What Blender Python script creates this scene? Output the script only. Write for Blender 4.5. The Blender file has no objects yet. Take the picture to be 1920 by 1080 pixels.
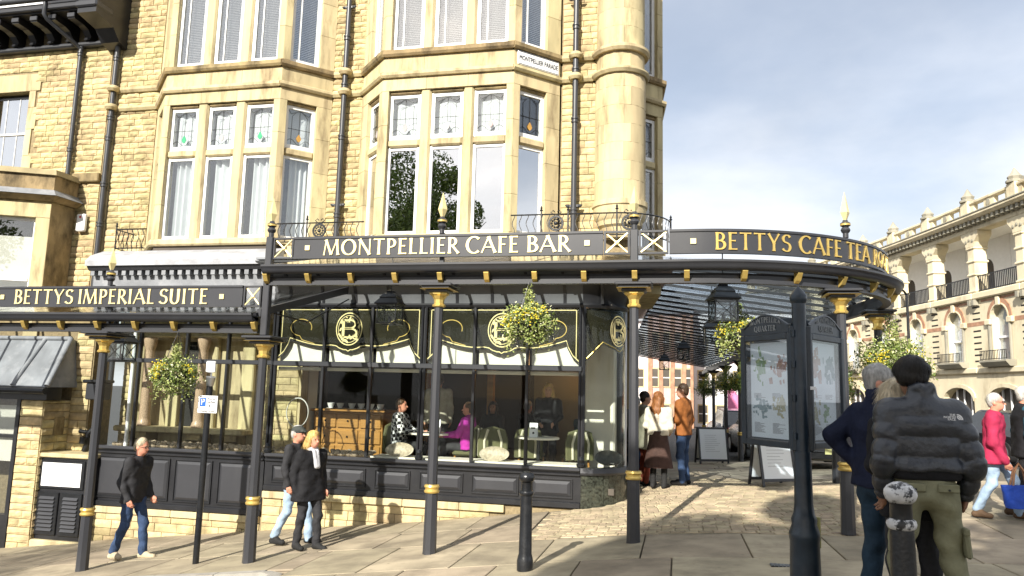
import bpy, bmesh, math, random
import numpy as np
from mathutils import Matrix, Vector, Euler, Quaternion
random.seed(7); RNG = np.random.default_rng(7)
sc = bpy.context.scene
PI = math.pi; rad = math.radians

# ------------------------------------------------------------------ camera
YAW, PITCH, ROLL = rad(12.58), rad(7.81), rad(1.48)
fw = Vector((-math.sin(YAW)*math.cos(PITCH), math.cos(YAW)*math.cos(PITCH), math.sin(PITCH)))
rt = Vector((math.cos(YAW), math.sin(YAW), 0)); up = rt.cross(fw)
r2 = rt*math.cos(ROLL)+up*math.sin(ROLL); u2 = -rt*math.sin(ROLL)+up*math.cos(ROLL)
cam = bpy.data.cameras.new('camera'); cam.lens = 26.25; cam.sensor_width = 36
cam.clip_start = 0.05; cam.clip_end = 3000
co = bpy.data.objects.new('camera', cam); sc.collection.objects.link(co)
co.matrix_world = Matrix(((r2.x, u2.x, -fw.x, 0), (r2.y, u2.y, -fw.y, 0), (r2.z, u2.z, -fw.z, 1.5), (0, 0, 0, 1)))
sc.camera = co

# ------------------------------------------------------------------ sky, sun, exposure
SUN_EL, SUN_AZ = rad(31), rad(13)      # shadows fall towards (sin AZ, cos AZ)
W = bpy.data.worlds.new('World'); sc.world = W; W.use_nodes = True
nt = W.node_tree; nt.nodes.clear()
def wn(t, **k):
    n = nt.nodes.new(t)
    for a, b in k.items(): setattr(n, a, b)
    return n
out = wn('ShaderNodeOutputWorld'); bg = wn('ShaderNodeBackground')
sky = wn('ShaderNodeTexSky', sky_type='NISHITA', sun_disc=False, sun_elevation=SUN_EL, sun_rotation=PI+SUN_AZ, air_density=1.0, dust_density=2.2, ozone_density=1.0)
tc = wn('ShaderNodeTexCoord'); sep = wn('ShaderNodeSeparateXYZ'); nt.links.new(tc.outputs['Generated'], sep.inputs[0])
def wmath(op, a, b=None, c=None):
    n = wn('ShaderNodeMath', operation=op)
    for i, v in enumerate((a, b, c)):
        if v is None: continue
        if isinstance(v, (int, float)): n.inputs[i].default_value = v
        else: nt.links.new(v, n.inputs[i])
    return n.outputs[0]
zc = wmath('ADD', wmath('MAXIMUM', sep.outputs[2], 0.0), 0.22)
cx = wmath('DIVIDE', sep.outputs[0], zc); cy = wmath('DIVIDE', sep.outputs[1], zc)
comb = wn('ShaderNodeCombineXYZ'); nt.links.new(cx, comb.inputs[0]); nt.links.new(cy, comb.inputs[1])
def wnoise(scale, detail, rough, off):
    m = wn('ShaderNodeVectorMath', operation='ADD'); nt.links.new(comb.outputs[0], m.inputs[0]); m.inputs[1].default_value = off
    n = wn('ShaderNodeTexNoise'); n.inputs['Scale'].default_value = scale; n.inputs['Detail'].default_value = detail; n.inputs['Roughness'].default_value = rough
    nt.links.new(m.outputs[0], n.inputs['Vector']); return n.outputs['Fac']
mask = wn('ShaderNodeMapRange', interpolation_type='SMOOTHSTEP'); mask.inputs[1].default_value = 0.33; mask.inputs[2].default_value = 0.60; mask.inputs[3].default_value = 0.34
nt.links.new(wnoise(0.62, 7, 0.52, (6.1, 2.7, 0.0)), mask.inputs[0])
shade = wn('ShaderNodeMapRange'); shade.inputs[1].default_value = 0.3; shade.inputs[2].default_value = 0.7; shade.inputs[3].default_value = 6.9; shade.inputs[4].default_value = 9.2
nt.links.new(wnoise(1.3, 6, 0.55, (9.1, 4.1, 0)), shade.inputs[0])
cl = wn('ShaderNodeCombineColor')
nt.links.new(wmath('MULTIPLY', shade.outputs[0], 0.955), cl.inputs[0]); nt.links.new(wmath('MULTIPLY', shade.outputs[0], 0.98), cl.inputs[1]); nt.links.new(wmath('MULTIPLY', shade.outputs[0], 1.03), cl.inputs[2])
mx = wn('ShaderNodeMix', data_type='RGBA')
nt.links.new(wmath('MULTIPLY', mask.outputs[0], 0.94), mx.inputs[0]); nt.links.new(sky.outputs[0], mx.inputs[6]); nt.links.new(cl.outputs[0], mx.inputs[7])
nt.links.new(mx.outputs[2], bg.inputs[0]); bg.inputs[1].default_value = 0.08
nt.links.new(bg.outputs[0], out.inputs[0])
sl = bpy.data.lights.new('sun', 'SUN'); sl.energy = 5.0; sl.angle = rad(0.53); sl.color = (1.0, 0.945, 0.85)
so = bpy.data.objects.new('sun', sl); sc.collection.objects.link(so)
sd = Vector((math.sin(SUN_AZ)*math.cos(SUN_EL), math.cos(SUN_AZ)*math.cos(SUN_EL), -math.sin(SUN_EL)))
so.rotation_euler = sd.to_track_quat('-Z', 'Y').to_euler(); so.location = (-8, -20, 25)
vs = sc.view_settings; vs.view_transform = 'Standard'; vs.look = 'None'; vs.exposure = 0.88; vs.gamma = 1.0; vs.use_curve_mapping = False
cy_ = sc.cycles; cy_.max_bounces = 7; cy_.diffuse_bounces = 3; cy_.glossy_bounces = 3; cy_.transmission_bounces = 4; cy_.transparent_max_bounces = 20
cy_.caustics_reflective = False; cy_.caustics_refractive = False; cy_.sample_clamp_indirect = 6.0
cy_.use_denoising = True

# ------------------------------------------------------------------ materials
MATS = {}
def mat(name, col, rough=0.7, metal=0.0, var=0.18, scale=4.0, bump=0.0, bscale=30.0, rnd=0.0, dirt=0.0, dirtcol=(0.05, 0.04, 0.03), dscale=1.3, col2=None, spec=0.4, emit=None, stretch=None, detail=6, bdist=0.02, dlo=0.52, dhi=0.75, spots=0.0):
    """procedural surface: base colour with noise, optional per-piece tint (rnd), dirt patches and fine relief"""
    m = bpy.data.materials.new(name); m.use_nodes = True; t = m.node_tree; t.nodes.clear()
    N = t.nodes.new; L = t.links.new
    o = N('ShaderNodeOutputMaterial'); b = N('ShaderNodeBsdfPrincipled'); L(b.outputs[0], o.inputs[0])
    b.inputs['Roughness'].default_value = rough; b.inputs['Metallic'].default_value = metal
    b.inputs['Specular IOR Level'].default_value = spec
    g = N('ShaderNodeNewGeometry'); vec = g.outputs['Position']
    if stretch:
        mp = N('ShaderNodeMapping'); mp.inputs['Scale'].default_value = stretch; L(vec, mp.inputs[0]); vec = mp.outputs[0]
    n = N('ShaderNodeTexNoise'); n.inputs['Scale'].default_value = scale; n.inputs['Detail'].default_value = detail; L(vec, n.inputs['Vector'])
    lo = [max(0, c*(1-var)) for c in col]; hi = [min(1, c*(1+var)) for c in (col2 or col)]
    r = N('ShaderNodeValToRGB'); r.color_ramp.elements[0].position = 0.3; r.color_ramp.elements[1].position = 0.7
    r.color_ramp.elements[0].color = (*lo, 1); r.color_ramp.elements[1].color = (*hi, 1); L(n.outputs['Fac'], r.inputs[0])
    c = r.outputs[0]
    if rnd:
        oi = N('ShaderNodeObjectInfo'); at = N('ShaderNodeAttribute'); at.attribute_name = 'rnd'
        a = N('ShaderNodeMath'); a.operation = 'ADD'; L(oi.outputs['Random'], a.inputs[0]); L(at.outputs['Fac'], a.inputs[1])
        f = N('ShaderNodeMath'); f.operation = 'FRACT'; L(a.outputs[0], f.inputs[0])
        mr = N('ShaderNodeMapRange'); mr.inputs[3].default_value = 1-rnd; mr.inputs[4].default_value = 1+rnd*0.7; L(f.outputs[0], mr.inputs[0])
        hsv = N('ShaderNodeHueSaturation'); L(c, hsv.inputs['Color']); L(mr.outputs[0], hsv.inputs['Value'])
        m2 = N('ShaderNodeMath'); m2.operation = 'MULTIPLY'; m2.inputs[1].default_value = 7.13; L(f.outputs[0], m2.inputs[0])
        f2 = N('ShaderNodeMath'); f2.operation = 'FRACT'; L(m2.outputs[0], f2.inputs[0])
        mr2 = N('ShaderNodeMapRange'); mr2.inputs[3].default_value = 0.5-0.018*min(1, rnd*4); mr2.inputs[4].default_value = 0.5+0.012*min(1, rnd*4); L(f2.outputs[0], mr2.inputs[0]); L(mr2.outputs[0], hsv.inputs['Hue'])
        c = hsv.outputs[0]
    if dirt:
        n2 = N('ShaderNodeTexNoise'); n2.inputs['Scale'].default_value = dscale; n2.inputs['Detail'].default_value = 8; n2.inputs['Roughness'].default_value = 0.65; L(vec, n2.inputs['Vector'])
        mr3 = N('ShaderNodeMapRange'); mr3.inputs[1].default_value = dlo; mr3.inputs[2].default_value = dhi; mr3.inputs[4].default_value = dirt; L(n2.outputs['Fac'], mr3.inputs[0])
        mm = N('ShaderNodeMix'); mm.data_type = 'RGBA'; L(mr3.outputs[0], mm.inputs[0]); L(c, mm.inputs[6]); mm.inputs[7].default_value = (*dirtcol, 1); c = mm.outputs[2]
    if spots:
        vo = N('ShaderNodeTexVoronoi'); vo.inputs['Scale'].default_value = 4.2; L(vec, vo.inputs['Vector'])
        mr4 = N('ShaderNodeMapRange'); mr4.inputs[1].default_value = 0.075; mr4.inputs[2].default_value = 0.055; mr4.inputs[4].default_value = spots; L(vo.outputs['Distance'], mr4.inputs[0])
        m4 = N('ShaderNodeMix'); m4.data_type = 'RGBA'; L(mr4.outputs[0], m4.inputs[0]); L(c, m4.inputs[6]); m4.inputs[7].default_value = (*dirtcol, 1); c = m4.outputs[2]
    L(c, b.inputs['Base Color'])
    if bump:
        n3 = N('ShaderNodeTexNoise'); n3.inputs['Scale'].default_value = bscale; n3.inputs['Detail'].default_value = 5; L(vec, n3.inputs['Vector'])
        bp = N('ShaderNodeBump'); bp.inputs['Strength'].default_value = bump; bp.inputs['Distance'].default_value = bdist; L(n3.outputs['Fac'], bp.inputs['Height']); L(bp.outputs[0], b.inputs['Normal'])
    if emit:
        b.inputs['Emission Color'].default_value = (*emit[0], 1); b.inputs['Emission Strength'].default_value = emit[1]
    MATS[name] = m; return m
def glass(name, refl=0.06, tint=(0.95, 0.97, 0.96), rough=0.0, edge=1.45, wob=0.0):
    """clear pane: lets light straight through, mirrors the surroundings by Fresnel plus a coating"""
    m = bpy.data.materials.new(name); m.use_nodes = True; t = m.node_tree; t.nodes.clear(); N = t.nodes.new; L = t.links.new
    o = N('ShaderNodeOutputMaterial'); mixs = N('ShaderNodeMixShader'); tr = N('ShaderNodeBsdfTransparent'); gl = N('ShaderNodeBsdfGlossy')
    tr.inputs[0].default_value = (*tint, 1); gl.inputs['Roughness'].default_value = rough; gl.inputs[0].default_value = (1, 1, 1, 1)
    lw = N('ShaderNodeLayerWeight'); lw.inputs[0].default_value = 0.5
    pw = N('ShaderNodeMath'); pw.operation = 'POWER'; pw.inputs[1].default_value = 5.0; L(lw.outputs['Facing'], pw.inputs[0])
    a = N('ShaderNodeMath'); a.operation = 'MULTIPLY_ADD'; a.use_clamp = True; a.inputs[1].default_value = 0.9; a.inputs[2].default_value = refl+0.02; L(pw.outputs[0], a.inputs[0])
    if wob:
        g = N('ShaderNodeNewGeometry'); n = N('ShaderNodeTexNoise'); n.inputs['Scale'].default_value = 1.6; L(g.outputs['Position'], n.inputs['Vector'])
        bp = N('ShaderNodeBump'); bp.inputs['Strength'].default_value = wob; bp.inputs['Distance'].default_value = 0.02; L(n.outputs['Fac'], bp.inputs['Height']); L(bp.outputs[0], gl.inputs['Normal'])
    L(a.outputs[0], mixs.inputs[0]); L(tr.outputs[0], mixs.inputs[1]); L(gl.outputs[0], mixs.inputs[2]); L(mixs.outputs[0], o.inputs[0])
    MATS[name] = m; return m

mat('rockstone', (0.52, 0.425, 0.225), 0.92, var=0.18, scale=7, bump=0.6, bscale=55, rnd=0.24, dirt=0.6, dirtcol=(0.12, 0.085, 0.045), dscale=2.2, bdist=0.012, dlo=.48, dhi=.70)
mat('mortar', (0.25, 0.195, 0.11), 0.95, var=0.25, scale=20)
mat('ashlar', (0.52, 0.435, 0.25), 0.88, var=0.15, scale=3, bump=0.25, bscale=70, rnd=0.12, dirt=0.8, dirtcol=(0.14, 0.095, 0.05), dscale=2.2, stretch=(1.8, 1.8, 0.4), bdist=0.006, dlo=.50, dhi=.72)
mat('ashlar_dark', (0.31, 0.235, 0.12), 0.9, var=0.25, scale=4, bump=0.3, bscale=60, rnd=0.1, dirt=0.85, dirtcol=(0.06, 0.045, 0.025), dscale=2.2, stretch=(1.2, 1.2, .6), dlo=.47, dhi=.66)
mat('oldstone', (0.34, 0.28, 0.16), 0.9, var=0.2, scale=3, bump=0.3, bscale=50, dirt=0.6, dirtcol=(0.12, 0.10, 0.05), dscale=1.2)
mat('granite_pink', (0.46, 0.32, 0.22), 0.35, var=0.35, scale=60)
mat('marble_dark', (0.030, 0.034, 0.026), 0.18, var=0.75, scale=26, dirt=0.5, dirtcol=(0.12, 0.12, 0.085), dscale=12, spec=0.6)
mat('lead', (0.20, 0.21, 0.225), 0.55, var=0.25, scale=2.5, dirt=0.6, dirtcol=(0.36, 0.36, 0.37), dscale=3.5, bump=0.3, bscale=12, dlo=.5, dhi=.7)
mat('lead_pale', (0.34, 0.345, 0.36), 0.6, var=0.2, scale=5, dirt=0.7, dirtcol=(0.22, 0.22, 0.23), dscale=4, bump=0.3, bscale=14)
mat('black_paint', (0.013, 0.0135, 0.016), 0.34, var=0.2, scale=3, spec=0.5, dirt=0.3, dirtcol=(0.045, 0.045, 0.045), dscale=2.5)
mat('black_iron', (0.009, 0.010, 0.012), 0.30, var=0.3, scale=14, spec=0.5, dirt=0.25, dirtcol=(0.05, 0.05, 0.05), dscale=9, bump=0.1, bscale=50)
mat('grey_paint', (0.034, 0.035, 0.040), 0.36, var=0.10, scale=1.5, spec=0.5, dirt=0.25, dirtcol=(0.07, 0.07, 0.07), dscale=2.0)
mat('pipe_paint', (0.035, 0.037, 0.042), 0.38, var=0.2, scale=5, spec=0.5)
mat('kiosk_paint', (0.012, 0.022, 0.034), 0.32, var=0.3, scale=8, spec=0.5, dirt=0.3, dirtcol=(0.05, 0.06, 0.07), dscale=10, bump=0.08, bscale=30)
mat('gold', (0.66, 0.47, 0.14), 0.34, metal=0.6, var=0.12, scale=9)
mat('gold_pale', (0.86, 0.72, 0.36), 0.38, metal=0.35, var=0.1, scale=9)
mat('white_paint', (0.80, 0.80, 0.79), 0.45, var=0.04, scale=6)
mat('cream_paint', (0.74, 0.70, 0.60), 0.5, var=0.05, scale=4)
mat('curtain', (0.70, 0.715, 0.72), 0.8, var=0.05, scale=5)
mat('blind', (0.62, 0.60, 0.57), 0.55, var=0.05, scale=5)
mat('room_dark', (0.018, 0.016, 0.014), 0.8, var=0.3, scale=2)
mat('cove_paint_lit', (0.11, 0.115, 0.12), 0.4, var=0.2, scale=3)
mat('room_olive', (0.16, 0.15, 0.09), 0.8, var=0.15, scale=2)
mat('room_mid', (0.085, 0.072, 0.058), 0.8, var=0.15, scale=2)
mat('valance_paint', (0.017, 0.015, 0.007), 0.22, var=0.25, scale=3, spec=0.5)
mat('slab', (0.35, 0.295, 0.205), 0.86, var=0.22, scale=2.2, bump=0.35, bscale=45, rnd=0.17, dirt=0.65, dirtcol=(0.15, 0.125, 0.09), dscale=1.9, bdist=0.008, dlo=.46, dhi=.68, spots=.55)
mat('sett', (0.42, 0.345, 0.225), 0.85, var=0.2, scale=6, bump=0.3, bscale=60, rnd=0.22, dirt=0.55, dirtcol=(0.18, 0.145, 0.09), dscale=2.2, dlo=.48, dhi=.7)
mat('sett_bed', (0.27, 0.225, 0.15), 0.95, var=0.2, scale=10)
mat('joint', (0.13, 0.11, 0.08), 0.95, var=0.2, scale=10)
mat('kerbstone', (0.32, 0.30, 0.26), 0.8, var=0.2, scale=5, rnd=0.1)
mat('asphalt', (0.052, 0.052, 0.053), 0.85, var=0.3, scale=40, bump=0.4, bscale=150, dirt=0.4, dirtcol=(0.09, 0.09, 0.085), dscale=0.7)
mat('glass_sheet', (0.35, 0.42, 0.45), 0.15)
mat('leaf', (0.075, 0.12, 0.022), 0.6, var=0.35, scale=14, col2=(0.13, 0.18, 0.03), rnd=0.3)
mat('leaf_light', (0.22, 0.28, 0.075), 0.6, var=0.3, scale=20, col2=(0.36, 0.40, 0.14), rnd=0.3)
mat('flower_yellow', (0.70, 0.55, 0.03), 0.55, var=0.2, scale=20)
mat('flower_cream', (0.66, 0.66, 0.46), 0.6, var=0.15, scale=20)
mat('bark', (0.085, 0.065, 0.045), 0.9, var=0.3, scale=12, bump=0.5, bscale=20, stretch=(1, 1, 0.25))
mat('wood', (0.42, 0.21, 0.055), 0.35, var=0.25, scale=3, stretch=(0.3, 1, 6), spec=0.5)
mat('skin', (0.55, 0.30, 0.20), 0.5, var=0.08, scale=20)
mat('skin_red', (0.60, 0.27, 0.18), 0.5, var=0.12, scale=25)
mat('paper', (0.84, 0.87, 0.88), 0.5, var=0.03, scale=2)
mat('sign_white', (0.80, 0.80, 0.80), 0.4, var=0.02)
mat('sign_black', (0.012, 0.012, 0.012), 0.5)
mat('sign_blue', (0.02, 0.10, 0.45), 0.4)
mat('steel', (0.55, 0.56, 0.58), 0.3, metal=0.9, var=0.1)
mat('rubber', (0.015, 0.015, 0.016), 0.8)
glass('pane_shop', -0.008, (0.95, 0.97, 0.955), wob=0.03)
glass('pane_window', 0.10, (0.93, 0.95, 0.95), wob=0.05)
glass('pane_coated', 0.66, (0.45, 0.48, 0.5), wob=0.05)
glass('pane_roof', 0.02, (0.92, 0.94, 0.945), rough=0.08)
glass('pane_roof_side', 0.05, (0.78, 0.84, 0.89), rough=0.1)
glass('pane_case', 0.07, (0.93, 0.96, 0.98))

# ------------------------------------------------------------------ builders
COL = sc.collection
def M(n): return MATS[n] if isinstance(n, str) else n
def rotm(rx=0, ry=0, rz=0, loc=(0, 0, 0)): return Matrix.Translation(loc) @ Euler((rx, ry, rz)).to_matrix().to_4x4()
class MB:
    def __init__(s): s.v = []; s.f = []; s.mi = []; s.T = None
    def add(s, vs, fs, mi=0):
        n = len(s.v)
        if s.T is not None: vs = [tuple(s.T @ Vector(p)) for p in vs]
        s.v.extend([tuple(p) for p in vs]); s.f.extend([[n+i for i in f] for f in fs]); s.mi.extend([mi]*len(fs)); return s
    def box(s, a, b, mi=0):
        x0, y0, z0 = [min(p, q) for p, q in zip(a, b)]; x1, y1, z1 = [max(p, q) for p, q in zip(a, b)]
        return s.add([(x0,y0,z0),(x1,y0,z0),(x1,y1,z0),(x0,y1,z0),(x0,y0,z1),(x1,y0,z1),(x1,y1,z1),(x0,y1,z1)],
                     [(0,3,2,1),(4,5,6,7),(0,1,5,4),(1,2,6,5),(2,3,7,6),(3,0,4,7)], mi)
    def bbox(s, a, b, c=0.01, mi=0):
        """box with chamfered edges"""
        x0, y0, z0 = [min(p, q) for p, q in zip(a, b)]; x1, y1, z1 = [max(p, q) for p, q in zip(a, b)]
        c = min(c, (x1-x0)*.4, (y1-y0)*.4, (z1-z0)*.4); V = []; F = []
        for z, i in ((z0, c), (z0+c, 0), (z1-c, 0), (z1, c)):
            o = c if i == 0 else c*1.7
            for q in ((x0+o, y0+i), (x1-o, y0+i), (x1-i, y0+o), (x1-i, y1-o), (x1-o, y1-i), (x0+o, y1-i), (x0+i, y1-o), (x0+i, y0+o)): V.append((*q, z))
        for k in range(3):
            for j in range(8): F.append((k*8+j, k*8+(j+1) % 8, k*8+8+(j+1) % 8, k*8+8+j))
        F.append(tuple(reversed(range(8)))); F.append(tuple(range(24, 32))); return s.add(V, F, mi)
    def prism(s, poly, a0, a1, ax='y', mi=0):
        """extrude a 2-D polygon; ax = extrusion axis (y: poly is x,z; z: poly is x,y; x: poly is y,z)"""
        n = len(poly); P = {'y': lambda p, a: (p[0], a, p[1]), 'z': lambda p, a: (p[0], p[1], a), 'x': lambda p, a: (a, p[0], p[1])}[ax]
        V = [P(p, a0) for p in poly]+[P(p, a1) for p in poly]
        F = [tuple(range(n)), tuple(range(2*n-1, n-1, -1))]+[(i, i+n, (i+1) % n+n, (i+1) % n) for i in range(n)]
        return s.add(V, F, mi)
    def cyl(s, p0, p1, r0, r1=None, n=10, mi=0, caps=True, ph=0.0):
        r1 = r0 if r1 is None else r1; p0 = Vector(p0); p1 = Vector(p1); d = (p1-p0).normalized()
        a = d.orthogonal().normalized() if abs(d.z) < .999 else Vector((1, 0, 0)); b = d.cross(a)
        V = []
        for p, r in ((p0, r0), (p1, r1)):
            for i in range(n):
                t = 2*PI*i/n+ph; V.append(p+a*(r*math.cos(t))+b*(r*math.sin(t)))
        F = [(i, (i+1) % n, n+(i+1) % n, n+i) for i in range(n)]
        if caps: F += [tuple(range(n-1, -1, -1)), tuple(range(n, 2*n))]
        return s.add(V, F, mi)
    def tube(s, pts, r, n=6, mi=0):
        pts = [Vector(p) for p in pts]; k = len(pts); rs = r if isinstance(r, (list, tuple)) else [r]*k
        V = []; a = None
        for i, p in enumerate(pts):
            d = (pts[min(i+1, k-1)]-pts[max(i-1, 0)]).normalized()
            if a is None: a = d.orthogonal().normalized()
            a = (a-d*a.dot(d)); a = a.normalized() if a.length > 1e-6 else d.orthogonal().normalized(); b = d.cross(a)
            for j in range(n):
                t = 2*PI*j/n; V.append(p+a*(rs[i]*math.cos(t))+b*(rs[i]*math.sin(t)))
        F = [(i*n+j, i*n+(j+1) % n, (i+1)*n+(j+1) % n, (i+1)*n+j) for i in range(k-1) for j in range(n)]
        F += [tuple(range(n-1, -1, -1)), tuple(range((k-1)*n, k*n))]
        return s.add(V, F, mi)
    def lathe(s, prof, c=(0, 0, 0), n=16, mi=0, ph=0.0, sx=1.0, sy=1.0, caps=True):
        V = []; k = len(prof)
        for r, z in prof:
            for j in range(n):
                t = 2*PI*j/n+ph; V.append((c[0]+r*sx*math.cos(t), c[1]+r*sy*math.sin(t), c[2]+z))
        F = [(i*n+j, i*n+(j+1) % n, (i+1)*n+(j+1) % n, (i+1)*n+j) for i in range(k-1) for j in range(n)]
        if caps: F += [tuple(range(n-1, -1, -1)), tuple(range((k-1)*n, k*n))]
        return s.add(V, F, mi)
    def sweep(s, path, prof, mi=0, caps=True):
        """sweep a profile [(off, z)] along plan points with outward normals [(x, y, nx, ny, dz)]"""
        n = len(prof); V = []
        for q in path:
            x, y, nx, ny = q[:4]; dz = q[4] if len(q) > 4 else 0
            for o, z in prof: V.append((x+nx*o, y+ny*o, z+dz))
        F = [(i*n+j, (i+1)*n+j, (i+1)*n+(j+1) % n, i*n+(j+1) % n) for i in range(len(path)-1) for j in range(n)]
        if caps: F += [tuple(range(n)), tuple(range(len(path)*n-1, (len(path)-1)*n-1, -1))]
        return s.add(V, F, mi)
    def blob(s, c, r, n=8, m=6, mi=0):
        prof = [(max(1e-4, math.sin(PI*i/m)), -math.cos(PI*i/m)) for i in range(m+1)]
        V = [(c[0]+a*r[0]*math.cos(2*PI*j/n), c[1]+a*r[1]*math.sin(2*PI*j/n), c[2]+z*r[2]) for a, z in prof for j in range(n)]
        F = [(i*n+j, i*n+(j+1) % n, (i+1)*n+(j+1) % n, (i+1)*n+j) for i in range(m) for j in range(n)]
        return s.add(V, F, mi)
    def mesh(s, name, mats, smooth=None):
        me = bpy.data.meshes.new(name); me.from_pydata([tuple(p) for p in s.v], [], s.f)
        mats = mats if isinstance(mats, (list, tuple)) else [mats]
        for m in mats: me.materials.append(M(m))
        if len(mats) > 1: me.polygons.foreach_set('material_index', s.mi)
        fix(me)
        if smooth is not None:
            me.polygons.foreach_set('use_smooth', [True]*len(me.polygons)); me.set_sharp_from_angle(angle=rad(smooth))
        return me
    def build(s, name, mats, parent=None, smooth=None, **kw):
        return link(name, s.mesh(name, mats, smooth), parent, **kw)
def fix(me):
    bm = bmesh.new(); bm.from_mesh(me); bmesh.ops.recalc_face_normals(bm, faces=bm.faces); bm.to_mesh(me); bm.free()
def link(name, me, parent=None, loc=None, rot=None, scale=None, label=None, cat=None, group=None, kind=None):
    o = bpy.data.objects.new(name, me); COL.objects.link(o)
    if loc is not None: o.location = loc
    if rot is not None: o.rotation_euler = rot
    if scale is not None: o.scale = scale
    if parent is not None: setpar(o, parent)
    if label: o['label'] = label
    if cat: o['category'] = cat
    if group: o['group'] = group
    if kind: o['kind'] = kind
    return o
WM = {}
def setpar(o, p):
    """parent while the child's coordinates stay world coordinates"""
    o.parent = p
    if p.name in WM: o.matrix_parent_inverse = WM[p.name].inverted()
def thing(name, label, cat, loc=(0, 0, 0), rz=0, group=None, local=False, kind=None):
    """an Empty at a thing's base; local=True keeps its parts in local coordinates"""
    o = bpy.data.objects.new(name, None); COL.objects.link(o); o.location = loc; o.rotation_euler = (0, 0, rz); o.empty_display_size = .2
    if label: o['label'] = label
    if cat: o['category'] = cat
    if group: o['group'] = group
    if kind: o['kind'] = kind
    if not local: WM[o.name] = Matrix.Translation(loc) @ Euler((0, 0, rz)).to_matrix().to_4x4()
    return o
def dup(root, loc, rz=0, label=None, scale=None, group=None):
    r = root.copy(); COL.objects.link(r); r.location = loc; r.rotation_euler = (0, 0, rz)
    if scale: r.scale = (scale,)*3
    if label: r['label'] = label
    if group: r['group'] = group
    for c in list(root.children):
        d = c.copy(); COL.objects.link(d); d.parent = r
        for g in list(c.children):
            e = g.copy(); COL.objects.link(e); e.parent = d
    return r
def at_rnd(me, vals):
    a = me.attributes.new('rnd', 'FLOAT', 'FACE'); a.data.foreach_set('value', vals)

# ------------------------------------------------------------------ terrain
def zg(x, y):
    z = np.interp(x, [-16, -8.1, -.52, .5, 2, 4, 8, 14, 30], [-2.04, -1.135, -.269, -.19, -.13, -.03, .08, .1, .1])
    w = np.clip((x+4)/4, 0, 1)
    z = z+w*(0.03*np.clip(y-9.3, 0, 4)+0.045*np.clip(9.3-y, 0, 5))
    z = z-np.clip(w, 0, 1)*0.045*np.clip(y-15, 0, 9)-0.012*np.clip(y-24, 0, 40)
    return float(z)
# ================================================================== GROUND
def sheet(name, xs, ys, dz, m, **kw):
    b = MB(); V = [(x, y, zg(x, y)+dz) for y in ys for x in xs]; nx = len(xs)
    b.add(V, [(j*nx+i, j*nx+i+1, (j+1)*nx+i+1, (j+1)*nx+i) for j in range(len(ys)-1) for i in range(nx-1)])
    return b.build(name, m, None, smooth=40, **kw)
gx = [-400, -150, -60, -30, -20]+list(np.arange(-16, 14.1, 1.0))+[18, 24, 30, 45, 70, 120, 400]
gy = [-300, -100, -50, -25, -12]+list(np.arange(-8, 30.1, 1.0))+[34, 38, 44, 52, 60, 75, 100, 160, 400, 900]
road = sheet('road', gx, gy, -0.10, 'asphalt', kind='structure', label='grey asphalt road beyond the pavement')
px = list(np.arange(-16, 8.01, .5)); pav = sheet('pavement', px, list(np.arange(8.75, 24.6, .5)), -0.022, 'joint', kind='structure', label='pale stone flag pavement in front of the cafe')
apr = sheet('pavement_apron', list(np.arange(-4.6, 8.1, .6)), list(np.arange(-3.0, 8.9, .6)), -0.023, 'joint', kind='structure', label='shaded stone flag pavement in the foreground')
def slab(x0, x1, y0, y1, par, g=0.006, m='slab', name='flagstone', h=.05, lift=0.0):
    x0 += g; x1 -= g; y0 += g; y1 -= g; t = random.uniform(-.0025, .0025)+lift; c = .007
    q = [(x0, y0), (x1, y0), (x1, y1), (x0, y1)]; qi = [(x0+c, y0+c), (x1-c, y0+c), (x1-c, y1-c), (x0+c, y1-c)]
    V = [(a, b_, zg(a, b_)-h) for a, b_ in q]+[(a, b_, zg(a, b_)+t-c) for a, b_ in q]+[(a, b_, zg(a, b_)+t) for a, b_ in qi]
    F = []
    for k in (0, 4):
        for i in range(4): F.append((k+i, k+(i+1) % 4, k+4+(i+1) % 4, k+4+i))
    F.append((8, 9, 10, 11))
    MB().add(V, F).build(name, m, par)
def slab_row(a, b, y0, y1, par, wmin=.8, wmax=1.25):
    x = a-random.uniform(0, .5)
    while x < b-.15:
        w = random.uniform(wmin, wmax)
        if x+w > b-.35: w = b-x
        if max(x, a)+.05 < min(x+w, b): slab(max(x, a), min(x+w, b), y0, y1, par, g=.008)
        x += w
for y0, y1 in ((-1.4, .3), (.3, 2.0), (2.0, 3.7), (3.7, 5.3), (5.3, 6.85), (6.85, 8.35)): slab_row(-4.6, 7.6, y0, y1, apr)
slab_row(-4.6, 7.6, 8.35, 9.85, pav); slab_row(-15.5, -4.6, 8.75, 9.85, pav)
for y0, y1 in ((9.85, 11.0), (11.0, 12.15)): slab_row(-15.5, -2.0, y0, y1, pav); slab_row(3.0, 7.6, y0, y1, pav)
for k in range(9):                                # under the side arcade
    y0 = 15.2+k*.85; x = -1.1-.1*k*.85
    while x < 4.0:
        w = random.uniform(.7, 1.2); slab(x, min(x+w, 4.2), y0, y0+.85, pav); x += w
for k in range(4):
    y0 = 12.15+k*.76; x = 3.0
    while x < 7.4:
        w = random.uniform(.7, 1.2); slab(x, min(x+w, 7.6), y0, y0+.76, pav); x += w
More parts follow.
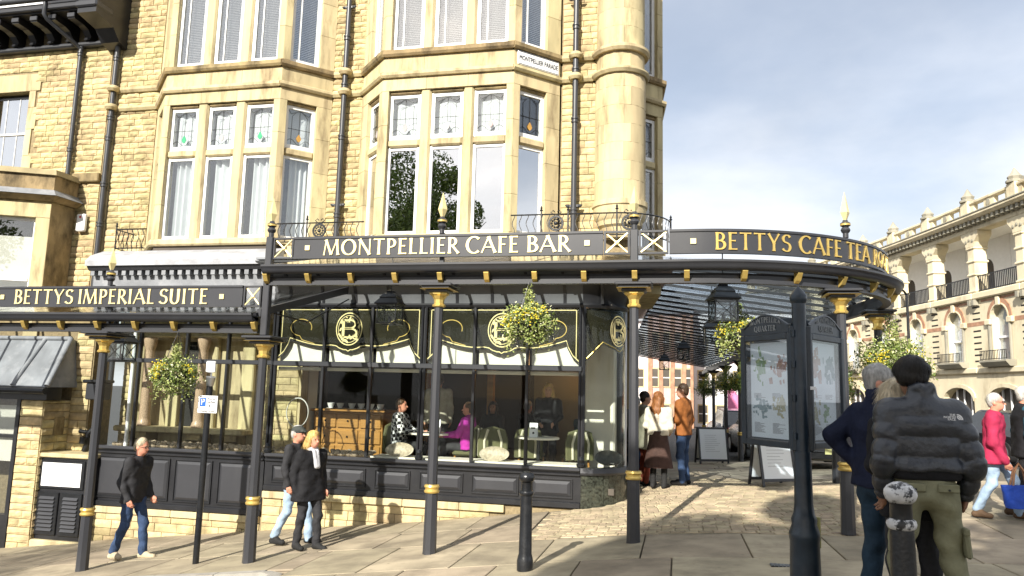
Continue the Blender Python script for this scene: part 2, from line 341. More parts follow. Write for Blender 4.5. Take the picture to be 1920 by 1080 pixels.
# setts laid in arcs round the corner
def sett_mesh(nm):
    b = MB(); c = .035; r = lambda: random.uniform(-.03, .03)
    q = [(-.5, -.5), (.5, -.5), (.5, .5), (-.5, .5)]; qi = [(x*(1-2*c)+r()*.5, y*(1-2.6*c)+r()*.5) for x, y in q]
    V = [(x, y, -1) for x, y in q]+[(x, y, -.14) for x, y in q]+[(x, y, r()) for x, y in qi]; F = [(8, 9, 10, 11)]
    for k in (0, 4):
        for i in range(4): F.append((k+i, k+(i+1) % 4, k+4+(i+1) % 4, k+4+i))
    b.add(V, F); return b.mesh(nm, 'sett')
SM = [sett_mesh('sett') for _ in range(6)]
CC = Vector((0.35, 17.2)); setts = []
R_ = 1.5
while R_ < 8.6:
    L_ = .172; n = int(2*PI*R_/L_); ph = random.random()
    for i in range(n):
        t = (i+ph)*2*PI/n; x = CC.x+R_*math.cos(t); y = CC.y+R_*math.sin(t)
        if not (-2.0+.1 < x < 2.92 and 9.9 < y < 15.12): continue
        if y > 12.1 and x < -1.45: continue
        if x < -.8 and y > 12.85-0.0: continue
        if math.hypot(x+1.515, y-12.85) < .74 and x > -1.6: continue
        setts.append((math.hypot(x, y), x, y, t+PI/2))
    R_ += .104
sb = sheet('sett_bed', list(np.linspace(-1.98, 2.95, 11)), list(np.linspace(9.88, 15.15, 12)), -.012, 'sett_bed'); setpar(sb, pav)
setts.sort(); rest = MB(); rr = []
for k, (d, x, y, t) in enumerate(setts):
    z = zg(x, y); sx = (zg(x+.3, y)-zg(x-.3, y))/.6; sy = (zg(x, y+.3)-zg(x, y-.3))/.6
    q = Vector((-sx, -sy, 1)).normalized(); R3 = Vector((0, 0, 1)).rotation_difference(q).to_matrix() @ Matrix.Rotation(t, 3, 'Z')
    w = .165*random.uniform(.94, 1.02); h = .098*random.uniform(.95, 1.02)
    if k < 300:
        o = link('sett', SM[k % 6], pav, loc=(x, y, z+random.uniform(-.002, .003))); o.rotation_euler = R3.to_euler(); o.scale = (w, h, .05)
    else:
        me = SM[k % 6]; n0 = len(rest.f)
        rest.add([tuple(R3 @ Vector((v.co.x*w, v.co.y*h, v.co.z*.05))+Vector((x, y, z))) for v in me.vertices], [tuple(p.vertices) for p in me.polygons])
        rr += [random.random()]*(len(rest.f)-n0)
me = rest.mesh('setts', 'sett'); at_rnd(me, rr); link('setts', me, pav, kind='stuff')
# kerb along the lower road, turning towards the camera
kb = thing('kerb', None, None, (-8, 8.65, zg(-8, 8.65)), kind='structure'); kb['label'] = 'stone kerb at the edge of the lower road'
def kerb(p, q):
    v = Vector((q[0]-p[0], q[1]-p[1])).normalized(); n = Vector((-v.y, v.x))*.07; V = []
    for (x, y) in (p, q):
        for sgn in (-1, 1): V += [(x+n.x*sgn, y+n.y*sgn, zg(x, y)-.25), (x+n.x*sgn, y+n.y*sgn, zg(x, y)+.006)]
    MB().add(V, [(0, 1, 5, 4), (2, 6, 7, 3), (1, 3, 7, 5), (0, 2, 3, 1), (4, 5, 7, 6)]).build('kerbstone', 'kerbstone', kb)
x = -15.5
while x < -5.1: kerb((x+.006, 8.67), (min(x+.9, -4.95)-.006, 8.67)); x += .9
kerb((-4.94, 8.66), (-4.68, 8.48))
y = 8.46
while y > 2: kerb((-4.67, y), (-4.67, y-.88)); y -= .9

# ================================================================== CAFE BUILDING
cafe = thing('cafe_building', 'honey coloured stone corner building with tall bay windows and a cafe shopfront', 'building', (-6, 13, zg(-6, 13)))
def part(name, parent, loc=None):
    o = bpy.data.objects.new(name, None); COL.objects.link(o); setpar(o, parent); o.empty_display_size = .1; return o
# rock faced stones: a few shared meshes, one object per stone
def rock_mesh(nm):
    b = MB(); nx, nz = 5, 4; V = []
    for j in range(nz):
        for i in range(nx):
            e = (i in (0, nx-1)) or (j in (0, nz-1))
            V.append((-.5+i/(nx-1)+(0 if e else random.uniform(-.05, .05)), -.0 if e else -random.uniform(.35, 1.0), -.5+j/(nz-1)+(0 if e else random.uniform(-.05, .05))))
    F = [(j*nx+i, j*nx+i+1, (j+1)*nx+i+1, (j+1)*nx+i) for j in range(nz-1) for i in range(nx-1)]
    k = len(V); V += [(-.5, 1.5, -.5), (.5, 1.5, -.5), (.5, 1.5, .5), (-.5, 1.5, .5)]
    bl, br, tr_, tl = 0, nx-1, nx*nz-1, nx*(nz-1)
    F += [[k, k+1]+list(range(br, bl-1, -1)), [k+2, k+3]+list(range(tl, tr_+1)), [k+3, k]+[j*nx for j in range(nz)], [k+1, k+2]+[j*nx+nx-1 for j in range(nz-1, -1, -1)]]
    b.add(V, F); return b.mesh(nm, 'rockstone')
RM = [rock_mesh('stone') for _ in range(12)]
class Wall:
    """coursed stones; those that show largest stay objects of their own, the rest is joined"""
    def __init__(s, parent): s.p = parent; s.list = []
    def rect(s, x0, x1, z0, z1, y, holes=(), h=.122, lmin=.17, lmax=.42, rot=0.0, c=None, relief=.025):
        z = z0; k = 0
        while z < z1-.03:
            hh = min(h*random.uniform(.88, 1.12), z1-z)
            if z1-(z+hh) < .05: hh = z1-z
            x = x0
            while x < x1-.02:
                L = random.uniform(lmin, lmax)
                if x1-(x+L) < lmin*.6: L = x1-x
                if not any(a < x+L/2 < b and d < z+hh/2 < e for a, b, d, e in holes): s.list.append((x+L/2, z+hh/2, L-.010, hh-.011, y+random.uniform(-.004, .006), rot, c, relief))
                x += L
            z += hh; k += 1
    def done(s, cap=300):
        L = s.list; ordr = sorted(range(len(L)), key=lambda i: -L[i][2]*L[i][3]); keep = set(ordr[:cap]); b = MB(); rr = []
        for i, (x, z, w, h, y, rot, c, rel) in enumerate(L):
            me = random.choice(RM); T = Matrix.Rotation(rot, 4, 'Z')
            pos = Vector((x, y, z))
            if c is not None: pos = Vector((c[0], c[1], z)) + (T @ Vector((x, 0, 0)))
            if i in keep:
                o = link('stone', me, s.p); o.location = pos; o.rotation_euler = (0, 0, rot); o.scale = (w, rel, h)
            else:
                n0 = len(b.f); b.add([tuple(pos+T @ Vector((v.co.x*w, v.co.y*rel, v.co.z*h))) for v in me.vertices], [tuple(p.vertices) for p in me.polygons]); rr += [random.random()]*(len(b.f)-n0)
        if b.f:
            me = b.mesh('stones', 'rockstone'); at_rnd(me, rr); link('stones', me, s.p, kind='stuff')
YW = 13.08; YF = 12.35
glass('pane_upper', 0.22, (0.9, 0.92, 0.92), wob=0.05)
wallp = part('stone_wall', cafe)
for a, b in ((-11.7, -10.62), (-6.72, -6.0), (-2.08, -.75)): MB().box((a, YW+.02, 3.0), (b, YW+.5, 11.2)).build('wall_backing', 'mortar', wallp)
W1 = Wall(wallp)
W1.rect(-11.66, -10.66, 3.62, 9.95, YW)
W1.rect(-6.70, -6.02, 3.62, 9.95, YW, lmin=.16, lmax=.36)
W1.rect(-2.06, -1.30, 3.7, 9.95, YW, lmin=.18, lmax=.40, relief=.014)
# pale quoin strip at the joint with the neighbour
z = 3.1; k = 0
while z < 9.9:
    MB().bbox((-11.86 if k % 2 else -11.80, YW-.012, z+.003), (-11.67, YW+.1, z+.33), .006).build('quoin', 'ashlar', wallp); z += .335; k += 1
W1.done(300)

def face_T(P0, P1):
    P0 = Vector((*P0, 0)); P1 = Vector((*P1, 0)); e = (P1-P0); L = e.length; e.normalize(); n = Vector((e.y, -e.x, 0))
    return Matrix(((e.x, n.x, 0, P0.x), (e.y, n.y, 0, P0.y), (0, 0, 1, 0), (0, 0, 0, 1))), L
Z1 = dict(sill=4.22, tr0=5.85, tr1=6.0, head=6.90)
def bar(T, par, nm, a, b, m, c=.008):
    k = MB(); k.T = T; k.bbox(a, b, c); return k.build(nm, m, par)
def frame_ring(T, par, s0, s1, z0, z1, d, w=.055, th=.06, nm='window_frame', extra=None, m='white_paint'):
    k = MB(); k.T = T
    k.box((s0, d-th, z0), (s0+w, d, z1)); k.box((s1-w, d-th, z0), (s1, d, z1)); k.box((s0+w, d-th, z0), (s1-w, d-.002, z0+w*1.25)); k.box((s0+w, d-th, z1-w), (s1-w, d-.002, z1))
    if extra: k.box((s0+w+(s1-s0-2*w)*extra-.012, d-th+.01, z0+w), (s0+w+(s1-s0-2*w)*extra+.012, d-.012, z1-w))
    return k.build(nm, m, par)
def pane(T, par, s0, s1, z0, z1, d, m='pane_window', nm='pane'):
    k = MB(); k.T = T; k.box((s0, d-.006, z0), (s1, d, z1)); return k.build(nm, m, par)
def curtain(T, par, s0, s1, z0, z1, d, m='curtain', nm='curtain', waves=7, amp=.035, gap=None):
    k = MB(); k.T = T; n = 64; pts = []
    ph = random.random()*6
    for i in range(n+1):
        u = i/n; s = s0+(s1-s0)*u; pts.append((s, d+amp*math.sin(u*waves*2*PI+ph+1.3*math.sin(u*5+ph))))
    poly = pts+[(a, b-.006) for a, b in reversed(pts)]
    k.prism(poly, z0, z1, 'z'); return k.build(nm, m, par, smooth=60)
def blinds(T, par, s0, s1, z0, z1, d):
    k = MB(); k.T = T; z = z0
    while z < z1:
        k.add([(s0, d, z), (s1, d, z), (s1, d-.03, z+.022), (s0, d-.03, z+.022), (s0, d+.002, z+.003), (s1, d+.002, z+.003), (s1, d-.028, z+.025), (s0, d-.028, z+.025)], [(0, 1, 2, 3), (4, 7, 6, 5), (0, 4, 5, 1), (2, 6, 7, 3)]); z += .036
    return k.build('blind', 'blind', par, kind='stuff')
def leading(T, par, s0, s1, z0, z1, d, motif):
    k = MB(); k.T = T; r = .0045; w = s1-s0; h = z1-z0; P = lambda u, v: (s0+w*u, d, z0+h*v)
    for u in (.17, .5, .83): k.tube([P(u, .03 if u != .5 else .32), P(u, .8 if u != .5 else .97)], r, 4)
    k.tube([P(0, .45), P(1, .45)], r, 4)
    k.tube([P(.17+.33*i/8, .8+.17*math.sin(i/8*PI/2)) for i in range(9)], r, 4); k.tube([P(.83-.33*i/8, .8+.17*math.sin(i/8*PI/2)) for i in range(9)], r, 4)
    k.tube([P(0, .97), P(.12, .86), P(.3, .92)], r, 4); k.tube([P(1, .97), P(.88, .86), P(.7, .92)], r, 4)
    k.tube([P(i/12, .10+.07*math.sin(i/12*PI*3)) for i in range(13)], r, 4)
    k.build('leading', 'sign_black', par)
    q = MB(); q.T = T; c = (s0+w*.5, z0+h*.21)
    sh = [(0, -.075), (.03, -.05), (.05, -.01), (.035, .03), (0, .085), (-.035, .03), (-.05, -.01), (-.03, -.05)]
    q.prism([(c[0]+a, c[1]+b) for a, b in sh], d-.004, d+.006, 'y'); q.build('stained_glass_motif', motif, par)
mat('glass_green', (0.06, 0.34, 0.17), 0.2); mat('glass_rose', (0.40, 0.25, 0.24), 0.2); mat('glass_amber', (0.45, 0.25, 0.06), 0.2); mat('glass_grey', (0.35, 0.33, 0.33), 0.2)
def ashlar_face(P0, P1, ops, par, lower, upper2, motifs, coated=False, thick=.26, m='ashlar', blind2=True):
    """one face of a bay: piers and mullions, sill, transom, lintels, friezes in blocks, frames and panes"""
    T, L = face_T(P0, P1); D = -.001
    edges = [0]+[q for o in ops for q in o]+[L]
    for i in range(0, len(edges), 2):
        a, b = edges[i], edges[i+1]; mull = 0 < i < len(edges)-2
        for z0, z1 in ((4.22, 6.92), (7.72, 10.1)):
            nm = 'mullion' if mull else 'pier'
            if mull:
                k = MB(); k.T = T; c = .035; k.prism([(a, -thick), (b, -thick), (b, -.07), (b-c, -.03), (a+c, -.03), (a, -.07)], z0, z1, 'z'); k.build(nm, m, par)
            else:
                z = z0
                while z < z1-.02:
                    e = min(z+.68, z1); bar(T, par, nm, (a, -thick, z+.0015), (b, D, e-.0015), m, .004); z = e
    for a, b in ops:
        bar(T, par, 'transom', (a+.001, -thick, Z1['tr0']), (b-.001, -.035, Z1['tr1']), m, .03)
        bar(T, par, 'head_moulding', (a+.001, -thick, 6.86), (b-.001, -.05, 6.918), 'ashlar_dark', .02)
    bar(T, par, 'sill', (-.02, -thick, 4.08), (L+.02, .05, 4.215), m, .03)
    def blocks(z0, z1, d, nm, n):
        xs = [0]+sorted([L*(i+random.uniform(-.15, .15))/n for i in range(1, n)])+[L]
        for i in range(len(xs)-1): bar(T, par, nm, (xs[i]+.0015, -thick, z0+.001), (xs[i+1]-.0015, d, z1-.001), m, .003)
    n = max(1, round(L/.85))
    blocks(6.92, 7.16, 0, 'lintel', max(1, len(ops))); blocks(7.28, 7.57, -.004, 'frieze_block', n)
    for z0, z1 in ((7.16, 7.28), (7.57, 7.71)):
        k = MB(); k.T = T; k.prism([(-thick, z0), (.045, z0), (.075, z0+.04), (.075, z1-.03), (0.02, z1), (-thick, z1)], -.035 if L < 1.2 else -.0, L+(.035 if L < 1.2 else 0), 'x')
        # prism along local x uses (y, z) pairs
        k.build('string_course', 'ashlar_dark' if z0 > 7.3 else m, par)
    blocks(10.1, 10.5, .0, 'lintel', n)
    for i, (a, b) in enumerate(ops):
        frame_ring(T, par, a, b, 4.22, Z1['tr0'], -.09); pane(T, par, a+.05, b-.05, 4.28, Z1['tr0']-.05, -.115, 'pane_coated' if coated else 'pane_window')
        frame_ring(T, par, a, b, Z1['tr1'], 6.86, -.09, w=.065); pane(T, par, a+.06, b-.06, Z1['tr1']+.06, 6.80, -.115)
        leading(T, par, a+.065, b-.065, Z1['tr1']+.08, 6.80, -.105, motifs[i % len(motifs)])
        frame_ring(T, par, a, b, 7.72, 10.1, -.09, w=.07, extra=.27); pane(T, par, a+.06, b-.06, 7.78, 10.05, -.115, 'pane_upper')
        if lower == 'curtain': curtain(T, par, a+(.10 if random.random() < .5 else -.03)*random.random()*2, b+.05, 4.0, 5.95, -.24, waves=random.choice((3.3, 4.1, 5.2, 6.4)), amp=random.uniform(.03, .055))
        if lower != 'none': curtain(T, par, a-.05, b+.05, 5.98, 6.95, -.22, waves=random.uniform(1.5, 3.5), amp=.02, nm='net_curtain')
        if blind2: blinds(T, par, a-.02, b+.02, 7.7, 10.1, -.22)
def bay(x0, x1, ops, lower, motifs, coated, par_label):
    p = part('bay_window', cafe); p['label'] = par_label; c = .72; yw = YF+c
    ashlar_face((x0, YF), (x1, YF), [(a-x0, b-x0) for a, b in ops], p, lower, 1, motifs, coated)
    Lc = c*math.sqrt(2)
    ashlar_face((x1, YF), (x1+c, yw), [(.14, Lc-.30)], p, lower if lower != 'mixed' else 'none', 1, [motifs[-1]], coated)
    ashlar_face((x0-c, yw), (x0, YF), [(.30, Lc-.14)], p, lower if lower != 'mixed' else 'none', 1, [motifs[0]], coated)
    for z0, z1 in ((3.93, 4.07), (7.36, 7.44), (10.5, 11.2)):
        MB().prism([(x0+.03, YF+.03), (x1-.03, YF+.03), (x1+c-.03, yw+.03), (x1+c-.03, yw+.12), (x0-c+.03, yw+.12), (x0-c+.03, yw+.03)], z0, z1, 'z').build('bay_floor', 'room_mid', p)
    MB().prism([(x0+.02, YF+.02), (x1-.02, YF+.02), (x1+c-.02, yw), (x0-c+.02, yw)], 3.55, 3.928, 'z').build('bay_base', 'ashlar', p)
    return p
bayL = bay(-9.92, -7.39, [(-9.79, -9.18), (-8.95, -8.36), (-8.13, -7.52)], 'curtain', ['glass_green', 'glass_grey', 'glass_green', 'glass_amber'], False, 'bay window with white net curtains')
bayR = bay(-5.31, -2.82, [(-5.18, -4.57), (-4.37, -3.76), (-3.56, -2.95)], 'mixed', ['glass_grey', 'glass_grey', 'glass_rose', 'glass_amber'], True, 'bay window reflecting a tree')
# strings running along the plain wall
for a, b in ((-11.66, -10.66), (-6.70, -6.02), (-2.06, -1.40)):
    for z0, z1 in ((7.16, 7.28), (7.57, 7.70)): MB().prism([(YW+.02, z0), (YW-.05, z0), (YW-.085, z0+.05), (YW-.085, z1-.03), (YW-.03, z1), (YW+.02, z1)], a, b, 'x').build('string_course', 'ashlar', wallp)
# rooms behind the upper windows
rooms = part('upper_rooms', cafe)
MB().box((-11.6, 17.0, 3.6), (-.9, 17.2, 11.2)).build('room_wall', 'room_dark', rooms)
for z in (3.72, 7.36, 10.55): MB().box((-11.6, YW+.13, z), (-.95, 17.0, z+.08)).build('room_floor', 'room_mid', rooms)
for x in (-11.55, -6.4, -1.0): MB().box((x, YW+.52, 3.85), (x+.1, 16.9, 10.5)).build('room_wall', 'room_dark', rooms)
MB().box((-11.8, YW+.06, 11.21), (-.9, 17.4, 12.2)).build('parapet', 'ashlar', cafe)
# corner turret: courses of curved ashlar blocks on a corbel
tur = part('corner_turret', cafe); TC = (-1.0, 13.16); TR = .46
def ring_block(par, r0, r1, z0, z1, t0, t1, m='ashlar', nm='turret_stone', n=5):
    g = .0022/r1; ts = [t0+g+(t1-t0-2*g)*i/n for i in range(n+1)]
    poly = [(TC[0]+r1*math.cos(t), TC[1]+r1*math.sin(t)) for t in ts]+[(TC[0]+r0*math.cos(t), TC[1]+r0*math.sin(t)) for t in reversed(ts)]
    MB().prism(poly, z0+.0015, z1-.0015, 'z').build(nm, m, par, smooth=35)
def ring(par, prof, nm, m='ashlar'): MB().lathe(prof, (TC[0], TC[1], 0), 40).build(nm, m, par, smooth=30)
z = 4.86; k = 0
while z < 10.2:
    for zz in ((7.16, 7.28), (7.57, 7.71)):
        if zz[0]-.02 < z < zz[1]: z = zz[1]
    nz = min([q for q in (7.16, 7.57, 10.2) if q > z+.01]); e = min(z+.34, nz)
    if nz-e < .1: e = nz
    r = TR if z < 7.2 else TR-.02
    for i in range(4): ring_block(tur, .2, r+random.uniform(-.0015, .0015), z, e, -PI*.98+i*PI*.55/1.0+(.28 if k % 2 else 0), -PI*.98+(i+1)*PI*.55+(.28 if k % 2 else 0))
    z = e; k += 1
for z0, z1 in ((7.16, 7.28), (7.57, 7.71)): ring(tur, [(.3, z0), (TR+.04, z0), (TR+.075, z0+.05), (TR+.075, z1-.04), (TR+.01, z1), (.3, z1)], 'string_course')
ring(tur, [(.02, 4.18), (.30, 4.2), (.34, 4.3), (.35, 4.38), (.40, 4.42), (.41, 4.50), (.45, 4.55), (.47, 4.63), (.475, 4.74), (.50, 4.76), (.50, 4.85), (.02, 4.855)], 'turret_corbel')
# side elevation beyond the turret (faces the side street)
side = part('side_wall', cafe); sd_ = Vector((-.0995, .995))
ashlar_face((-.80, 13.95), (-.26, 14.5), [(.12, .63)], side, 'none', 1, ['glass_grey'], False, m='ashlar', blind2=False)
ashlar_face((-.26, 14.5), (-.52, 17.05), [(.3, .95), (1.15, 1.8)], side, 'none', 1, ['glass_grey'], False, blind2=False)
MB().box((-1.35, 13.3, 3.0), (-.87, 13.95, 11.2)).build('wall_block', 'ashlar', side)
MB().prism([(-1.1, 17.05), (-.9, 17.05), (-2.9, 37), (-4.5, 37), (-1.6, 17.05)], -.9, 11.2, 'z').build('wall_block', 'ashlar', side)
MB().prism([(-.82, 13.97), (-.30, 14.52), (-.56, 17.03), (-1.3, 17.03)], 3.4, 4.07, 'z').build('bay_base', 'ashlar', side)
MB().prism([(-.82, 13.97), (-.30, 14.52), (-.56, 17.03), (-1.3, 17.03)], 10.5, 11.2, 'z').build('bay_top', 'ashlar', side)
# drainpipes
def drainpipe(x, y, z0, z1, r=.05, joints=(), ears=(), parent=cafe, label=None):
    p = part('drainpipe', parent)
    MB().cyl((x, y, z0), (x, y, z1), r, n=12).build('pipe', 'pipe_paint', p, smooth=40)
    for z in joints: MB().lathe([(r+.004, z-.06), (r+.016, z-.05), (r+.016, z-.02), (r+.006, z-.015), (r+.006, z+.01), (r+.02, z+.015), (r+.02, z+.045), (r+.004, z+.05)], (x, y, 0), 12).build('joint_collar', 'pipe_paint', p, smooth=40)
    for z in ears:
        k = MB(); k.box((x-.075, y-.02, z-.02), (x+.075, y+.02, z+.02))
        for s in (-1, 1): k.blob((x+s*.10, y, z), (.045, .03, .032)); k.blob((x+s*.135, y, z+.012), (.02, .02, .02))
        k.build('pipe_bracket', 'pipe_paint', p)
    return p
drainpipe(-11.70, YW-.10, 3.4, 10.2, .055, (8.32, 6.55, 5.55, 4.7, 7.0), (8.75,))
drainpipe(-6.37, YW-.12, 4.0, 10.2, .055, (8.35, 6.3, 4.75, 7.35), (9.0, 4.95))
drainpipe(-1.80, YW-.12, 4.0, 10.2, .055, (8.2, 6.4, 4.7, 7.35), (8.75, 4.8))
for x in (-11.70, -6.37, -1.80):
    for z in (7.17, 7.58): MB().lathe([(.05, z), (.10, z), (.135, z+.05), (.135, z+.09), (.09, z+.12), (.05, z+.12)], (x, YW-.11, 0), 16).build('string_ring', 'ashlar', cafe, smooth=30)
# cast street name on the canted frieze
T, L = face_T((-2.82, YF), (-2.10, YF+.72))
k = MB(); k.T = T; k.bbox((.06, .001, 7.29), (L-.05, .022, 7.56), .02); plate = k.build('street_name_plate', 'sign_white', cafe)
def text(s, size, T, par, m, nm='lettering', ext=.002, align='CENTER', sx=1.0):
    """flat print from the built-in font, converted to a mesh; T maps text x,y to the surface"""
    cu = bpy.data.curves.new(nm, 'FONT'); cu.body = s; cu.size = size; cu.extrude = ext; cu.align_x = align; cu.align_y = 'CENTER'; cu.resolution_u = 2
    o = bpy.data.objects.new(nm, cu); COL.objects.link(o); dg = bpy.context.evaluated_depsgraph_get()
    me = bpy.data.meshes.new_from_object(o.evaluated_get(dg)); bpy.data.objects.remove(o)
    me.transform(T @ Matrix.Scale(sx, 4, (1, 0, 0))); me.materials.clear(); me.materials.append(M(m)); return link(nm, me, par)
def onface(T, s, d, z):
    """text frame on a face: text x runs along the face, y up, thickness outward"""
    return T @ Matrix(((1, 0, 0, s), (0, 0, 1, d), (0, 1, 0, z), (0, 0, 0, 1)))
text('MONTPELLIER PARADE', .125, onface(T, L/2+.005, .025, 7.425), plate, 'sign_black', sx=.66)
k = MB(); k.T = T
for a, b in (((.08, .0235, 7.305), (L-.07, .0245, 7.315)), ((.08, .0235, 7.535), (L-.07, .0245, 7.545))): k.box(a, b)
k.build('plate_border', 'sign_black', plate)
# ================================================================== SHOPFRONTS
YS = 12.2
shopR = part('corner_shopfront', cafe); shopR['label'] = 'black panelled corner shopfront with painted glass valances'
shopL = part('glazed_shopfront', cafe); shopL['label'] = 'black panelled shopfront glazing in front of stone columns'
AC = (-1.515, 12.85); AR = .65
def shop_path(x0=-7.08, n=10, side_len=8.0):
    P = [(x0, YS, 0, -1), (-1.515, YS, 0, -1)]
    a1 = math.atan2(.0995, .995)
    for i in range(1, n+1):
        t = -PI/2+(a1+PI/2)*i/n; P.append((AC[0]+AR*math.cos(t), AC[1]+AR*math.sin(t), math.cos(t), math.sin(t)))
    e = P[-1]; P.append((e[0]-.0995*side_len, e[1]+.995*side_len, e[2], e[3])); return P
SP = shop_path()
def riser(par, x0, x1, z0, z1, xs, name='riser'):
    """panelled stall riser: backing, rails, raised panels one by one"""
    MB().box((x0, YS-.02, z0), (x1, YS+.10, z1)).build(name, 'black_paint', par)
    MB().bbox((x0, YS-.06, z1-.075), (x1, YS-.021, z1-.03), .012).build('riser_moulding', 'black_paint', par)
    MB().bbox((x0, YS-.10, z1+.001), (x1, YS+.04, z1+.065), .018).build('window_sill', 'grey_paint', par)
    MB().bbox((x0, YS-.055, z0+.002), (x1, YS-.021, z0+.10), .015).build('skirting', 'black_paint', par)
    for a, b in xs:
        za, zb = z0+.17, z1-.14
        MB().box((a, YS-.030, za), (b, YS-.0205, zb)).build('panel_field', 'black_iron', par)
        c = .045; V = [(a+.02, YS-.031, za+.02), (b-.02, YS-.031, za+.02), (b-.02, YS-.031, zb-.02), (a+.02, YS-.031, zb-.02), (a+.02+c, YS-.058, za+.02+c), (b-.02-c, YS-.058, za+.02+c), (b-.02-c, YS-.058, zb-.02-c), (a+.02+c, YS-.058, zb-.02-c)]
        MB().add(V, [(0, 1, 5, 4), (1, 2, 6, 5), (2, 3, 7, 6), (3, 0, 4, 7), (4, 5, 6, 7), (3, 2, 1, 0)]).build('raised_panel', 'grey_paint', par)
        k = MB(); w = .018
        for q in (((a-w, YS-.045, za-w), (b+w, YS-.0208, za)), ((a-w, YS-.045, zb), (b+w, YS-.0208, zb+w)), ((a-w, YS-.045, za), (a, YS-.0208, zb)), ((b, YS-.045, za), (b+w, YS-.0208, zb))): k.box(*q)
        k.build('panel_moulding', 'black_paint', par)
riser(shopR, -7.08, -1.515, -.34, .24, [(-6.92, -6.28), (-6.05, -5.2), (-5.0, -4.4), (-4.2, -3.48), (-3.30, -2.54), (-2.30, -1.66)])
riser(shopL, -10.62, -7.10, -.78, .24, [(-10.45, -9.85), (-9.65, -8.98), (-8.84, -8.12), (-7.96, -7.28)])
# pale plinth course and stone below, following the slope
plp = part('plinth', cafe)
x = -7.08
while x < -2.75:
    e = min(x+random.uniform(.7, 1.0), -2.75); MB().bbox((x+.003, YS-.07, -.46), (e-.003, YS+.1, -.345), .008).build('plinth_stone', 'ashlar', plp); x = e
x = -10.62
while x < -7.12:
    e = min(x+random.uniform(.7, 1.0), -7.12); MB().bbox((x+.003, YS-.06, -.90), (e-.003, YS+.1, -.785), .008).build('plinth_stone', 'ashlar', plp); x = e
W2 = Wall(plp)
W2.rect(-7.08, -3.0, -1.05, -.465, YS-.02, h=.145, lmin=.3, lmax=.6, relief=.012)
W2.rect(-10.62, -7.12, -1.6, -.905, YS-.02, h=.14, lmin=.3, lmax=.6, relief=.012)
MB().box((-10.6, YS, -2.0), (-1.55, YS+.2, -.35)).build('plinth_backing', 'mortar', plp)
# curved dark marble riser in slabs
a1 = math.atan2(.0995, .995)
for i in range(3):
    t0 = -PI/2+(a1+PI/2)*i/3; t1 = -PI/2+(a1+PI/2)*(i+1)/3; g = .004
    path = [(AC[0]+AR*math.cos(t), AC[1]+AR*math.sin(t), math.cos(t), math.sin(t)) for t in [t0+g+(t1-t0-2*g)*j/6 for j in range(7)]]
    MB().sweep(path, [(-.1, -.42), (.03, -.42), (.03, .19), (-.1, .19)]).build('marble_slab', 'marble_dark', shopR, smooth=30)
MB().sweep(SP[1:], [(-.12, .192), (.07, .192), (.085, .225), (.07, .30), (-.12, .30)]).build('curved_sill', 'grey_paint', shopR, smooth=30)
MB().sweep(SP[-2:], [(-.1, -.5), (.02, -.5), (.02, .19), (-.1, .19)]).build('side_riser', 'black_paint', shopR)
# mullions, transom, panes
MX = [-7.04, -6.09, -5.20, -4.24, -3.34, -2.425, -1.515]
def mullion(par, x, z0, z1, w=.026, thick=False):
    if thick:
        for s in (-1, 1): MB().cyl((x+s*.035, YS-.03, z0), (x+s*.035, YS-.03, z1), .022, n=8).build('mullion', 'black_paint', par, smooth=40)
        MB().box((x-.03, YS-.015, z0), (x+.03, YS+.05, z1)).build('mullion', 'black_paint', par)
        k = MB(); k.lathe([(.03, z0), (.07, z0+.01), (.075, z0+.05), (.045, z0+.08), (.06, z0+.12), (.03, z0+.17)], (x, YS-.03, 0), 10)
        k.build('mullion_base', 'black_iron', par, smooth=40)
    else: MB().bbox((x-w, YS-.04, z0), (x+w, YS+.04, z1), .008).build('mullion', 'black_paint', par)
for i, x in enumerate(MX): mullion(shopR, x, .306, 2.88, thick=i in (0, 3, 6))
MB().bbox((-7.04, YS-.055, 1.83), (-1.515, YS+.03, 1.92), .012).build('transom', 'grey_paint', shopR)
for i in range(6):
    a, b = MX[i]+.027, MX[i+1]-.027
    MB().box((a, YS-.003, .31), (b, YS+.003, 1.83)).build('pane', 'pane_shop', shopR); MB().box((a, YS-.003, 1.921), (b, YS+.003, 2.88)).build('pane', 'pane_shop', shopR)
MB().sweep(SP[1:-1], [(-.0, .305), (.006, .305), (.006, 2.88), (0, 2.88)]).build('curved_pane', 'pane_shop', shopR, smooth=30)
for q in (SP[-2],):
    MB().cyl((q[0], q[1], .3), (q[0], q[1], 2.9), .03, n=10).build('mullion', 'steel', shopR, smooth=40)
MB().sweep([SP[-2], tuple(SP[-2][i]+(-.0995*.9, .995*.9, 0, 0)[i] for i in range(4))], [(0, .305), (.006, .305), (.006, 2.88), (0, 2.88)]).build('side_pane', 'pane_shop', shopR)
MB().sweep([tuple(SP[-2][i]+(-.0995*.92, .995*.92, 0, 0)[i] for i in range(4)), SP[-1]], [(-.2, -.5), (.0, -.5), (.0, 3.3), (-.2, 3.3)]).build('side_wall_pier', 'black_paint', shopR)
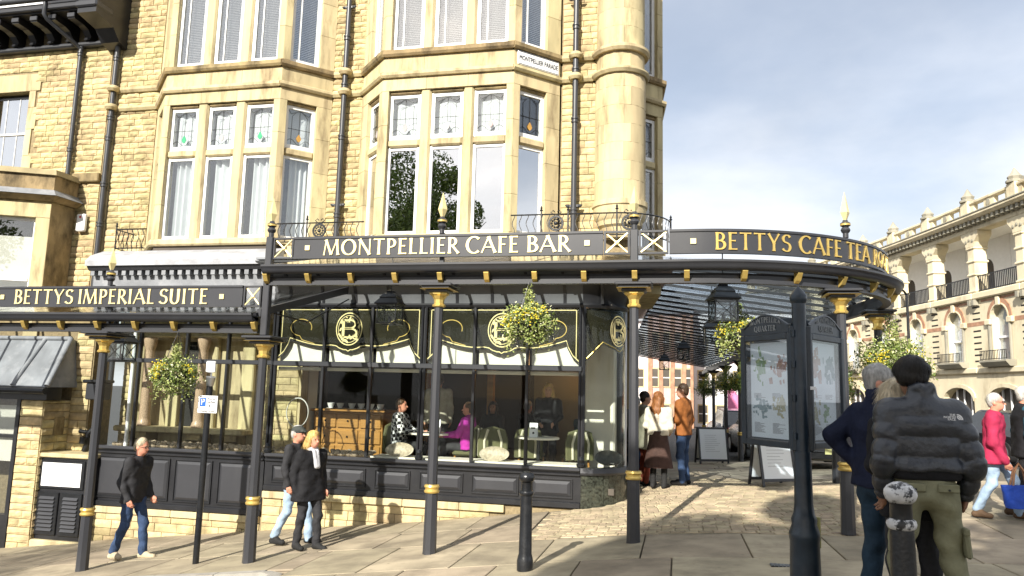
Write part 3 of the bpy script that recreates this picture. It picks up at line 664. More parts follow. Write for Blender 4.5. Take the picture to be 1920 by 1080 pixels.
# head rail and coved cornice with lead roof, wrapping the corner
MB().sweep(SP, [(-.05, 2.88), (.035, 2.88), (.05, 2.92), (.035, 2.95), (-.05, 2.95)]).build('head_rail', 'black_paint', shopR, smooth=30)
cove = [(.0, 2.951)]+[(.78*(1-math.cos(t)), 2.951+.62*math.sin(t)) for t in np.linspace(.1, PI/2, 9)]
cove = cove+[(.80, 3.60), (.0, 3.62)]
MB().sweep(SP[:2], cove).build('coved_cornice', 'cove_paint_lit', shopR, smooth=40); MB().sweep([(SP[1][0]+.003, *SP[1][1:])]+SP[2:], cove).build('coved_cornice', 'black_paint', shopR, smooth=40)  # ground bounce on the front and shade on the side put into the colours
for x in np.arange(-6.8, -1.2, .62): MB().sweep([(x, YS, 0, -1), (x+.05, YS, 0, -1)], [(o+.012, z-.008) for o, z in cove[:10]]+[(o-.03, z+.02) for o, z in reversed(cove[:10])]).build('cove_rib', 'black_paint', shopR, smooth=40)
MB().sweep(SP, [(.26, 3.31), (.30, 3.295), (.33, 3.36), (.29, 3.37)]).build('cove_moulding', 'black_paint', shopR, smooth=30)
MB().prism([(-7.08, YS-.78), (-1.5, YS-.78), (-.7, 12.7), (-.85, 13.3), (-1.4, 13.28), (-7.08, 13.05)], 3.625, 3.66, 'z').build('shop_roof', 'lead', shopR)
MB().box((-7.08, 12.42, 3.662), (-1.35, 13.0, 4.06)).build('wall_band', 'ashlar', shopR)
# painted valances behind the glass
gl_ = .0
def valance_poly(x0, x1):
    """lower edge of a painted valance, a scalloped curve with pointed ends"""
    w = x1-x0; P = [(0, 1.95), (.045, 2.06), (.075, 2.20), (.085, 2.30)]
    P += [(.085+.25*i/7, 2.30-.13*math.sin(i/7*PI*.5)) for i in range(1, 8)]
    P += [(.38, 2.18), (.415, 2.165), (.44, 2.125), (.47, 2.10), (.485, 2.10), (.5, 2.075)]
    P += [(1-a, z) for a, z in reversed(P[:-1])]
    return [(x0+w*a, z) for a, z in P]
def ribbon(par, pts, w, y, m, nm):
    """flat painted line following points in the x,z plane"""
    V = []; n = len(pts)
    for i, p in enumerate(pts):
        a = Vector(pts[max(i-1, 0)]); b = Vector(pts[min(i+1, n-1)]); d = (b-a); d = d.normalized() if d.length > 1e-9 else Vector((1, 0)); q = Vector((-d.y, d.x))*w/2
        V += [(p[0]+q.x, y, p[1]+q.y), (p[0]-q.x, y, p[1]-q.y), (p[0]+q.x, y+.002, p[1]+q.y), (p[0]-q.x, y+.002, p[1]-q.y)]
    F = []
    for i in range(n-1):
        a = i*4; F += [(a, a+1, a+5, a+4), (a+2, a+6, a+7, a+3), (a, a+4, a+6, a+2), (a+1, a+3, a+7, a+5)]
    return MB().add(V, F).build(nm, m, par)
def crest(par, cx, cz, y, r=.27, T=None):
    k = MB(); k.T = T
    for r0, r1 in ((r, r-.018), (r-.045, r-.055)):
        n = 36; V = []
        for i in range(n):
            t = 2*PI*i/n
            for q in (r0, r1): V += [(cx+q*.92*math.cos(t), y, cz+q*1.08*math.sin(t)), (cx+q*.92*math.cos(t), y+.003, cz+q*1.08*math.sin(t))]
        F = []
        for i in range(n):
            a, b = i*4, (i+1) % n*4; F += [(a, b, b+2, a+2), (a+1, a+3, b+3, b+1), (a, a+1, b+1, b), (a+2, b+2, b+3, a+3)]
        k.add(V, F)
    st = [[(-.10, -.15), (-.10, .16)], [(-.115, .15)]+[(.02+.085*math.cos(t), .085+.07*math.sin(t)) for t in np.linspace(PI/2, -PI/2, 8)]+[(-.08, .015)], [(-.08, .005)]+[(.03+.10*math.cos(t), -.07+.075*math.sin(t)) for t in np.linspace(PI/2, -PI/2, 8)]+[(-.115, -.145)]]
    ws = (.05, .028, .03)
    for s_, w in zip(st, ws):
        V = []; n = len(s_)
        for i, p in enumerate(s_):
            a = Vector(s_[max(i-1, 0)]); b = Vector(s_[min(i+1, n-1)]); d = (b-a).normalized(); q = Vector((-d.y, d.x))*w/2
            V += [(cx+p[0]*1.1+q.x, y-.001, cz+p[1]+q.y), (cx+p[0]*1.1-q.x, y-.001, cz+p[1]-q.y)]
        k.add(V, [(2*i, 2*i+1, 2*i+3, 2*i+2) for i in range(n-1)])
    rr = random.Random(3)
    for i in range(46):                     # leaf scrolls inside the roundel
        t = rr.uniform(0, 2*PI); q = r*math.sqrt(rr.uniform(.25, .72)); a = rr.uniform(0, PI); l = rr.uniform(.022, .05); w = l*.42
        px_, pz_ = cx+q*.9*math.cos(t), cz+q*math.sin(t)
        if abs(px_-cx+.1) < .05 and abs(pz_-cz) < .15: continue
        e = [(math.cos(b)*l, math.sin(b)*w) for b in np.linspace(0, 2*PI, 7)[:-1]]
        k.add([(px_+u*math.cos(a)-v*math.sin(a), y+.0006*(i % 5), pz_+u*math.sin(a)+v*math.cos(a)) for u, v in e], [tuple(range(6))])
    return k.build('gilt_monogram', 'gold_pale', par)
mat('valance_backing', (0.045, 0.038, 0.018), 0.3, var=.2)
for x0, x1 in ((-7.0, -4.29), (-4.19, -1.56)):
    low = valance_poly(x0, x1); poly = low+[(x1, 2.87), (x0, 2.87)]
    MB().prism(poly, YS+.012, YS+.022, 'y').build('painted_valance', 'valance_paint', shopR)
    ribbon(shopR, [(a, z+.035) for a, z in low], .016, YS+.008, 'gold_pale', 'gilt_line'); ribbon(shopR, [(a, z+.008) for a, z in low], .02, YS+.0075, 'sign_black', 'black_line')
    ribbon(shopR, [(x0+.06, 2.84), (x1-.06, 2.84)], .012, YS+.008, 'gold_pale', 'gilt_line')
    for xx in (x0+.06, x1-.06): ribbon(shopR, [(xx, 2.84), (xx, 2.05)], .012, YS+.008, 'gold_pale', 'gilt_line')
    w = x1-x0
    for s, o in ((1, x0), (-1, x1)):
        sc_ = [(o+s*w*(.16+.075*math.cos(t)*(1-.0*i)), 2.52+.15*math.sin(t)) for i, t in enumerate(np.linspace(-.3, 4.6, 18))]
        sc_ = sc_+[(o+s*w*.17, 2.30), (o+s*w*.26, 2.235)] if s else sc_
        ribbon(shopR, sc_, .013, YS+.0085, 'gold', 'gilt_scroll')
    crest(shopR, (x0+x1)/2, 2.50, YS+.006)
# curved pane valance and its monogram, following the bend
k = MB(); V = []; n = 16; angs = np.linspace(-PI/2+.03, a1-.02, n+1)
for i, t in enumerate(angs):
    u = i/n; lz = 1.97+.33*min(1, u*3.2) if u < .3 else (2.30-.10*math.sin((u-.3)/.7*PI*1.0)-.05*math.exp(-((u-.68)/.08)**2))
    for z in (lz, 2.87):
        V += [(AC[0]+(AR-.02)*math.cos(t), AC[1]+(AR-.02)*math.sin(t), z), (AC[0]+(AR-.03)*math.cos(t), AC[1]+(AR-.03)*math.sin(t), z)]
F = []
for i in range(n):
    a, b = 4*i, 4*i+4; F += [(a, b, b+2, a+2), (a+1, a+3, b+3, b+1), (a, a+1, b+1, b), (a+2, b+2, b+3, a+3)]
k.add(V, F); k.build('painted_valance', 'valance_paint', shopR, smooth=30)
V = []; low = [V_ for V_ in []]
for i, t in enumerate(angs):
    u = i/n; lz = 1.97+.33*min(1, u*3.2) if u < .3 else (2.30-.10*math.sin((u-.3)/.7*PI)-.05*math.exp(-((u-.68)/.08)**2))
    low.append((AC[0]+(AR-.014)*math.cos(t), AC[1]+(AR-.014)*math.sin(t), lz+.03))
MB().tube(low, .008, 4).build('gilt_line', 'gold', shopR)
tm = -PI/2+(a1+PI/2)*.62; Tc = Matrix.Translation((AC[0]+(AR-.012)*math.cos(tm), AC[1]+(AR-.012)*math.sin(tm), 2.52)) @ Matrix.Rotation(tm+PI/2, 4, 'Z')
crest(shopR, 0, 0, -.012, .24, Tc)
# roller blinds behind the valances and their bottom rails
for i in range(6):
    a, b = MX[i]+.05, MX[i+1]-.05
    MB().box((a, YS+.10, 1.90), (b, YS+.108, 2.88)).build('roller_blind', 'cream_paint', shopR)
    MB().bbox((a-.02, YS+.085, 1.76), (b+.02, YS+.12, 1.82), .008).build('blind_rail', 'cream_paint', shopR)
# window shelf with oval dishes and a bed of pebbles
MB().box((-5.15, YS+.06, .27), (-1.55, YS+.55, .325)).build('display_shelf', 'cream_paint', shopR)
MB().box((-7.03, YS+.06, .22), (-5.155, YS+.55, .29)).build('display_shelf', 'cream_paint', shopR)
k = MB(); rp = random.Random(5)
for i in range(420):
    x = rp.uniform(-7.0, -5.2) if i < 190 else rp.uniform(-10.3, -7.12); y = YS+rp.uniform(.08, .40); r = rp.uniform(.03, .06)
    k.blob((x, y, .30+r*.4+(y-YS)*.12), (r, r*.8, r*.65), 6, 4)
mat('pebble', (0.36, 0.28, 0.20), 0.7, var=.4, scale=9)
k.build('pebbles', 'pebble', shopR, kind='stuff', smooth=50)
MB().box((-10.58, YS+.04, .20), (-7.11, YS+.46, .285)).build('display_shelf', 'cream_paint', shopL)
# left shopfront glazing
LX = [-10.57, -9.82, -8.83, -7.98]
for x in LX: mullion(shopL, x, .306, 2.79)
MB().bbox((-10.6, YS-.05, 1.84), (-7.05, YS+.03, 1.92), .01).build('transom', 'grey_paint', shopL)
for a, b in zip(LX, LX[1:]+[-7.07]): MB().box((a+.027, YS-.003, .31), (b-.027, YS+.003, 1.84)).build('pane', 'pane_shop', shopL); MB().box((a+.027, YS-.003, 1.921), (b-.027, YS+.003, 2.79)).build('pane', 'pane_shop', shopL)
MB().cyl((-9.98, YS+.03, .3), (-9.98, YS+.03, 2.6), .035, n=10).build('drain_pipe', 'white_paint', shopL, smooth=40)
# old stone front behind that glazing: pilasters, granite columns, sills on consoles
ofp = part('old_stone_front', cafe); YO = 13.25
MB().box((-11.0, YO, -1.0), (-7.05, YO+.3, 3.4)).build('wall_backing', 'ashlar', ofp)
W3 = Wall(ofp); W3.rect(-11.0, -10.75, -.4, 3.3, YO-.02, relief=.012); W3.rect(-7.9, -7.1, -.4, 3.3, YO-.02, relief=.012); W3.done(120)
for x in (-10.62, -9.75, -8.95, -8.15):
    MB().bbox((x-.13, YO-.12, .55), (x+.13, YO-.001, 2.72), .02).build('pilaster', 'ashlar', ofp)
for x in (-10.25, -9.05):
    k = MB(); k.lathe([(.125, .635), (.13, .66), (.115, .72), (.095, .76), (.10, .80), (.085, 2.1), (.09, 2.12), (.115, 2.2), (.13, 2.3), (.13, 2.36)], (x, YO-.24, 0), 18); k.build('column', 'granite_pink', ofp, smooth=40)
MB().bbox((-10.8, YO-.42, .52), (-8.0, YO-.002, .63), .02).build('stone_sill', 'ashlar', ofp)
for x in (-10.25, -9.05, -8.3):
    MB().prism([(YO-.36, .515), (YO-.36, .40), (YO-.25, .36), (YO-.2, .25), (YO-.005, .22), (YO-.005, .515)], x-.16, x+.16, 'x').build('console', 'ashlar_dark', ofp)
MB().bbox((-10.85, YO-.36, 2.37), (-7.95, YO-.002, 2.55), .02).build('lintel', 'ashlar', ofp); MB().bbox((-10.85, YO-.44, 2.56), (-7.95, YO-.002, 2.70), .03).build('lintel', 'ashlar', ofp)
for a, b in ((-9.55, -9.3),):
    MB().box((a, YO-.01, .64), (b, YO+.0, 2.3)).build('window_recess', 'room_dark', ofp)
W2.done(200)
# floor, walls and ceiling of the cafe room
room = part('cafe_room', cafe)
MB().box((-7.9, YS+.12, -.12), (-1.0, 19.5, -.02)).build('room_floor', 'room_mid', room)
MB().box((-7.9, YS+.13, 2.93), (-1.05, 19.5, 2.95)).build('room_ceiling', 'room_mid', room)
MB().box((-7.9, 19.4, -.02), (-1.9, 19.6, 2.93)).build('room_wall', 'room_dark', room)
MB().box((-8.0, 13.9, -.02), (-7.9, 19.4, 2.93)).build('room_wall', 'room_mid', room)
MB().prism([(-.98, 14.0), (-.93, 14.0), (-1.45, 19.4), (-1.5, 19.4)], -.02, 2.93, 'z').build('room_wall', 'room_mid', room)
MB().bbox((-7.5, 13.5, -.02), (-7.05, 13.95, 2.93), .02).build('room_pillar', 'cream_paint', room)
MB().bbox((-1.62, 13.45, -.02), (-1.08, 13.9, 2.92), .03).build('room_pillar', 'cream_paint', room)
MB().box((-3.1, 16.4, -.02), (-1.25, 16.5, 2.92)).build('room_partition', 'room_olive', room); MB().box((-7.85, 16.0, -.02), (-5.6, 16.1, 2.92)).build('room_partition', 'room_dark', room)
for x in (-5.35, -3.9): MB().bbox((x-.07, 15.6, -.02), (x+.07, 15.75, 2.9), .01).build('room_post', 'wood', room)

# left shop cornice: lead apron, dentils and grey frieze above the lower canopy
cor = part('shop_cornice', cafe); x0, x1 = -11.0, -7.10
MB().prism([(YF+.02, 4.0), (12.05, 3.86), (11.93, 3.74), (11.93, 3.64), (12.2, 3.64), (YF+.02, 3.64)], x0, x1, 'x').build('lead_apron', 'lead_pale', cor)
MB().prism([(12.3, 3.635), (11.96, 3.635), (12.02, 3.56), (12.3, 3.56)], x0+.02, x1, 'x').build('cornice_bed', 'grey_paint', cor)
x = x0+.06
while x < x1-.08: MB().box((x, 12.03, 3.47), (x+.085, 12.15, 3.558)).build('dentil', 'lead', cor); x += .172
MB().box((x0+.03, 12.152, 2.80), (x1, 12.3, 3.558)).build('frieze', 'lead', cor)
MB().bbox((-11.0, 12.34, 3.3), (-10.0, 13.0, 3.92), .02).build('frieze_return', 'lead_pale', cor)

# ================================================================== LETTERS (flared capitals)
def arc(cx, cy, rx, ry, a0, a1_, n=10): return [(cx+rx*math.cos(rad(a)), cy+ry*math.sin(rad(a))) for a in np.linspace(a0, a1_, n)]
K, TN = .145, .075
GL = {
 'A': (.80, [([(.03, 0), (.40, 1)], TN), ([(.38, 1.0), (.77, 0)], K), ([(.17, .34), (.63, .34)], .06)]),
 'B': (.58, [([(.13, 0), (.13, 1)], K), ([(.1, .965)]+arc(.26, .745, .21, .22, 90, -90)+[(.15, .525)], .10), ([(.15, .525)]+arc(.28, .275, .25, .24, 90, -90)+[(.1, .035)], .11)]),
 'C': (.74, [(arc(.44, .5, .38, .5, 48, 312, 20), .115)]),
 'E': (.52, [([(.13, 0), (.13, 1)], K), ([(.1, .965), (.48, .965)], TN), ([(.1, .52), (.42, .52)], TN), ([(.1, .035), (.50, .035)], TN)]),
 'F': (.50, [([(.13, 0), (.13, 1)], K), ([(.1, .965), (.47, .965)], TN), ([(.1, .50), (.41, .50)], TN)]),
 'I': (.26, [([(.13, 0), (.13, 1)], K)]),
 'L': (.50, [([(.13, 0), (.13, 1)], K), ([(.1, .035), (.48, .035)], TN)]),
 'M': (.98, [([(.06, 0), (.17, 1)], TN), ([(.15, 1), (.49, .04)], K), ([(.49, .02), (.81, 1)], TN), ([(.80, 1), (.90, 0)], K)]),
 'N': (.80, [([(.11, 0), (.11, 1)], TN), ([(.09, 1), (.70, .0)], K), ([(.70, 0), (.70, 1)], TN)]),
 'O': (.88, [(arc(.44, .5, .37, .48, 90, 450, 28), .11)]),
 'P': (.56, [([(.13, 0), (.13, 1)], K), ([(.1, .965)]+arc(.26, .715, .23, .25, 90, -90)+[(.15, .465)], .10)]),
 'R': (.64, [([(.13, 0), (.13, 1)], K), ([(.1, .965)]+arc(.26, .73, .21, .235, 90, -90)+[(.15, .495)], .10), ([(.26, .50), (.63, 0)], .13)]),
 'S': (.54, [([(.47, .84), (.38, .95)]+arc(.28, .74, .20, .225, 75, 235, 9)+[(.27, .53)]+arc(.27, .27, .21, .245, 62, -110, 10)+[(.09, .09), (.04, .17)], .10)]),
 'T': (.66, [([(.33, 0), (.33, 1)], K), ([(.02, .965), (.64, .965)], TN)]),
 'U': (.74, [([(.13, 1), (.13, .35)]+arc(.36, .30, .23, .285, 180, 360, 12)+[(.59, .35), (.59, 1)], .11)]),
 'Y': (.72, [([(.36, 0), (.36, .47)], K), ([(.36, .45), (.06, 1)], K*.9), ([(.36, .45), (.66, 1)], TN)]),
 'D': (.78, [([(.13, 0), (.13, 1)], K), ([(.1, .965)]+arc(.30, .5, .40, .465, 90, -90, 14)+[(.1, .035)], .10)]),
 'Q': (.90, [(arc(.44, .5, .37, .48, 90, 450, 28), .11), ([(.45, .15), (.85, -.12)], .09)]),
 '.': (.40, [([(.2, .36), (.2, .58)], .2)]), ' ': (.38, [])}
def glyph(ch, h, depth):
    """one raised letter: every stroke a flared bar; x right, y up, z out"""
    k = MB()
    for si, (pts, w) in enumerate(GL[ch][1]):
        n = len(pts); closed = n > 20 and abs(pts[0][0]-pts[-1][0]) < 1e-6 and abs(pts[0][1]-pts[-1][1]) < 1e-6; V = []
        P2 = [Vector(p) for p in pts]
        if n == 2 and ch != '.': P2 = [P2[0].lerp(P2[1], t) for t in (0, .07, .2, .5, .8, .93, 1)]; n = 7
        zt = depth+.0012*si
        for i, p in enumerate(P2):
            if closed: d = (P2[(i+1) % (n-1)]-P2[(i-1) % (n-1)])
            else: d = P2[min(i+1, n-1)]-P2[max(i-1, 0)]
            d = d.normalized(); q = Vector((-d.y, d.x)); ww = w
            if n > 7: ww = w*(.62+.75*abs(d.y)**1.3)
            if not closed and ch != '.':
                e = min(i, n-1-i)
                if n == 7: ww = w*(1.42, 1.08, .92, .86, .92, 1.08, 1.42)[i]
                elif e == 0: ww *= 1.25
            V += [((p+q*ww/2)*h, zt), ((p-q*ww/2)*h, zt), ((p+q*ww/2)*h, 0), ((p-q*ww/2)*h, 0)]
        V = [(a.x, a.y, z) for a, z in V]; F = []
        for i in range(n-1):
            a = i*4; F += [(a, a+1, a+5, a+4), (a+2, a+6, a+7, a+3), (a, a+4, a+6, a+2), (a+1, a+3, a+7, a+5)]
        if not closed: F += [(0, 2, 3, 1), (n*4-4, n*4-3, n*4-1, n*4-2)]
        k.add(V, F)
    return k
GM = {}
def letters(txt, h, s0, s1, z, frame, par, m='gold', depth=.012, nm='letter'):
    """set a line of raised letters between s0 and s1; frame(s, z) gives the matrix on the board"""
    tot = sum(GL[c][0]+.10 for c in txt)-.10; f = (s1-s0)/(tot*h); x = 0
    for c in txt:
        wd = GL[c][0]
        if GL[c][1]:
            key = (c, h, depth, m)
            if key not in GM: GM[key] = glyph(c, h, depth).mesh(nm, m)
            o = link(nm, GM[key], par); A = frame(s0+(x+wd/2)*h*f, z) @ Matrix.Translation((-wd/2*h*f, 0, 0)) @ Matrix.Scale(f, 4, (1, 0, 0)); o.matrix_basis = A
        x += wd+.10

# ================================================================== CANOPIES
CA = (0.2, 12.1); CR = 2.8
def run_path(x_start, ystep_end=34.0, n=28):
    """post line of the upper canopy: along the front, round the corner, up the side street"""
    P = [(x_start, 9.3, 0, -1, 0), (-2.5, 9.3, 0, -1, 0), (CA[0], 9.3, 0, -1, 0)]
    for i in range(1, n+1):
        t = -PI/2+(a1+PI/2)*i/n; P.append((CA[0]+CR*math.cos(t), CA[1]+CR*math.sin(t), math.cos(t), math.sin(t), 0))
    e = P[-1]
    for y in (14, 17, 20, 24, 28, 32, 36):
        s = (y-e[1])/.995; P.append((e[0]-.0995*s, y, e[2], e[3], -.028*max(0, y-14)))
    return P
def along(P, s, off=0.0):
    """point, normal at distance s along a path"""
    for p, q in zip(P, P[1:]):
        L = math.hypot(q[0]-p[0], q[1]-p[1])
        if s <= L or q is P[-1]:
            t = s/L; n = Vector((p[2]+(q[2]-p[2])*t, p[3]+(q[3]-p[3])*t)).normalized()
            return (p[0]+(q[0]-p[0])*t+n.x*off, p[1]+(q[1]-p[1])*t+n.y*off, n.x, n.y, p[4]+(q[4]-p[4])*t)
        s -= L
def sub(P, s0, s1, step=.25):
    n = max(1, int((s1-s0)/step)); return [along(P, s0+(s1-s0)*i/n) for i in range(n+1)]
def post(par, x, y, z0, z1, ring=.80, nm='post'):
    p = bpy.data.objects.new(nm, None); COL.objects.link(p); setpar(p, par)
    k = MB(); zr = z0+ring
    k.lathe([(.088, z0), (.085, z0+.05), (.078, zr-.05)], (x, y, 0), 8, ph=PI/8); k.lathe([(.066, zr+.05), (.058, z1-.30)], (x, y, 0), 8, ph=PI/8)
    k.build('shaft', 'grey_paint', p)
    MB().lathe([(.07, zr-.055), (.092, zr-.05), (.10, zr-.03), (.085, zr-.01), (.085, zr+.005), (.10, zr+.025), (.092, zr+.048), (.06, zr+.055)], (x, y, 0), 16).build('gilt_ring', 'gold', p, smooth=35)
    c = z1-.30
    MB().lathe([(.06, c), (.085, c+.01), (.088, c+.03), (.065, c+.05), (.068, c+.10), (.10, c+.15), (.13, c+.17), (.13, c+.19)], (x, y, 0), 8, ph=PI/8).build('capital', 'gold', p)
    for a, z, h in ((.15, c+.192, .035), (.19, c+.23, .03), (.225, c+.262, .036)): MB().bbox((x-a, y-a, z), (x+a, y+a, z+h), .01).build('abacus', 'grey_paint', p)
    MB().bbox((x-.205, y-.205, c+.2275), (x+.205, y+.205, c+.2295), .001).build('gilt_edge', 'gold', p)
    return p
def finial(par, x, y, z, h=.62):
    MB().lathe([(.035, 0), (.035, .06), (.05, .075), (.06, .10), (.05, .125), (.035, .14), (.06, .155), (.062, .19), (.035, .21), (.03, .23)], (x, y, z), 12).build('finial_base', 'grey_paint', par, smooth=40)
    MB().lathe([(.036, .14), (.064, .158), (.064, .18), (.038, .2)], (x, y, z+.001), 12).build('finial_collar', 'gold', par, smooth=40)
    MB().lathe([(.022, .225), (.062, .33), (.004, h)], (x, y, z), 4, ph=PI/4*.3).build('spearhead', 'gold_pale', par)
def cross_panel(par, A, B, z0, z1, nrm):
    """pierced panel with a gilt saltire between two plan points"""
    A = Vector(A); B = Vector(B); e = (B-A); L = e.length; e.normalize(); T = Matrix(((e.x, nrm[0], 0, A.x), (e.y, nrm[1], 0, A.y), (0, 0, 1, 0), (0, 0, 0, 1)))
    k = MB(); k.T = T; w = .025
    for a, b in (((0, -.02, z0), (w, .02, z1)), ((L-w, -.02, z0), (L, .02, z1)), ((w, -.02, z0), (L-w, .018, z0+w)), ((w, -.02, z1-w), (L-w, .018, z1))): k.box(a, b)
    k.build('panel_frame', 'grey_paint', par)
    k = MB(); k.T = T
    k.cyl((w, .005, z0+w), (L-w, .005, z1-w), .012, n=4); k.cyl((w, -.012, z1-w), (L-w, -.012, z0+w), .012, n=4); k.blob((L/2, 0, (z0+z1)/2), (.03, .02, .03))
    k.build('gilt_saltire', 'gold_pale', par)
def canopy(name, label, P, S, zb, brk, roof_in, posts, back):
    """beam, gutter, brackets, rafters and glass of a canopy along path P from s=0 to S"""
    c = thing(name, label, 'canopy', (P[0][0], P[0][1], zg(P[0][0], P[0][1])))
    q = sub(P, 0, S, .3)
    MB().sweep(q, [(-.06, zb), (.05, zb), (.05, zb+.045), (.02, zb+.05), (.02, zb+.10), (.06, zb+.12), (-.06, zb+.12)]).build('beam', 'grey_paint', c, smooth=30)
    prof = [(.04, zb+.155)]+[(.12+.085*math.cos(t), zb+.225+.085*math.sin(t)*1.0) for t in np.linspace(PI*1.05, PI*1.98, 9)]+[(.225, zb+.235), (.225, zb+.262), (.195, zb+.262), (.195, zb+.235), (.05, zb+.235)]
    MB().sweep(q, prof).build('gutter', 'grey_paint', c, smooth=40)
    for s in brk:
        x, y, nx, ny, dz = along(P, s); T = Matrix(((ny*-1, nx, 0, x), (nx, ny, 0, y), (0, 0, 1, dz), (0, 0, 0, 1)))
        k = MB(); k.T = T; k.prism([(.052, zb+.02), (.10, zb+.05), (.145, zb+.135), (.145, zb+.155), (.052, zb+.155)], -.032, .032, 'x'); k.build('gilt_bracket', 'gold', c)
        xi, yi = roof_in(x, y, nx, ny)
        z0 = zb+.25+dz; z1 = back+dz
        k = MB(); v = Vector((xi-x, yi-y, z1-z0)); k.tube([(x+nx*.10, y+ny*.10, z0), (xi, yi, z1)], .032, 4); k.build('rafter', 'black_paint', c)
    # glass panes between rafters
    for s0, s1 in zip(brk, brk[1:]):
        a = along(P, s0+.02); b = along(P, s1-.02); ai = roof_in(*a[:4]); bi = roof_in(*b[:4])
        V = []
        for dz in (0, .008): V += [(a[0]+a[2]*.11, a[1]+a[3]*.11, zb+.275+a[4]+dz), (b[0]+b[2]*.11, b[1]+b[3]*.11, zb+.275+b[4]+dz), (*bi, back+.03+b[4]+dz), (*ai, back+.03+a[4]+dz)]
        MB().add(V, [(0, 1, 2, 3), (7, 6, 5, 4), (0, 4, 5, 1), (1, 5, 6, 2), (2, 6, 7, 3), (3, 7, 4, 0)]).build('roof_pane', 'pane_roof_side' if (name == 'glazed_canopy' and s0 > 5.6) else 'pane_roof', c)
    for x, y, z0, zt in posts: post(c, x, y, z0, zt)
    return c
# ---- upper canopy
UP = run_path(-5.55)
LARC = (a1+PI/2)*CR; S_ARC0 = 5.75; S_END = S_ARC0+LARC+19.5
def roofin_up(x, y, nx, ny):
    """where a rafter meets the coved cornice of the shopfront"""
    if y < 9.6 and x < -1.515: return (x, 11.48)
    if y > 12.45: return (-.15-.1*(y-12.99)-.05, y+.35)
    s_ = x+5.55 if abs(nx) < 1e-6 else S_ARC0+CR*(math.atan2(ny, nx)+PI/2)
    f = (s_-4.035)/(S_ARC0+LARC-4.035); t = -PI/2+f*(a1+PI/2); return (AC[0]+(AR+.72)*math.cos(t), AC[1]+(AR+.72)*math.sin(t))
brk_up = [.02+.6275*i for i in range(10)]+[5.667+.66*i for i in range(1, 40)]
brk_up = [s for s in brk_up if s < S_END-.05]
posts_up = [(-3.05, 9.3), (-.52, 9.3), (2.0, 9.955), (2.99, 12.3), (2.76, 14.5), (2.53, 16.8), (2.30, 19.1), (2.07, 21.4), (1.84, 23.7), (1.58, 26.3), (1.31, 29.0), (1.05, 31.7)]
ZB = 2.855
pu = []
for i, (x, y) in enumerate(posts_up): pu.append((x, y, zg(x, y), ZB-.002-.028*max(0, y-14)))
pu = [(-5.545, 9.3, zg(-5.545, 9.3), 2.15)]+pu
can = canopy('glazed_canopy', 'tall grey iron and glass canopy curving round the cafe corner with gilt lettering', UP, S_END, ZB, brk_up, roofin_up, pu[1:], 3.62)
# post that carries both canopies, rising past the lower one
pp = post(can, *pu[0]); MB().bbox((-5.60, 9.25, 2.16), (-5.50, 9.35, 3.54), .01).build('corner_upright', 'grey_paint', can)
finial(can, -5.55, 9.3, 3.54, .56); finial(can, -3.05, 9.3, 3.54, .56); finial(can, -.52, 9.3, 3.54, .56)
for x in (-3.05,): MB().bbox((x-.03, 9.33, 3.1), (x+.03, 9.38, 3.56), .006).build('fascia_upright', 'grey_paint', can)
MB().bbox((-.57, 9.25, 3.10), (-.47, 9.345, 3.54), .01).build('fascia_upright', 'grey_paint', can)
x, y, nx, ny, dz = along(UP, S_ARC0+CR*rad(43)); finial(can, x, y, 3.54, .6)
# fascia boards with rails, saltire panels and letters
def board(par, P, s0, s1, z0, z1, nm='fascia_board'):
    q = sub(P, s0, s1, .12); o = MB().sweep(q, [(-.02, z0), (.018, z0), (.018, z1), (-.02, z1)]).build(nm, 'grey_paint', par, smooth=30)
    for a, b in ((z0-.012, z0+.016), (z1-.016, z1+.014)): MB().sweep(q, [(-.026, a), (.032, a), (.032, b), (-.026, b)]).build('fascia_rail', 'grey_paint', par, smooth=30)
    return o
FZ0, FZ1 = 3.235, 3.515
fb1 = board(can, UP, .37, 4.64, FZ0, FZ1); fb2 = board(can, UP, 5.46, S_ARC0+LARC+2.0, FZ0, FZ1)
cross_panel(can, (-5.50, 9.3), (-5.19, 9.3), FZ0-.01, FZ1+.012, (0, -1)); cross_panel(can, (-.90, 9.3), (-.575, 9.3), FZ0-.01, FZ1+.012, (0, -1)); cross_panel(can, (-.465, 9.3), (-.10, 9.3), FZ0-.01, FZ1+.012, (0, -1))
def frame_on(P, off=.0185, k=1.0):
    def f(s, z):
        x, y, nx, ny, dz = along(P, s, off); return Matrix(((-ny, 0, nx, x), (nx, 0, ny, y), (0, 1, 0, z), (0, 0, 0, 1)))
    return f
FU = frame_on(UP)
sX = lambda x: x+5.55
letters('MONTPELLIER', .215, sX(-4.735), sX(-2.80), 3.268, FU, fb1, 'gold_pale'); letters('CAFE', .215, sX(-2.70), sX(-2.0), 3.268, FU, fb1, 'gold_pale'); letters('BAR', .215, sX(-1.89), sX(-1.325), 3.268, FU, fb1, 'gold_pale')  # front letters in paler gold: sun glint on gold leaf put into colour
letters('BETTYS', .215, 6.0, 6.947, 3.268, FU, fb2); letters('CAFE', .215, 7.058, 7.724, 3.268, FU, fb2); letters('TEA', .215, 7.826, 8.365, 3.268, FU, fb2); letters('ROOMS', .215, 8.50, 9.46, 3.268, FU, fb2)
def square(s, z, par, F, a=.035):
    o = MB().bbox((-a, -a, 0), (a, a, .014), .003).build('gilt_square', 'gold_pale', par); o.matrix_basis = F(s, z)
square(sX(-4.975), 3.375, fb1, FU); square(sX(-1.11), 3.375, fb1, FU); square(5.748, 3.375, fb2, FU)
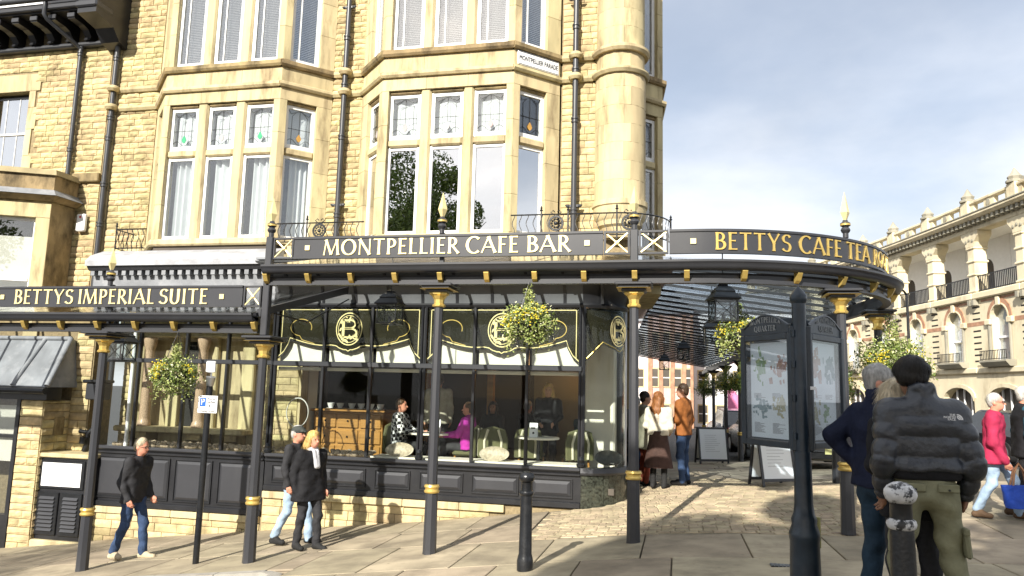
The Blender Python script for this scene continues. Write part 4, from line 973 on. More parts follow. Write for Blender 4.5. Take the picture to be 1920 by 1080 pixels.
# ---- lower canopy
LP = [(-15.0, 9.3, 0, -1, 0), (-5.64, 9.3, 0, -1, 0)]; sL = lambda x: x+15.0
brk_lo = [sL(-5.66-.6275*i) for i in range(14, -1, -1)]
low = canopy('lower_canopy', 'lower grey iron and glass canopy with gilt lettering along the left shopfront', LP, sL(-5.64), 2.19, brk_lo, lambda x, y, nx, ny: (x, 12.0), [(-8.1, 9.3, zg(-8.1, 9.3), 2.188)], 3.12)
fb3 = board(low, LP, 0, sL(-5.92), 2.565, 2.845)
cross_panel(low, (-5.905, 9.3), (-5.635, 9.3), 2.555, 2.855, (0, -1)); finial(low, -8.1, 9.3, 2.87, .56)
MB().bbox((-8.13, 9.33, 2.44), (-8.07, 9.38, 2.89), .006).build('fascia_upright', 'grey_paint', low)
FL = frame_on(LP)
letters('BETTYS', .215, sL(-9.73), sL(-8.69), 2.597, FL, fb3, 'gold_pale'); letters('IMPERIAL', .215, sL(-8.60), sL(-7.32), 2.597, FL, fb3, 'gold_pale'); letters('SUITE', .215, sL(-7.235), sL(-6.46), 2.597, FL, fb3, 'gold_pale')
square(sL(-9.95), 2.70, fb3, FL); square(sL(-6.24), 2.70, fb3, FL)
MB().prism([(9.25, 2.42), (12.0, 3.10), (12.0, 3.22), (9.25, 2.52)], -5.66, -5.60, 'x').build('verge_beam', 'grey_paint', low)
MB().tube([(-5.6, 9.6, 2.5), (-5.5, 10.4, 2.45), (-5.4, 11.6, 2.95)], .012, 5).build('cable', 'black_iron', low)
# ---- iron balcony rails above the shopfronts
def railing(name, label, pts, z0, z1, rosettes=(), posts=()):
    r = thing(name, label, 'railing', (pts[0][0], pts[0][1], z0), group='wavy iron rails above the shopfronts')
    P = [Vector((x, y)) for x, y in pts]
    MB().tube([(p.x, p.y, z1) for p in P], .012, 6).build('top_rail', 'black_iron', r); MB().tube([(p.x, p.y, z0+.07) for p in P], .010, 6).build('bottom_rail', 'black_iron', r)
    L = [0]
    for a, b in zip(P, P[1:]): L.append(L[-1]+(b-a).length)
    s = .05
    while s < L[-1]-.02:
        i = max(j for j in range(len(L)) if L[j] <= s); i = min(i, len(P)-2); t = (s-L[i])/(L[i+1]-L[i]); q = P[i].lerp(P[i+1], t); e = (P[i+1]-P[i]).normalized()
        MB().tube([(q.x+e.x*.022*math.sin(u*2*PI*1.25), q.y+e.y*.022*math.sin(u*2*PI*1.25), z0+.07+(z1-z0-.07)*u) for u in np.linspace(0, 1, 11)], .008, 4).build('wavy_bar', 'black_iron', r, smooth=50); s += .118
    for x, y in posts:
        k = MB(); k.cyl((x, y, z0), (x, y, z1+.07), .014, n=6); k.lathe([(.01, 0), (.03, .02), (.012, .045), (.022, .06), (.003, .10)], (x, y, z1+.05), 8); k.build('standard', 'black_iron', r)
    for x, y in rosettes:
        k = MB(); T0 = Matrix.Translation((x, y-.01, (z0+z1)/2+.06)) @ Matrix.Rotation(PI/2, 4, 'X'); k.T = T0
        k.lathe([(.13, -.008), (.135, 0), (.13, .012), (.10, .012), (.095, 0), (.10, -.008), (.13, -.008)], (0, 0, 0), 16, caps=False)
        for a in range(10): k.blob((.07*math.cos(a*PI/5), .07*math.sin(a*PI/5), 0), (.022, .022, .012), 6, 4)
        k.blob((0, 0, 0), (.035, .035, .02), 8, 5); k.build('rosette', 'black_iron', r, smooth=50)
        k = MB(); zc = (z0+z1)/2+.06
        for s_ in (-1, 1): k.tube([(x+s_*.02, y, zc+.13), (x+s_*.09, y, zc+.19), (x+s_*.05, y, zc+.22), (x+s_*.02, y, zc+.19)], .009, 4)
        k.build('scroll', 'black_iron', r)
    return r
railing('balcony_rail', 'wavy black iron rail between the two bay windows', [(-7.1, 12.05), (-5.4, 12.05)], 3.98, 4.39, [(-6.25, 12.05)], [(-6.5, 12.05)])
railing('balcony_rail', 'wavy black iron rail curving round the corner under the turret', [(-2.72, 11.95), (-1.0, 11.95)]+[(-1.0+.9*math.sin(t), 12.85-.9*math.cos(t)) for t in np.linspace(.15, PI/2, 9)], 3.98, 4.41, [(-1.95, 11.95), (-.75, 12.0)], [(-1.75, 11.95), (-2.2, 11.95), (-.95, 11.95), (-.1, 12.85)])
railing('balcony_rail', 'short wavy iron rail beside the left drainpipe', [(-10.15, 12.45), (-10.82, 12.45), (-10.82, 13.0)], 4.0, 4.45, [], [(-10.82, 12.45)])
# ================================================================== NEIGHBOUR BUILDING (left)
nb = thing('neighbour_building', 'yellow stone house at the left with a black timber oriel and lead roofed bay', 'building', (-13.5, 13, zg(-13.5, 13)))
nwp = part('stone_wall', nb); NX0 = -16.2
MB().box((NX0, YW+.02, -2.2), (-15.0, YW+.5, 11)).build('wall_backing', 'mortar', nwp); MB().box((-13.95, YW+.02, -2.2), (-11.705, YW+.5, 11)).build('wall_backing', 'mortar', nwp)
MB().box((-15.0, YW+.02, -2.2), (-13.95, YW+.5, 5.95)).build('wall_backing', 'mortar', nwp); MB().box((-15.0, YW+.02, 7.8), (-13.95, YW+.5, 11)).build('wall_backing', 'mortar', nwp)
W4 = Wall(nwp); W4.rect(-15.2, -11.9, 2.3, 8.68, YW, holes=[(-15.3, -13.72, 5.75, 8.2)]); W4.done(300)
T, L = face_T((-15.0, YW), (-13.95, YW))
for s0, s1, z0, z1 in ((-.3, L+.27, 7.78, 8.18), (-.28, 0, 5.8, 6.4), (-.22, 0, 6.4, 7.1), (-.28, 0, 7.1, 7.78), (L, L+.24, 5.8, 6.3), (L, L+.16, 6.3, 6.9), (L, L+.24, 6.9, 7.4), (L, L+.17, 7.4, 7.78)):
    bar(T, nwp, 'window_surround', (s0+.002, -.3, z0+.002), (s1-.002, .012, z1-.002), 'ashlar', .006)
win = part('sash_window', nb)
frame_ring(T, win, 0, L, 5.95, 7.72, -.14, w=.045, m='black_paint'); bar(T, win, 'meeting_rail', (.045, -.2, 6.83), (L-.045, -.13, 6.88), 'white_paint'); pane(T, win, .04, L-.04, 6.0, 7.68, -.165, 'pane_coated')
for s in (.3, .62): bar(T, win, 'glazing_bar', (s*L, -.18, 6.0), (s*L+.022, -.15, 7.68), 'white_paint')
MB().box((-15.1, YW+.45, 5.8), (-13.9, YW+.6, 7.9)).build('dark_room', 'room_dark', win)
# projecting string at mid height
MB().bbox((-12.55, YW-.09, 5.63), (-11.88, YW-.001, 5.83), .02).build('string_course', 'ashlar_dark', nwp)
# black timber oriel with consoles, gutter and boarding
ori = part('timber_oriel', nb)
MB().bbox((NX0, YW-.16, 8.66), (-11.62, YW-.001, 8.76), .03).build('moulding', 'pipe_paint', ori)
for x in np.arange(-14.85, -12.2, .47):
    MB().prism([(YW-.001, 8.765), (YW-.20, 8.765), (YW-.17, 8.84), (YW-.26, 8.95), (YW-.40, 9.0), (YW-.66, 9.02), (YW-.66, 9.16), (YW-.001, 9.16)], x, x+.16, 'x').build('console', 'black_paint', ori)
    MB().bbox((x-.012, YW-.69, 9.04), (x+.172, YW-.655, 9.14), .01).build('console_cap', 'grey_paint', ori)
MB().box((NX0, YW-.72, 9.165), (-11.75, YW, 9.20)).build('soffit', 'black_paint', ori)
MB().bbox((NX0, YW-.80, 9.20), (-12.05, YW-.5, 9.34), .02).build('fascia', 'grey_paint', ori)
MB().cyl((NX0, YW-.86, 9.40), (-12.1, YW-.86, 9.40), .06, n=10).build('gutter', 'pipe_paint', ori, smooth=40)
for i in range(6): MB().box((-13.1, YW-.66-.004*i, 9.36+.14*i), (-12.1, YW-.5, 9.49+.14*i)).build('weatherboard', 'black_paint', ori)
MB().box((NX0, YW-.5, 9.30), (-12.0, YW, 10.6)).build('oriel_body', 'black_paint', ori)
T, L = face_T((-14.4, YW-.55), (-13.2, YW-.55)); frame_ring(T, ori, 0, L, 9.42, 10.6, .06, w=.07, extra=.5); pane(T, ori, .06, L-.06, 9.5, 10.5, .035)
mat('blind_red', (0.42, 0.16, 0.09), .7); MB().box((-14.3, YW-.545, 9.5), (-13.3, YW-.505, 10.5)).build('blind', 'blind_red', ori)
MB().prism([(YW-.001, 8.55), (YW-.25, 8.62), (YW-.45, 8.85), (YW-.95, 8.95), (YW-.95, 10.6), (YW-.001, 10.6)], -12.0, -11.55, 'x').build('corner_bracket', 'black_paint', ori)
MB().bbox((-11.96, YW-.99, 9.35), (-11.60, YW-.951, 10.2), .02).build('bracket_panel', 'grey_paint', ori)
MB().bbox((-12.05, YW-1.0, 9.06), (-11.52, YW-.5, 9.20), .03).build('bracket_moulding', 'grey_paint', ori)
# drainpipe with swan neck
dp = drainpipe(-12.63, YW-.10, 2.2, 8.66, .05, (8.5, 6.35, 4.5, 5.4, 3.6), (), nb)
MB().tube([(-12.95, YW-.82, 9.36), (-12.95, YW-.82, 9.08), (-12.93, YW-.76, 9.0), (-12.68, YW-.2, 8.68), (-12.63, YW-.1, 8.6), (-12.63, YW-.1, 8.4)], .045, 10).build('swan_neck', 'pipe_paint', dp, smooth=50)
MB().tube([(-12.95, 12.85, 4.92), (-12.75, 12.95, 4.80), (-12.64, YW-.1, 4.72)], .035, 8).build('branch', 'pipe_paint', dp, smooth=50)
# alarm box
ab = thing('alarm_box', 'white alarm box with a red dot on the stone wall', 'alarm box', (-12.15, YW-.05, 4.55))
MB().bbox((-12.27, YW-.13, 4.56), (-12.06, YW-.04, 4.93), .02).build('case', 'white_paint', ab); MB().cyl((-12.17, YW-.135, 4.86), (-12.17, YW-.128, 4.86), .025, n=12).build('red_lens', mat('red_lens', (.5, .02, .02), .3), ab)
# canted stone bay with lead roof
bp_ = part('canted_bay', nb); P0 = (-13.95, 11.72); P1 = (-12.42, 12.45)
T, L = face_T(P0, P1)
bar(T, bp_, 'pier', (L-.26, -.3, 1.9), (L, 0, 4.72), 'ashlar'); bar(T, bp_, 'pier', (0, -.3, 1.9), (.2, 0, 4.72), 'ashlar'); bar(T, bp_, 'lintel', (.0, -.3, 4.722), (L, .0, 5.02), 'ashlar')
frame_ring(T, bp_, .2, L-.26, 3.0, 4.72, -.12, w=.06); pane(T, bp_, .25, L-.3, 3.05, 4.68, -.14); bar(T, bp_, 'meeting_rail', (.26, -.18, 3.42), (L-.32, -.1, 3.50), 'white_paint')
k = MB(); k.T = T; k.box((.72, -.26, 2.9), (L-.3, -.25, 4.35)); k.build('roller_blind', 'cream_paint', bp_)
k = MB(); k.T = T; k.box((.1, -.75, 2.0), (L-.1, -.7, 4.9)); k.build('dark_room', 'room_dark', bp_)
MB().prism([(-13.95, 11.72), (-12.42, 12.45), (-12.42, 13.06), (-15, 13.06), (-15, 11.72)], 5.022, 5.06, 'z').build('bay_slab', 'ashlar_dark', bp_)
MB().prism([(-12.62, 12.36), (-12.422, 12.452), (-12.422, 13.06), (-12.62, 13.06)], 1.2, 5.02, 'z').build('bay_return', 'ashlar_dark', bp_)  # darker stone colour carries the shade of this side-facing return
def ledge(nm, m, o, z0, z1, o2=None):
    o2 = o if o2 is None else o2; nv = Vector((.43, -.90))
    A = Vector(P0); B = Vector(P1); V = []
    for q, z in ((o, z0), (o2, z1)):
        V += [(A.x+nv.x*q-.6, A.y+nv.y*q-.28, z), (A.x+nv.x*q, A.y+nv.y*q, z), (B.x+q, B.y-q*.6, z), (B.x+q, 13.05, z), (-15, 13.05, z), (-15, A.y+nv.y*q-.28, z)]
    n = 6; MB().add(V, [tuple(range(n)), tuple(range(2*n-1, n-1, -1))]+[(i, (i+1) % n, n+(i+1) % n, n+i) for i in range(n)]).build(nm, m, bp_)
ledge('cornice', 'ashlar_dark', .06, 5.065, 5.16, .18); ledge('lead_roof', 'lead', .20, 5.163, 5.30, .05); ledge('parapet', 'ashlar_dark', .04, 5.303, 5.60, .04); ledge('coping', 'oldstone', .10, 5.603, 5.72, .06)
# ground floor: lead hipped roof over a dark shop window, stone pier
gf = part('ground_floor_front', nb); YG = 11.85; GX = -11.38
V = [(-14.2, YG-.1, 1.34), (GX, YG-.1, 1.34), (GX, 12.47, 1.34), (-14.2, 12.47, 1.34), (-14.2, 12.36, 2.26), (-11.52, 12.36, 2.26), (-11.52, 12.47, 2.26), (-14.2, 12.47, 2.26)]
MB().add(V, [(0, 1, 5, 4), (1, 2, 6, 5), (4, 5, 6, 7), (0, 3, 2, 1), (3, 7, 6, 2), (0, 4, 7, 3)]).build('lead_roof', 'lead', gf)
MB().tube([(GX, YG-.1, 1.36), (-11.52, 12.36, 2.28)], .05, 8).build('lead_roll', 'lead', gf, smooth=50); MB().tube([(-12.15, YG-.1, 1.36), (-12.10, 12.36, 2.28)], .045, 8).build('lead_roll', 'lead', gf, smooth=50); MB().tube([(-14.2, 12.36, 2.28), (-11.52, 12.36, 2.28)], .045, 8).build('lead_roll', 'lead', gf, smooth=50)
MB().box((-14.2, 12.5, -1.8), (-11.08, 13.06, 2.47)).build('wall_backing', 'mortar', gf)
MB().cyl((-14.2, YG-.16, 1.27), (GX+.03, YG-.16, 1.27), .06, n=8).build('gutter', 'black_paint', gf, smooth=40); MB().box((-14.2, YG-.05, 1.10), (GX-.03, YG+.3, 1.335)).build('fascia', 'black_paint', gf)
MB().box((-11.98, YG+.03, -1.8), (-11.53, 12.49, 1.10)).build('pier_backing', 'mortar', gf)
W5 = Wall(gf); W5.rect(-11.5, -11.1, -.0, 2.46, 12.48, h=.14, lmin=.2, lmax=.45); W5.rect(-12.0, -11.51, -1.75, 1.09, YG, h=.14, lmin=.22, lmax=.5, relief=.03)
W5.rect(0, .62, -1.75, 1.09, 0, h=.14, lmin=.22, lmax=.5, relief=.03, rot=PI/2, c=(-11.50, YG+.02)); W5.done(250)
MB().box((-11.49, 12.12, .45), (-11.46, 12.34, .78)).build('air_brick', 'ashlar_dark', gf)
for z0, z1 in ((-.05, .38), (.45, .98)): MB().box((-14.0, YG+.1, z0), (-12.12, YG+.11, z1)).build('window_film', 'cream_paint', gf)
MB().box((-14.1, YG+.02, .385), (-12.05, YG+.12, .445)).build('transom', 'black_paint', gf); MB().box((-12.1, YG+.0, -1.0), (-12.02, YG+.15, 1.1)).build('jamb', 'black_paint', gf); MB().box((-14.1, YG, -2.0), (-12.02, YG+.15, -1.0)).build('stall_riser', 'black_paint', gf)
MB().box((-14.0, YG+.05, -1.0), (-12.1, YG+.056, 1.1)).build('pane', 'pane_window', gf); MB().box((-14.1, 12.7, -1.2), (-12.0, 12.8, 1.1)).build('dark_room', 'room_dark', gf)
# coping with stained band above, left of the lantern
MB().bbox((-13.6, 12.40, 2.48), (-11.05, YW-.04, 2.72), .04).build('band_course', 'ashlar_dark', gf)
# meter cupboard with notice board, louvres and stone cap
mc = thing('meter_cupboard', 'black louvred cupboard with a white notice panel beside the stone pier', 'cupboard', (-10.8900, 11.9700, -1.45))
MB().box((-11.5600, 11.9500, -1.62), (-10.4700, 12.6700, .06)).build('cabinet', 'black_paint', mc); MB().bbox((-11.6000, 11.8900, .062), (-10.4400, 12.6700, .14), .015).build('stone_cap', 'ashlar', mc)
MB().bbox((-11.5000, 11.9250, -.50), (-10.5400, 11.9490, .02), .01).build('notice_frame', 'black_iron', mc); nbp = MB().box((-11.4400, 11.9170, -.45), (-10.6000, 11.9230, -.03)).build('notice', 'sign_white', mc)
rp = random.Random(9); k = MB()
for i in range(26):
    x = rp.choice([rp.uniform(-11.39, -11.24), rp.uniform(-10.79, -10.64)]); z = rp.uniform(-.40, -.08); k.box((x, 11.9155, z), (x+rp.uniform(.01, .04), 11.9165, z+rp.uniform(.01, .03)))
for z in (-.12, -.2, -.24, -.3): k.box((-11.1600, 11.9155, z), (-10.8600, 11.9165, z+.008))
k.build('notice_print', mat('print_grey', (.25, .25, .27), .6), nbp)
for a, b in ((-11.50, -11.04), (-10.99, -10.54)):
    MB().bbox((a, 11.92, -1.32), (b, 11.949, -.56), .008).build('door_leaf', 'black_iron', mc)
    for i in range(9): MB().prism([(11.918, -1.24+i*.07), (11.888, -1.24+i*.07), (11.918, -1.195+i*.07)], a+.07, b-.07, 'x').build('louvre_slat', 'grey_paint', mc)
MB().bbox((-11.5900, 11.8700, -1.85), (-10.4400, 12.6700, -1.40), .02).build('stone_base', 'ashlar', mc)
# hopper and pipes between cupboard and shopfront
hp = thing('rainwater_hopper', 'grey rainwater hopper and black pipes beside the left iron post', 'drainpipe', (-10.9, 12.5, .15))
MB().bbox((-11.02, 12.28, 1.12), (-10.70, 12.6, 1.44), .02).build('hopper', 'grey_paint', hp); MB().bbox((-11.07, 12.24, 1.44), (-10.66, 12.62, 1.50), .015).build('hopper_rim', 'black_paint', hp)
MB().tube([(-10.86, 12.45, 1.12), (-10.86, 12.45, .6), (-10.95, 12.4, .48), (-10.95, 12.4, .3), (-11.0, 12.4, .15)], .06, 10).build('pipe', 'black_iron', hp, smooth=50); MB().tube([(-11.15, 12.4, .52), (-10.95, 12.4, .5)], .04, 8).build('pipe', 'black_iron', hp, smooth=50)
MB().cyl((-11.0, 12.35, .3), (-10.98, 12.35, .42), .08, n=10).build('collar', 'black_iron', hp, smooth=40); MB().cyl((-10.75, 12.6, 1.5), (-10.75, 12.6, 3.3), .05, n=10).build('pipe', 'pipe_paint', hp, smooth=40)

# ================================================================== CRESCENT BUILDING (far right)
mat('hotel_stone', (0.68, 0.60, 0.42), .85, var=.12, scale=.8, bump=.2, bscale=15, dirt=.7, dirtcol=(.26, .18, .09), dscale=.9, stretch=(1, 1, .5)); mat('hotel_white', (.92, .92, .91), .7, var=.03); mat('red_brick', (.38, .21, .13), .8, var=.3, scale=3); mat('hotel_grey', (.30, .28, .22), .9, var=.25, scale=.8)
hot = thing('crescent_building', 'long curved stone building with a columned loggia, arched windows and a pierced parapet', 'building', (15.5, 48, -1))
NB = 10; BW = 4.15; pts = []
x, y, ang = 17.7, 37.4, math.atan2(.978, -.207)
x, y = 16.6+.207*5.2, 42.6-.978*5.2
for i in range(NB+1):
    pts.append((x, y)); a = ang+rad(1.0)*(i-2); x += BW*math.cos(a); y += BW*math.sin(a)
def archpts(cx, zs, r, rz=None, n=10): rz = rz or r; return [(cx-r*math.cos(PI*i/n), zs+rz*math.sin(PI*i/n)) for i in range(n+1)]
def archwall(b, L, c, r, z0, zs, z1, d0, d1, rz=None):
    """wall strip with one arched opening, in local s,z; extruded between depths"""
    b.box((0, d0, z0), (c-r, d1, z1)); b.box((c+r, d0, z0), (L, d1, z1))
    A = archpts(c, zs, r, rz)
    for p, q in zip(A, A[1:]): b.prism([p, q, (q[0], z1), (p[0], z1)], d0, d1, 'y')
for i in range(NB):
    T, L = face_T(pts[i+1], pts[i]); bb = part('bay', hot); near = i < 6
    def B(nm, m, f, sm=None):
        k = MB(); k.T = T; f(k); return k.build(nm, m, bb, smooth=sm)
    B('ground_wall', 'hotel_stone', lambda k: archwall(k, L, L/2, 1.45, -2.2, 1.55, 3.05, -.5, 0, .75))
    B('ground_arch', 'hotel_stone', lambda k: [k.prism([p, q, (q[0]+(q[0]-L/2)*.12, q[1]+.2), (p[0]+(p[0]-L/2)*.12, p[1]+.2)], -.02, .07, 'y') for p, q in zip(archpts(L/2, 1.56, 1.46, .76), archpts(L/2, 1.56, 1.46, .76)[1:])])
    B('ground_window', 'room_mid', lambda k: k.box((L/2-1.45, -.45, -2.2), (L/2+1.45, -.40, 2.4)))
    B('ground_mullion', 'white_paint', lambda k: [k.box((L/2+q-.04, -.38, -2.2), (L/2+q+.04, -.3, 2.3)) for q in (-.7, 0, .7)])
    B('band', 'hotel_stone', lambda k: k.bbox((0, -.5, 3.06), (L, .16, 3.38), .05))
    B('first_wall', 'hotel_stone', lambda k: archwall(k, L, L/2, .72, 3.39, 5.95, 7.1, -.45, 0))
    B('voussoirs', 'red_brick', lambda k: [k.prism([p, q, (L/2+(q[0]-L/2)*1.32, 5.95+(q[1]-5.95)*1.32), (L/2+(p[0]-L/2)*1.32, 5.95+(p[1]-5.95)*1.32)], -.02, .05, 'y') for p, q in zip(archpts(L/2, 5.95, .80), archpts(L/2, 5.95, .80)[1:])])
    B('arch_moulding', 'hotel_stone', lambda k: [k.prism([p, q, (L/2+(q[0]-L/2)*1.1, 5.95+(q[1]-5.95)*1.1), (L/2+(p[0]-L/2)*1.1, 5.95+(p[1]-5.95)*1.1)], -.02, .08, 'y') for p, q in zip(archpts(L/2, 5.95, .725), archpts(L/2, 5.95, .725)[1:])])
    B('keystone', 'hotel_stone', lambda k: k.bbox((L/2-.16, -.02, 6.6), (L/2+.16, .14, 7.08), .03))
    for s in (-1, 1):
        B('jamb_shaft', 'hotel_grey', lambda k: k.cyl((L/2+s*.86, .04, 3.6), (L/2+s*.86, .04, 5.62), .09, n=8), 40); B('jamb_capital', 'hotel_stone', lambda k: k.bbox((L/2+s*.93-.24, -.02, 5.62), (L/2+s*.93+.24, .16, 5.94), .04))
        B('brick_band', 'red_brick', lambda k: k.box((0 if s < 0 else L/2+1.2, -.01, 5.68), (L/2-1.2 if s < 0 else L, .012, 5.9)))
        B('quoin_slots', 'room_dark', lambda k: [k.box((L*.5+s*L*.5-(.02 if s < 0 else .34), -.01, z), (L*.5+s*L*.5+(.34 if s < 0 else .02), .006, z+.09)) for z in np.arange(3.7, 7, .33)])
    B('window_frame', 'white_paint', lambda k: [k.box((L/2-.70, -.30, 3.6), (L/2-.58, -.2, 6.0)), k.box((L/2+.58, -.30, 3.6), (L/2+.70, -.2, 6.0)), k.box((L/2-.58, -.30, 4.9), (L/2+.58, -.2, 5.02)), k.box((L/2-.58, -.3, 3.5), (L/2+.58, -.2, 3.66))])
    B('net_curtain', 'curtain', lambda k: k.prism([(L/2-.66, 3.5), (L/2+.66, 3.5)]+list(reversed(archpts(L/2, 5.95, .66))), -.36, -.34, 'y'))
    B('pane', 'pane_window', lambda k: k.prism([(L/2-.6, 3.6), (L/2+.6, 3.6)]+list(reversed(archpts(L/2, 5.95, .68))), -.27, -.26, 'y'))
    B('balconette', 'hotel_grey', lambda k: k.prism([(-.02, 3.39), (.35, 3.39), (.55, 3.62), (.55, 3.72), (-.02, 3.72)], L/2-1.15, L/2+1.15, 'x'))
    B('balconette_rail', 'black_iron', lambda k: [k.box((L/2-1.1, .48, z), (L/2+1.1, .52, z+.035)) for z in (3.76, 4.2)]+[k.box((L/2-1.1+q*.1375, .488, 3.74), (L/2-1.1+q*.1375+.03, .512, 4.22)) for q in range(17)])
    B('upper_band', 'hotel_stone', lambda k: k.bbox((0, -.5, 7.12), (L, .22, 7.5), .06)); B('band_brick', 'red_brick', lambda k: k.box((.5, -.02, 6.95), (L-.5, .02, 7.06)))
    B('modillion', 'hotel_grey', lambda k: [k.box((q, 0, 6.8), (q+.22, .3, 7.11)) for q in (-.3, 0.08)])
    B('loggia_floor', 'hotel_stone', lambda k: k.box((0, -2.2, 7.3), (L, -.51, 7.48))); B('loggia_wall', 'hotel_white', lambda k: archwall(k, L, L/2, .55, 7.48, 9.3, 10.95, -2.3, -2.1)); B('loggia_door', 'room_mid', lambda k: k.box((L/2-.55, -2.28, 7.48), (L/2+.55, -2.22, 9.9)))
    B('loggia_ceiling', 'hotel_white', lambda k: k.box((0, -2.2, 10.95), (L, -.4, 11.0)))
    B('loggia_rail', 'black_iron', lambda k: [k.box((.35, -.02, z), (L-.35, .04, z+.05)) for z in (7.56, 8.38)]+[k.box((.45+q*.15, -.005, 7.52), (.45+q*.15+.045, .025, 8.4)) for q in range(int((L-.8)/.15))])
    B('pier', 'hotel_stone', lambda k: k.bbox((-.33, -.6, 7.5), (.33, .12, 10.05), .05)); B('pier_band', 'hotel_stone', lambda k: [k.bbox((-.39, -.66, z), (.39, .18, z+.14), .04) for z in (7.52, 8.45, 9.2, 9.95)])
    B('capital', 'hotel_stone', lambda k: k.prism([(-.36, 10.1), (.36, 10.1), (.45, 10.35), (.78, 10.68), (.8, 10.92), (-.8, 10.92), (-.78, 10.68), (-.45, 10.35)], -.62, .16, 'y')); B('capital_carving', 'hotel_grey', lambda k: [k.blob((q, .17, 10.5-abs(q)*.25), (.12, .05, .1), 6, 4) for q in (-.3, 0, .3)])
    B('architrave', 'hotel_stone', lambda k: k.bbox((0, -.6, 10.94), (L, .14, 11.2), .03)); B('dentils', 'hotel_grey', lambda k: [k.box((q, .1, 11.22), (q+.2, .5, 11.45)) for q in np.arange(.1, L-.1, .42)])
    B('cornice', 'hotel_stone', lambda k: k.prism([(-.6, 11.21), (.12, 11.21), (.12, 11.44), (.55, 11.46), (.72, 11.6), (.72, 11.7), (-.6, 11.7)], 0, L, 'x')); B('cornice_edge', 'hotel_grey', lambda k: k.bbox((0, -.6, 11.71), (L, .76, 11.8), .02))
    B('parapet_rail', 'hotel_stone', lambda k: k.bbox((0, -.1, 12.42), (L, .3, 12.58), .03)); B('parapet_base', 'hotel_stone', lambda k: k.box((0, -.05, 11.81), (L, .25, 11.98))); [B('parapet_block', 'hotel_stone', lambda k: k.box((a, -.03, 11.981), (b_, .22, 12.42))) for a, b_ in ((.4, .7), (L/2-.45, L/2+.45), (L-.7, L-.4))]
    B('parapet_roundel', 'hotel_grey', lambda k: k.cyl((L/2, .22, 12.2), (L/2, .27, 12.2), .17, n=14)); B('parapet_pier', 'hotel_stone', lambda k: k.bbox((-.38, -.15, 11.81), (.38, .36, 12.66), .04))
    B('finial', 'hotel_grey', lambda k: [k.lathe([(.42, 0), (.44, .1), (.30, .16), (.36, .3), (.22, .45), (.16, .55), (.03, .78)], (0, .1, 12.66), 8)])
    if i in (1, 5): B('chimney', 'hotel_grey', lambda k: [k.box((L*.2, -3, 11.5), (L*.2+.9, -2.2, 13.9 if i == 1 else 13.1)), k.box((L*.2-.08, -3.08, 13.7 if i == 1 else 12.9), (L*.2+.98, -2.12, 13.85 if i == 1 else 13.05))])
    B('roof', 'lead', lambda k: k.prism([(-.5, 11.8), (-3.2, 13.0), (-6, 13.0), (-6, 11.0), (-.5, 11.0)], 0, L, 'x'))
# ================================================================== FAR STREET END
mat('render_white', (.78, .76, .76), .8, var=.04); mat('render_pink', (.62, .42, .36), .8, var=.05)
def terrace(label, x0, x1, y, z0, z1, m, nwin, brick=()):
    t = thing('terrace_house', label, 'building', ((x0+x1)/2, y, z0), group='houses at the far end of the side street')
    MB().box((x0, y, z0), (x1, y+5, z1)).build('wall', m, t); w = (x1-x0)/nwin
    for i in range(nwin):
        for z in (.9, 3.6, 6.3):
            if z0+z+1.7 > z1: continue
            c = x0+(i+.5)*w; f = MB().bbox((c-.42, y-.06, z0+z), (c+.42, y-.001, z0+z+1.5), .02).build('window', 'ashlar', t); MB().box((c-.33, y-.07, z0+z+.1), (c+.33, y-.061, z0+z+1.4)).build('pane', 'room_mid', f); MB().box((c-.33, y-.075, z0+z+.72), (c+.33, y-.071, z0+z+.79)).build('sash_bar', 'white_paint', f)
    for a, b in brick: MB().bbox((a, y-.12, z0), (b, y-.002, z1), .01).build('brick_pier', 'red_brick', t)
    MB().prism([(y-.3, z1+.003), (y+5.2, z1+.003), (y+2.6, z1+1.8)], x0, x1, 'x').build('roof', 'lead', t)
terrace('white rendered house at the left under the far end of the arcade', -7.5, -2.3, 60, -1.6, 7.2, 'render_white', 4)
terrace('red brick and peach house behind the people under the arcade', -2.2, 1.2, 58, -1.6, 7.6, 'render_pink', 4, ((-2.15, -1.85), (-1.35, -1.05), (-.5, -.2), (.35, .65), (.95, 1.18)))
terrace('white rendered shop terrace behind the parked cars', 1.3, 9.5, 62, -1.6, 8.2, 'render_white', 6)
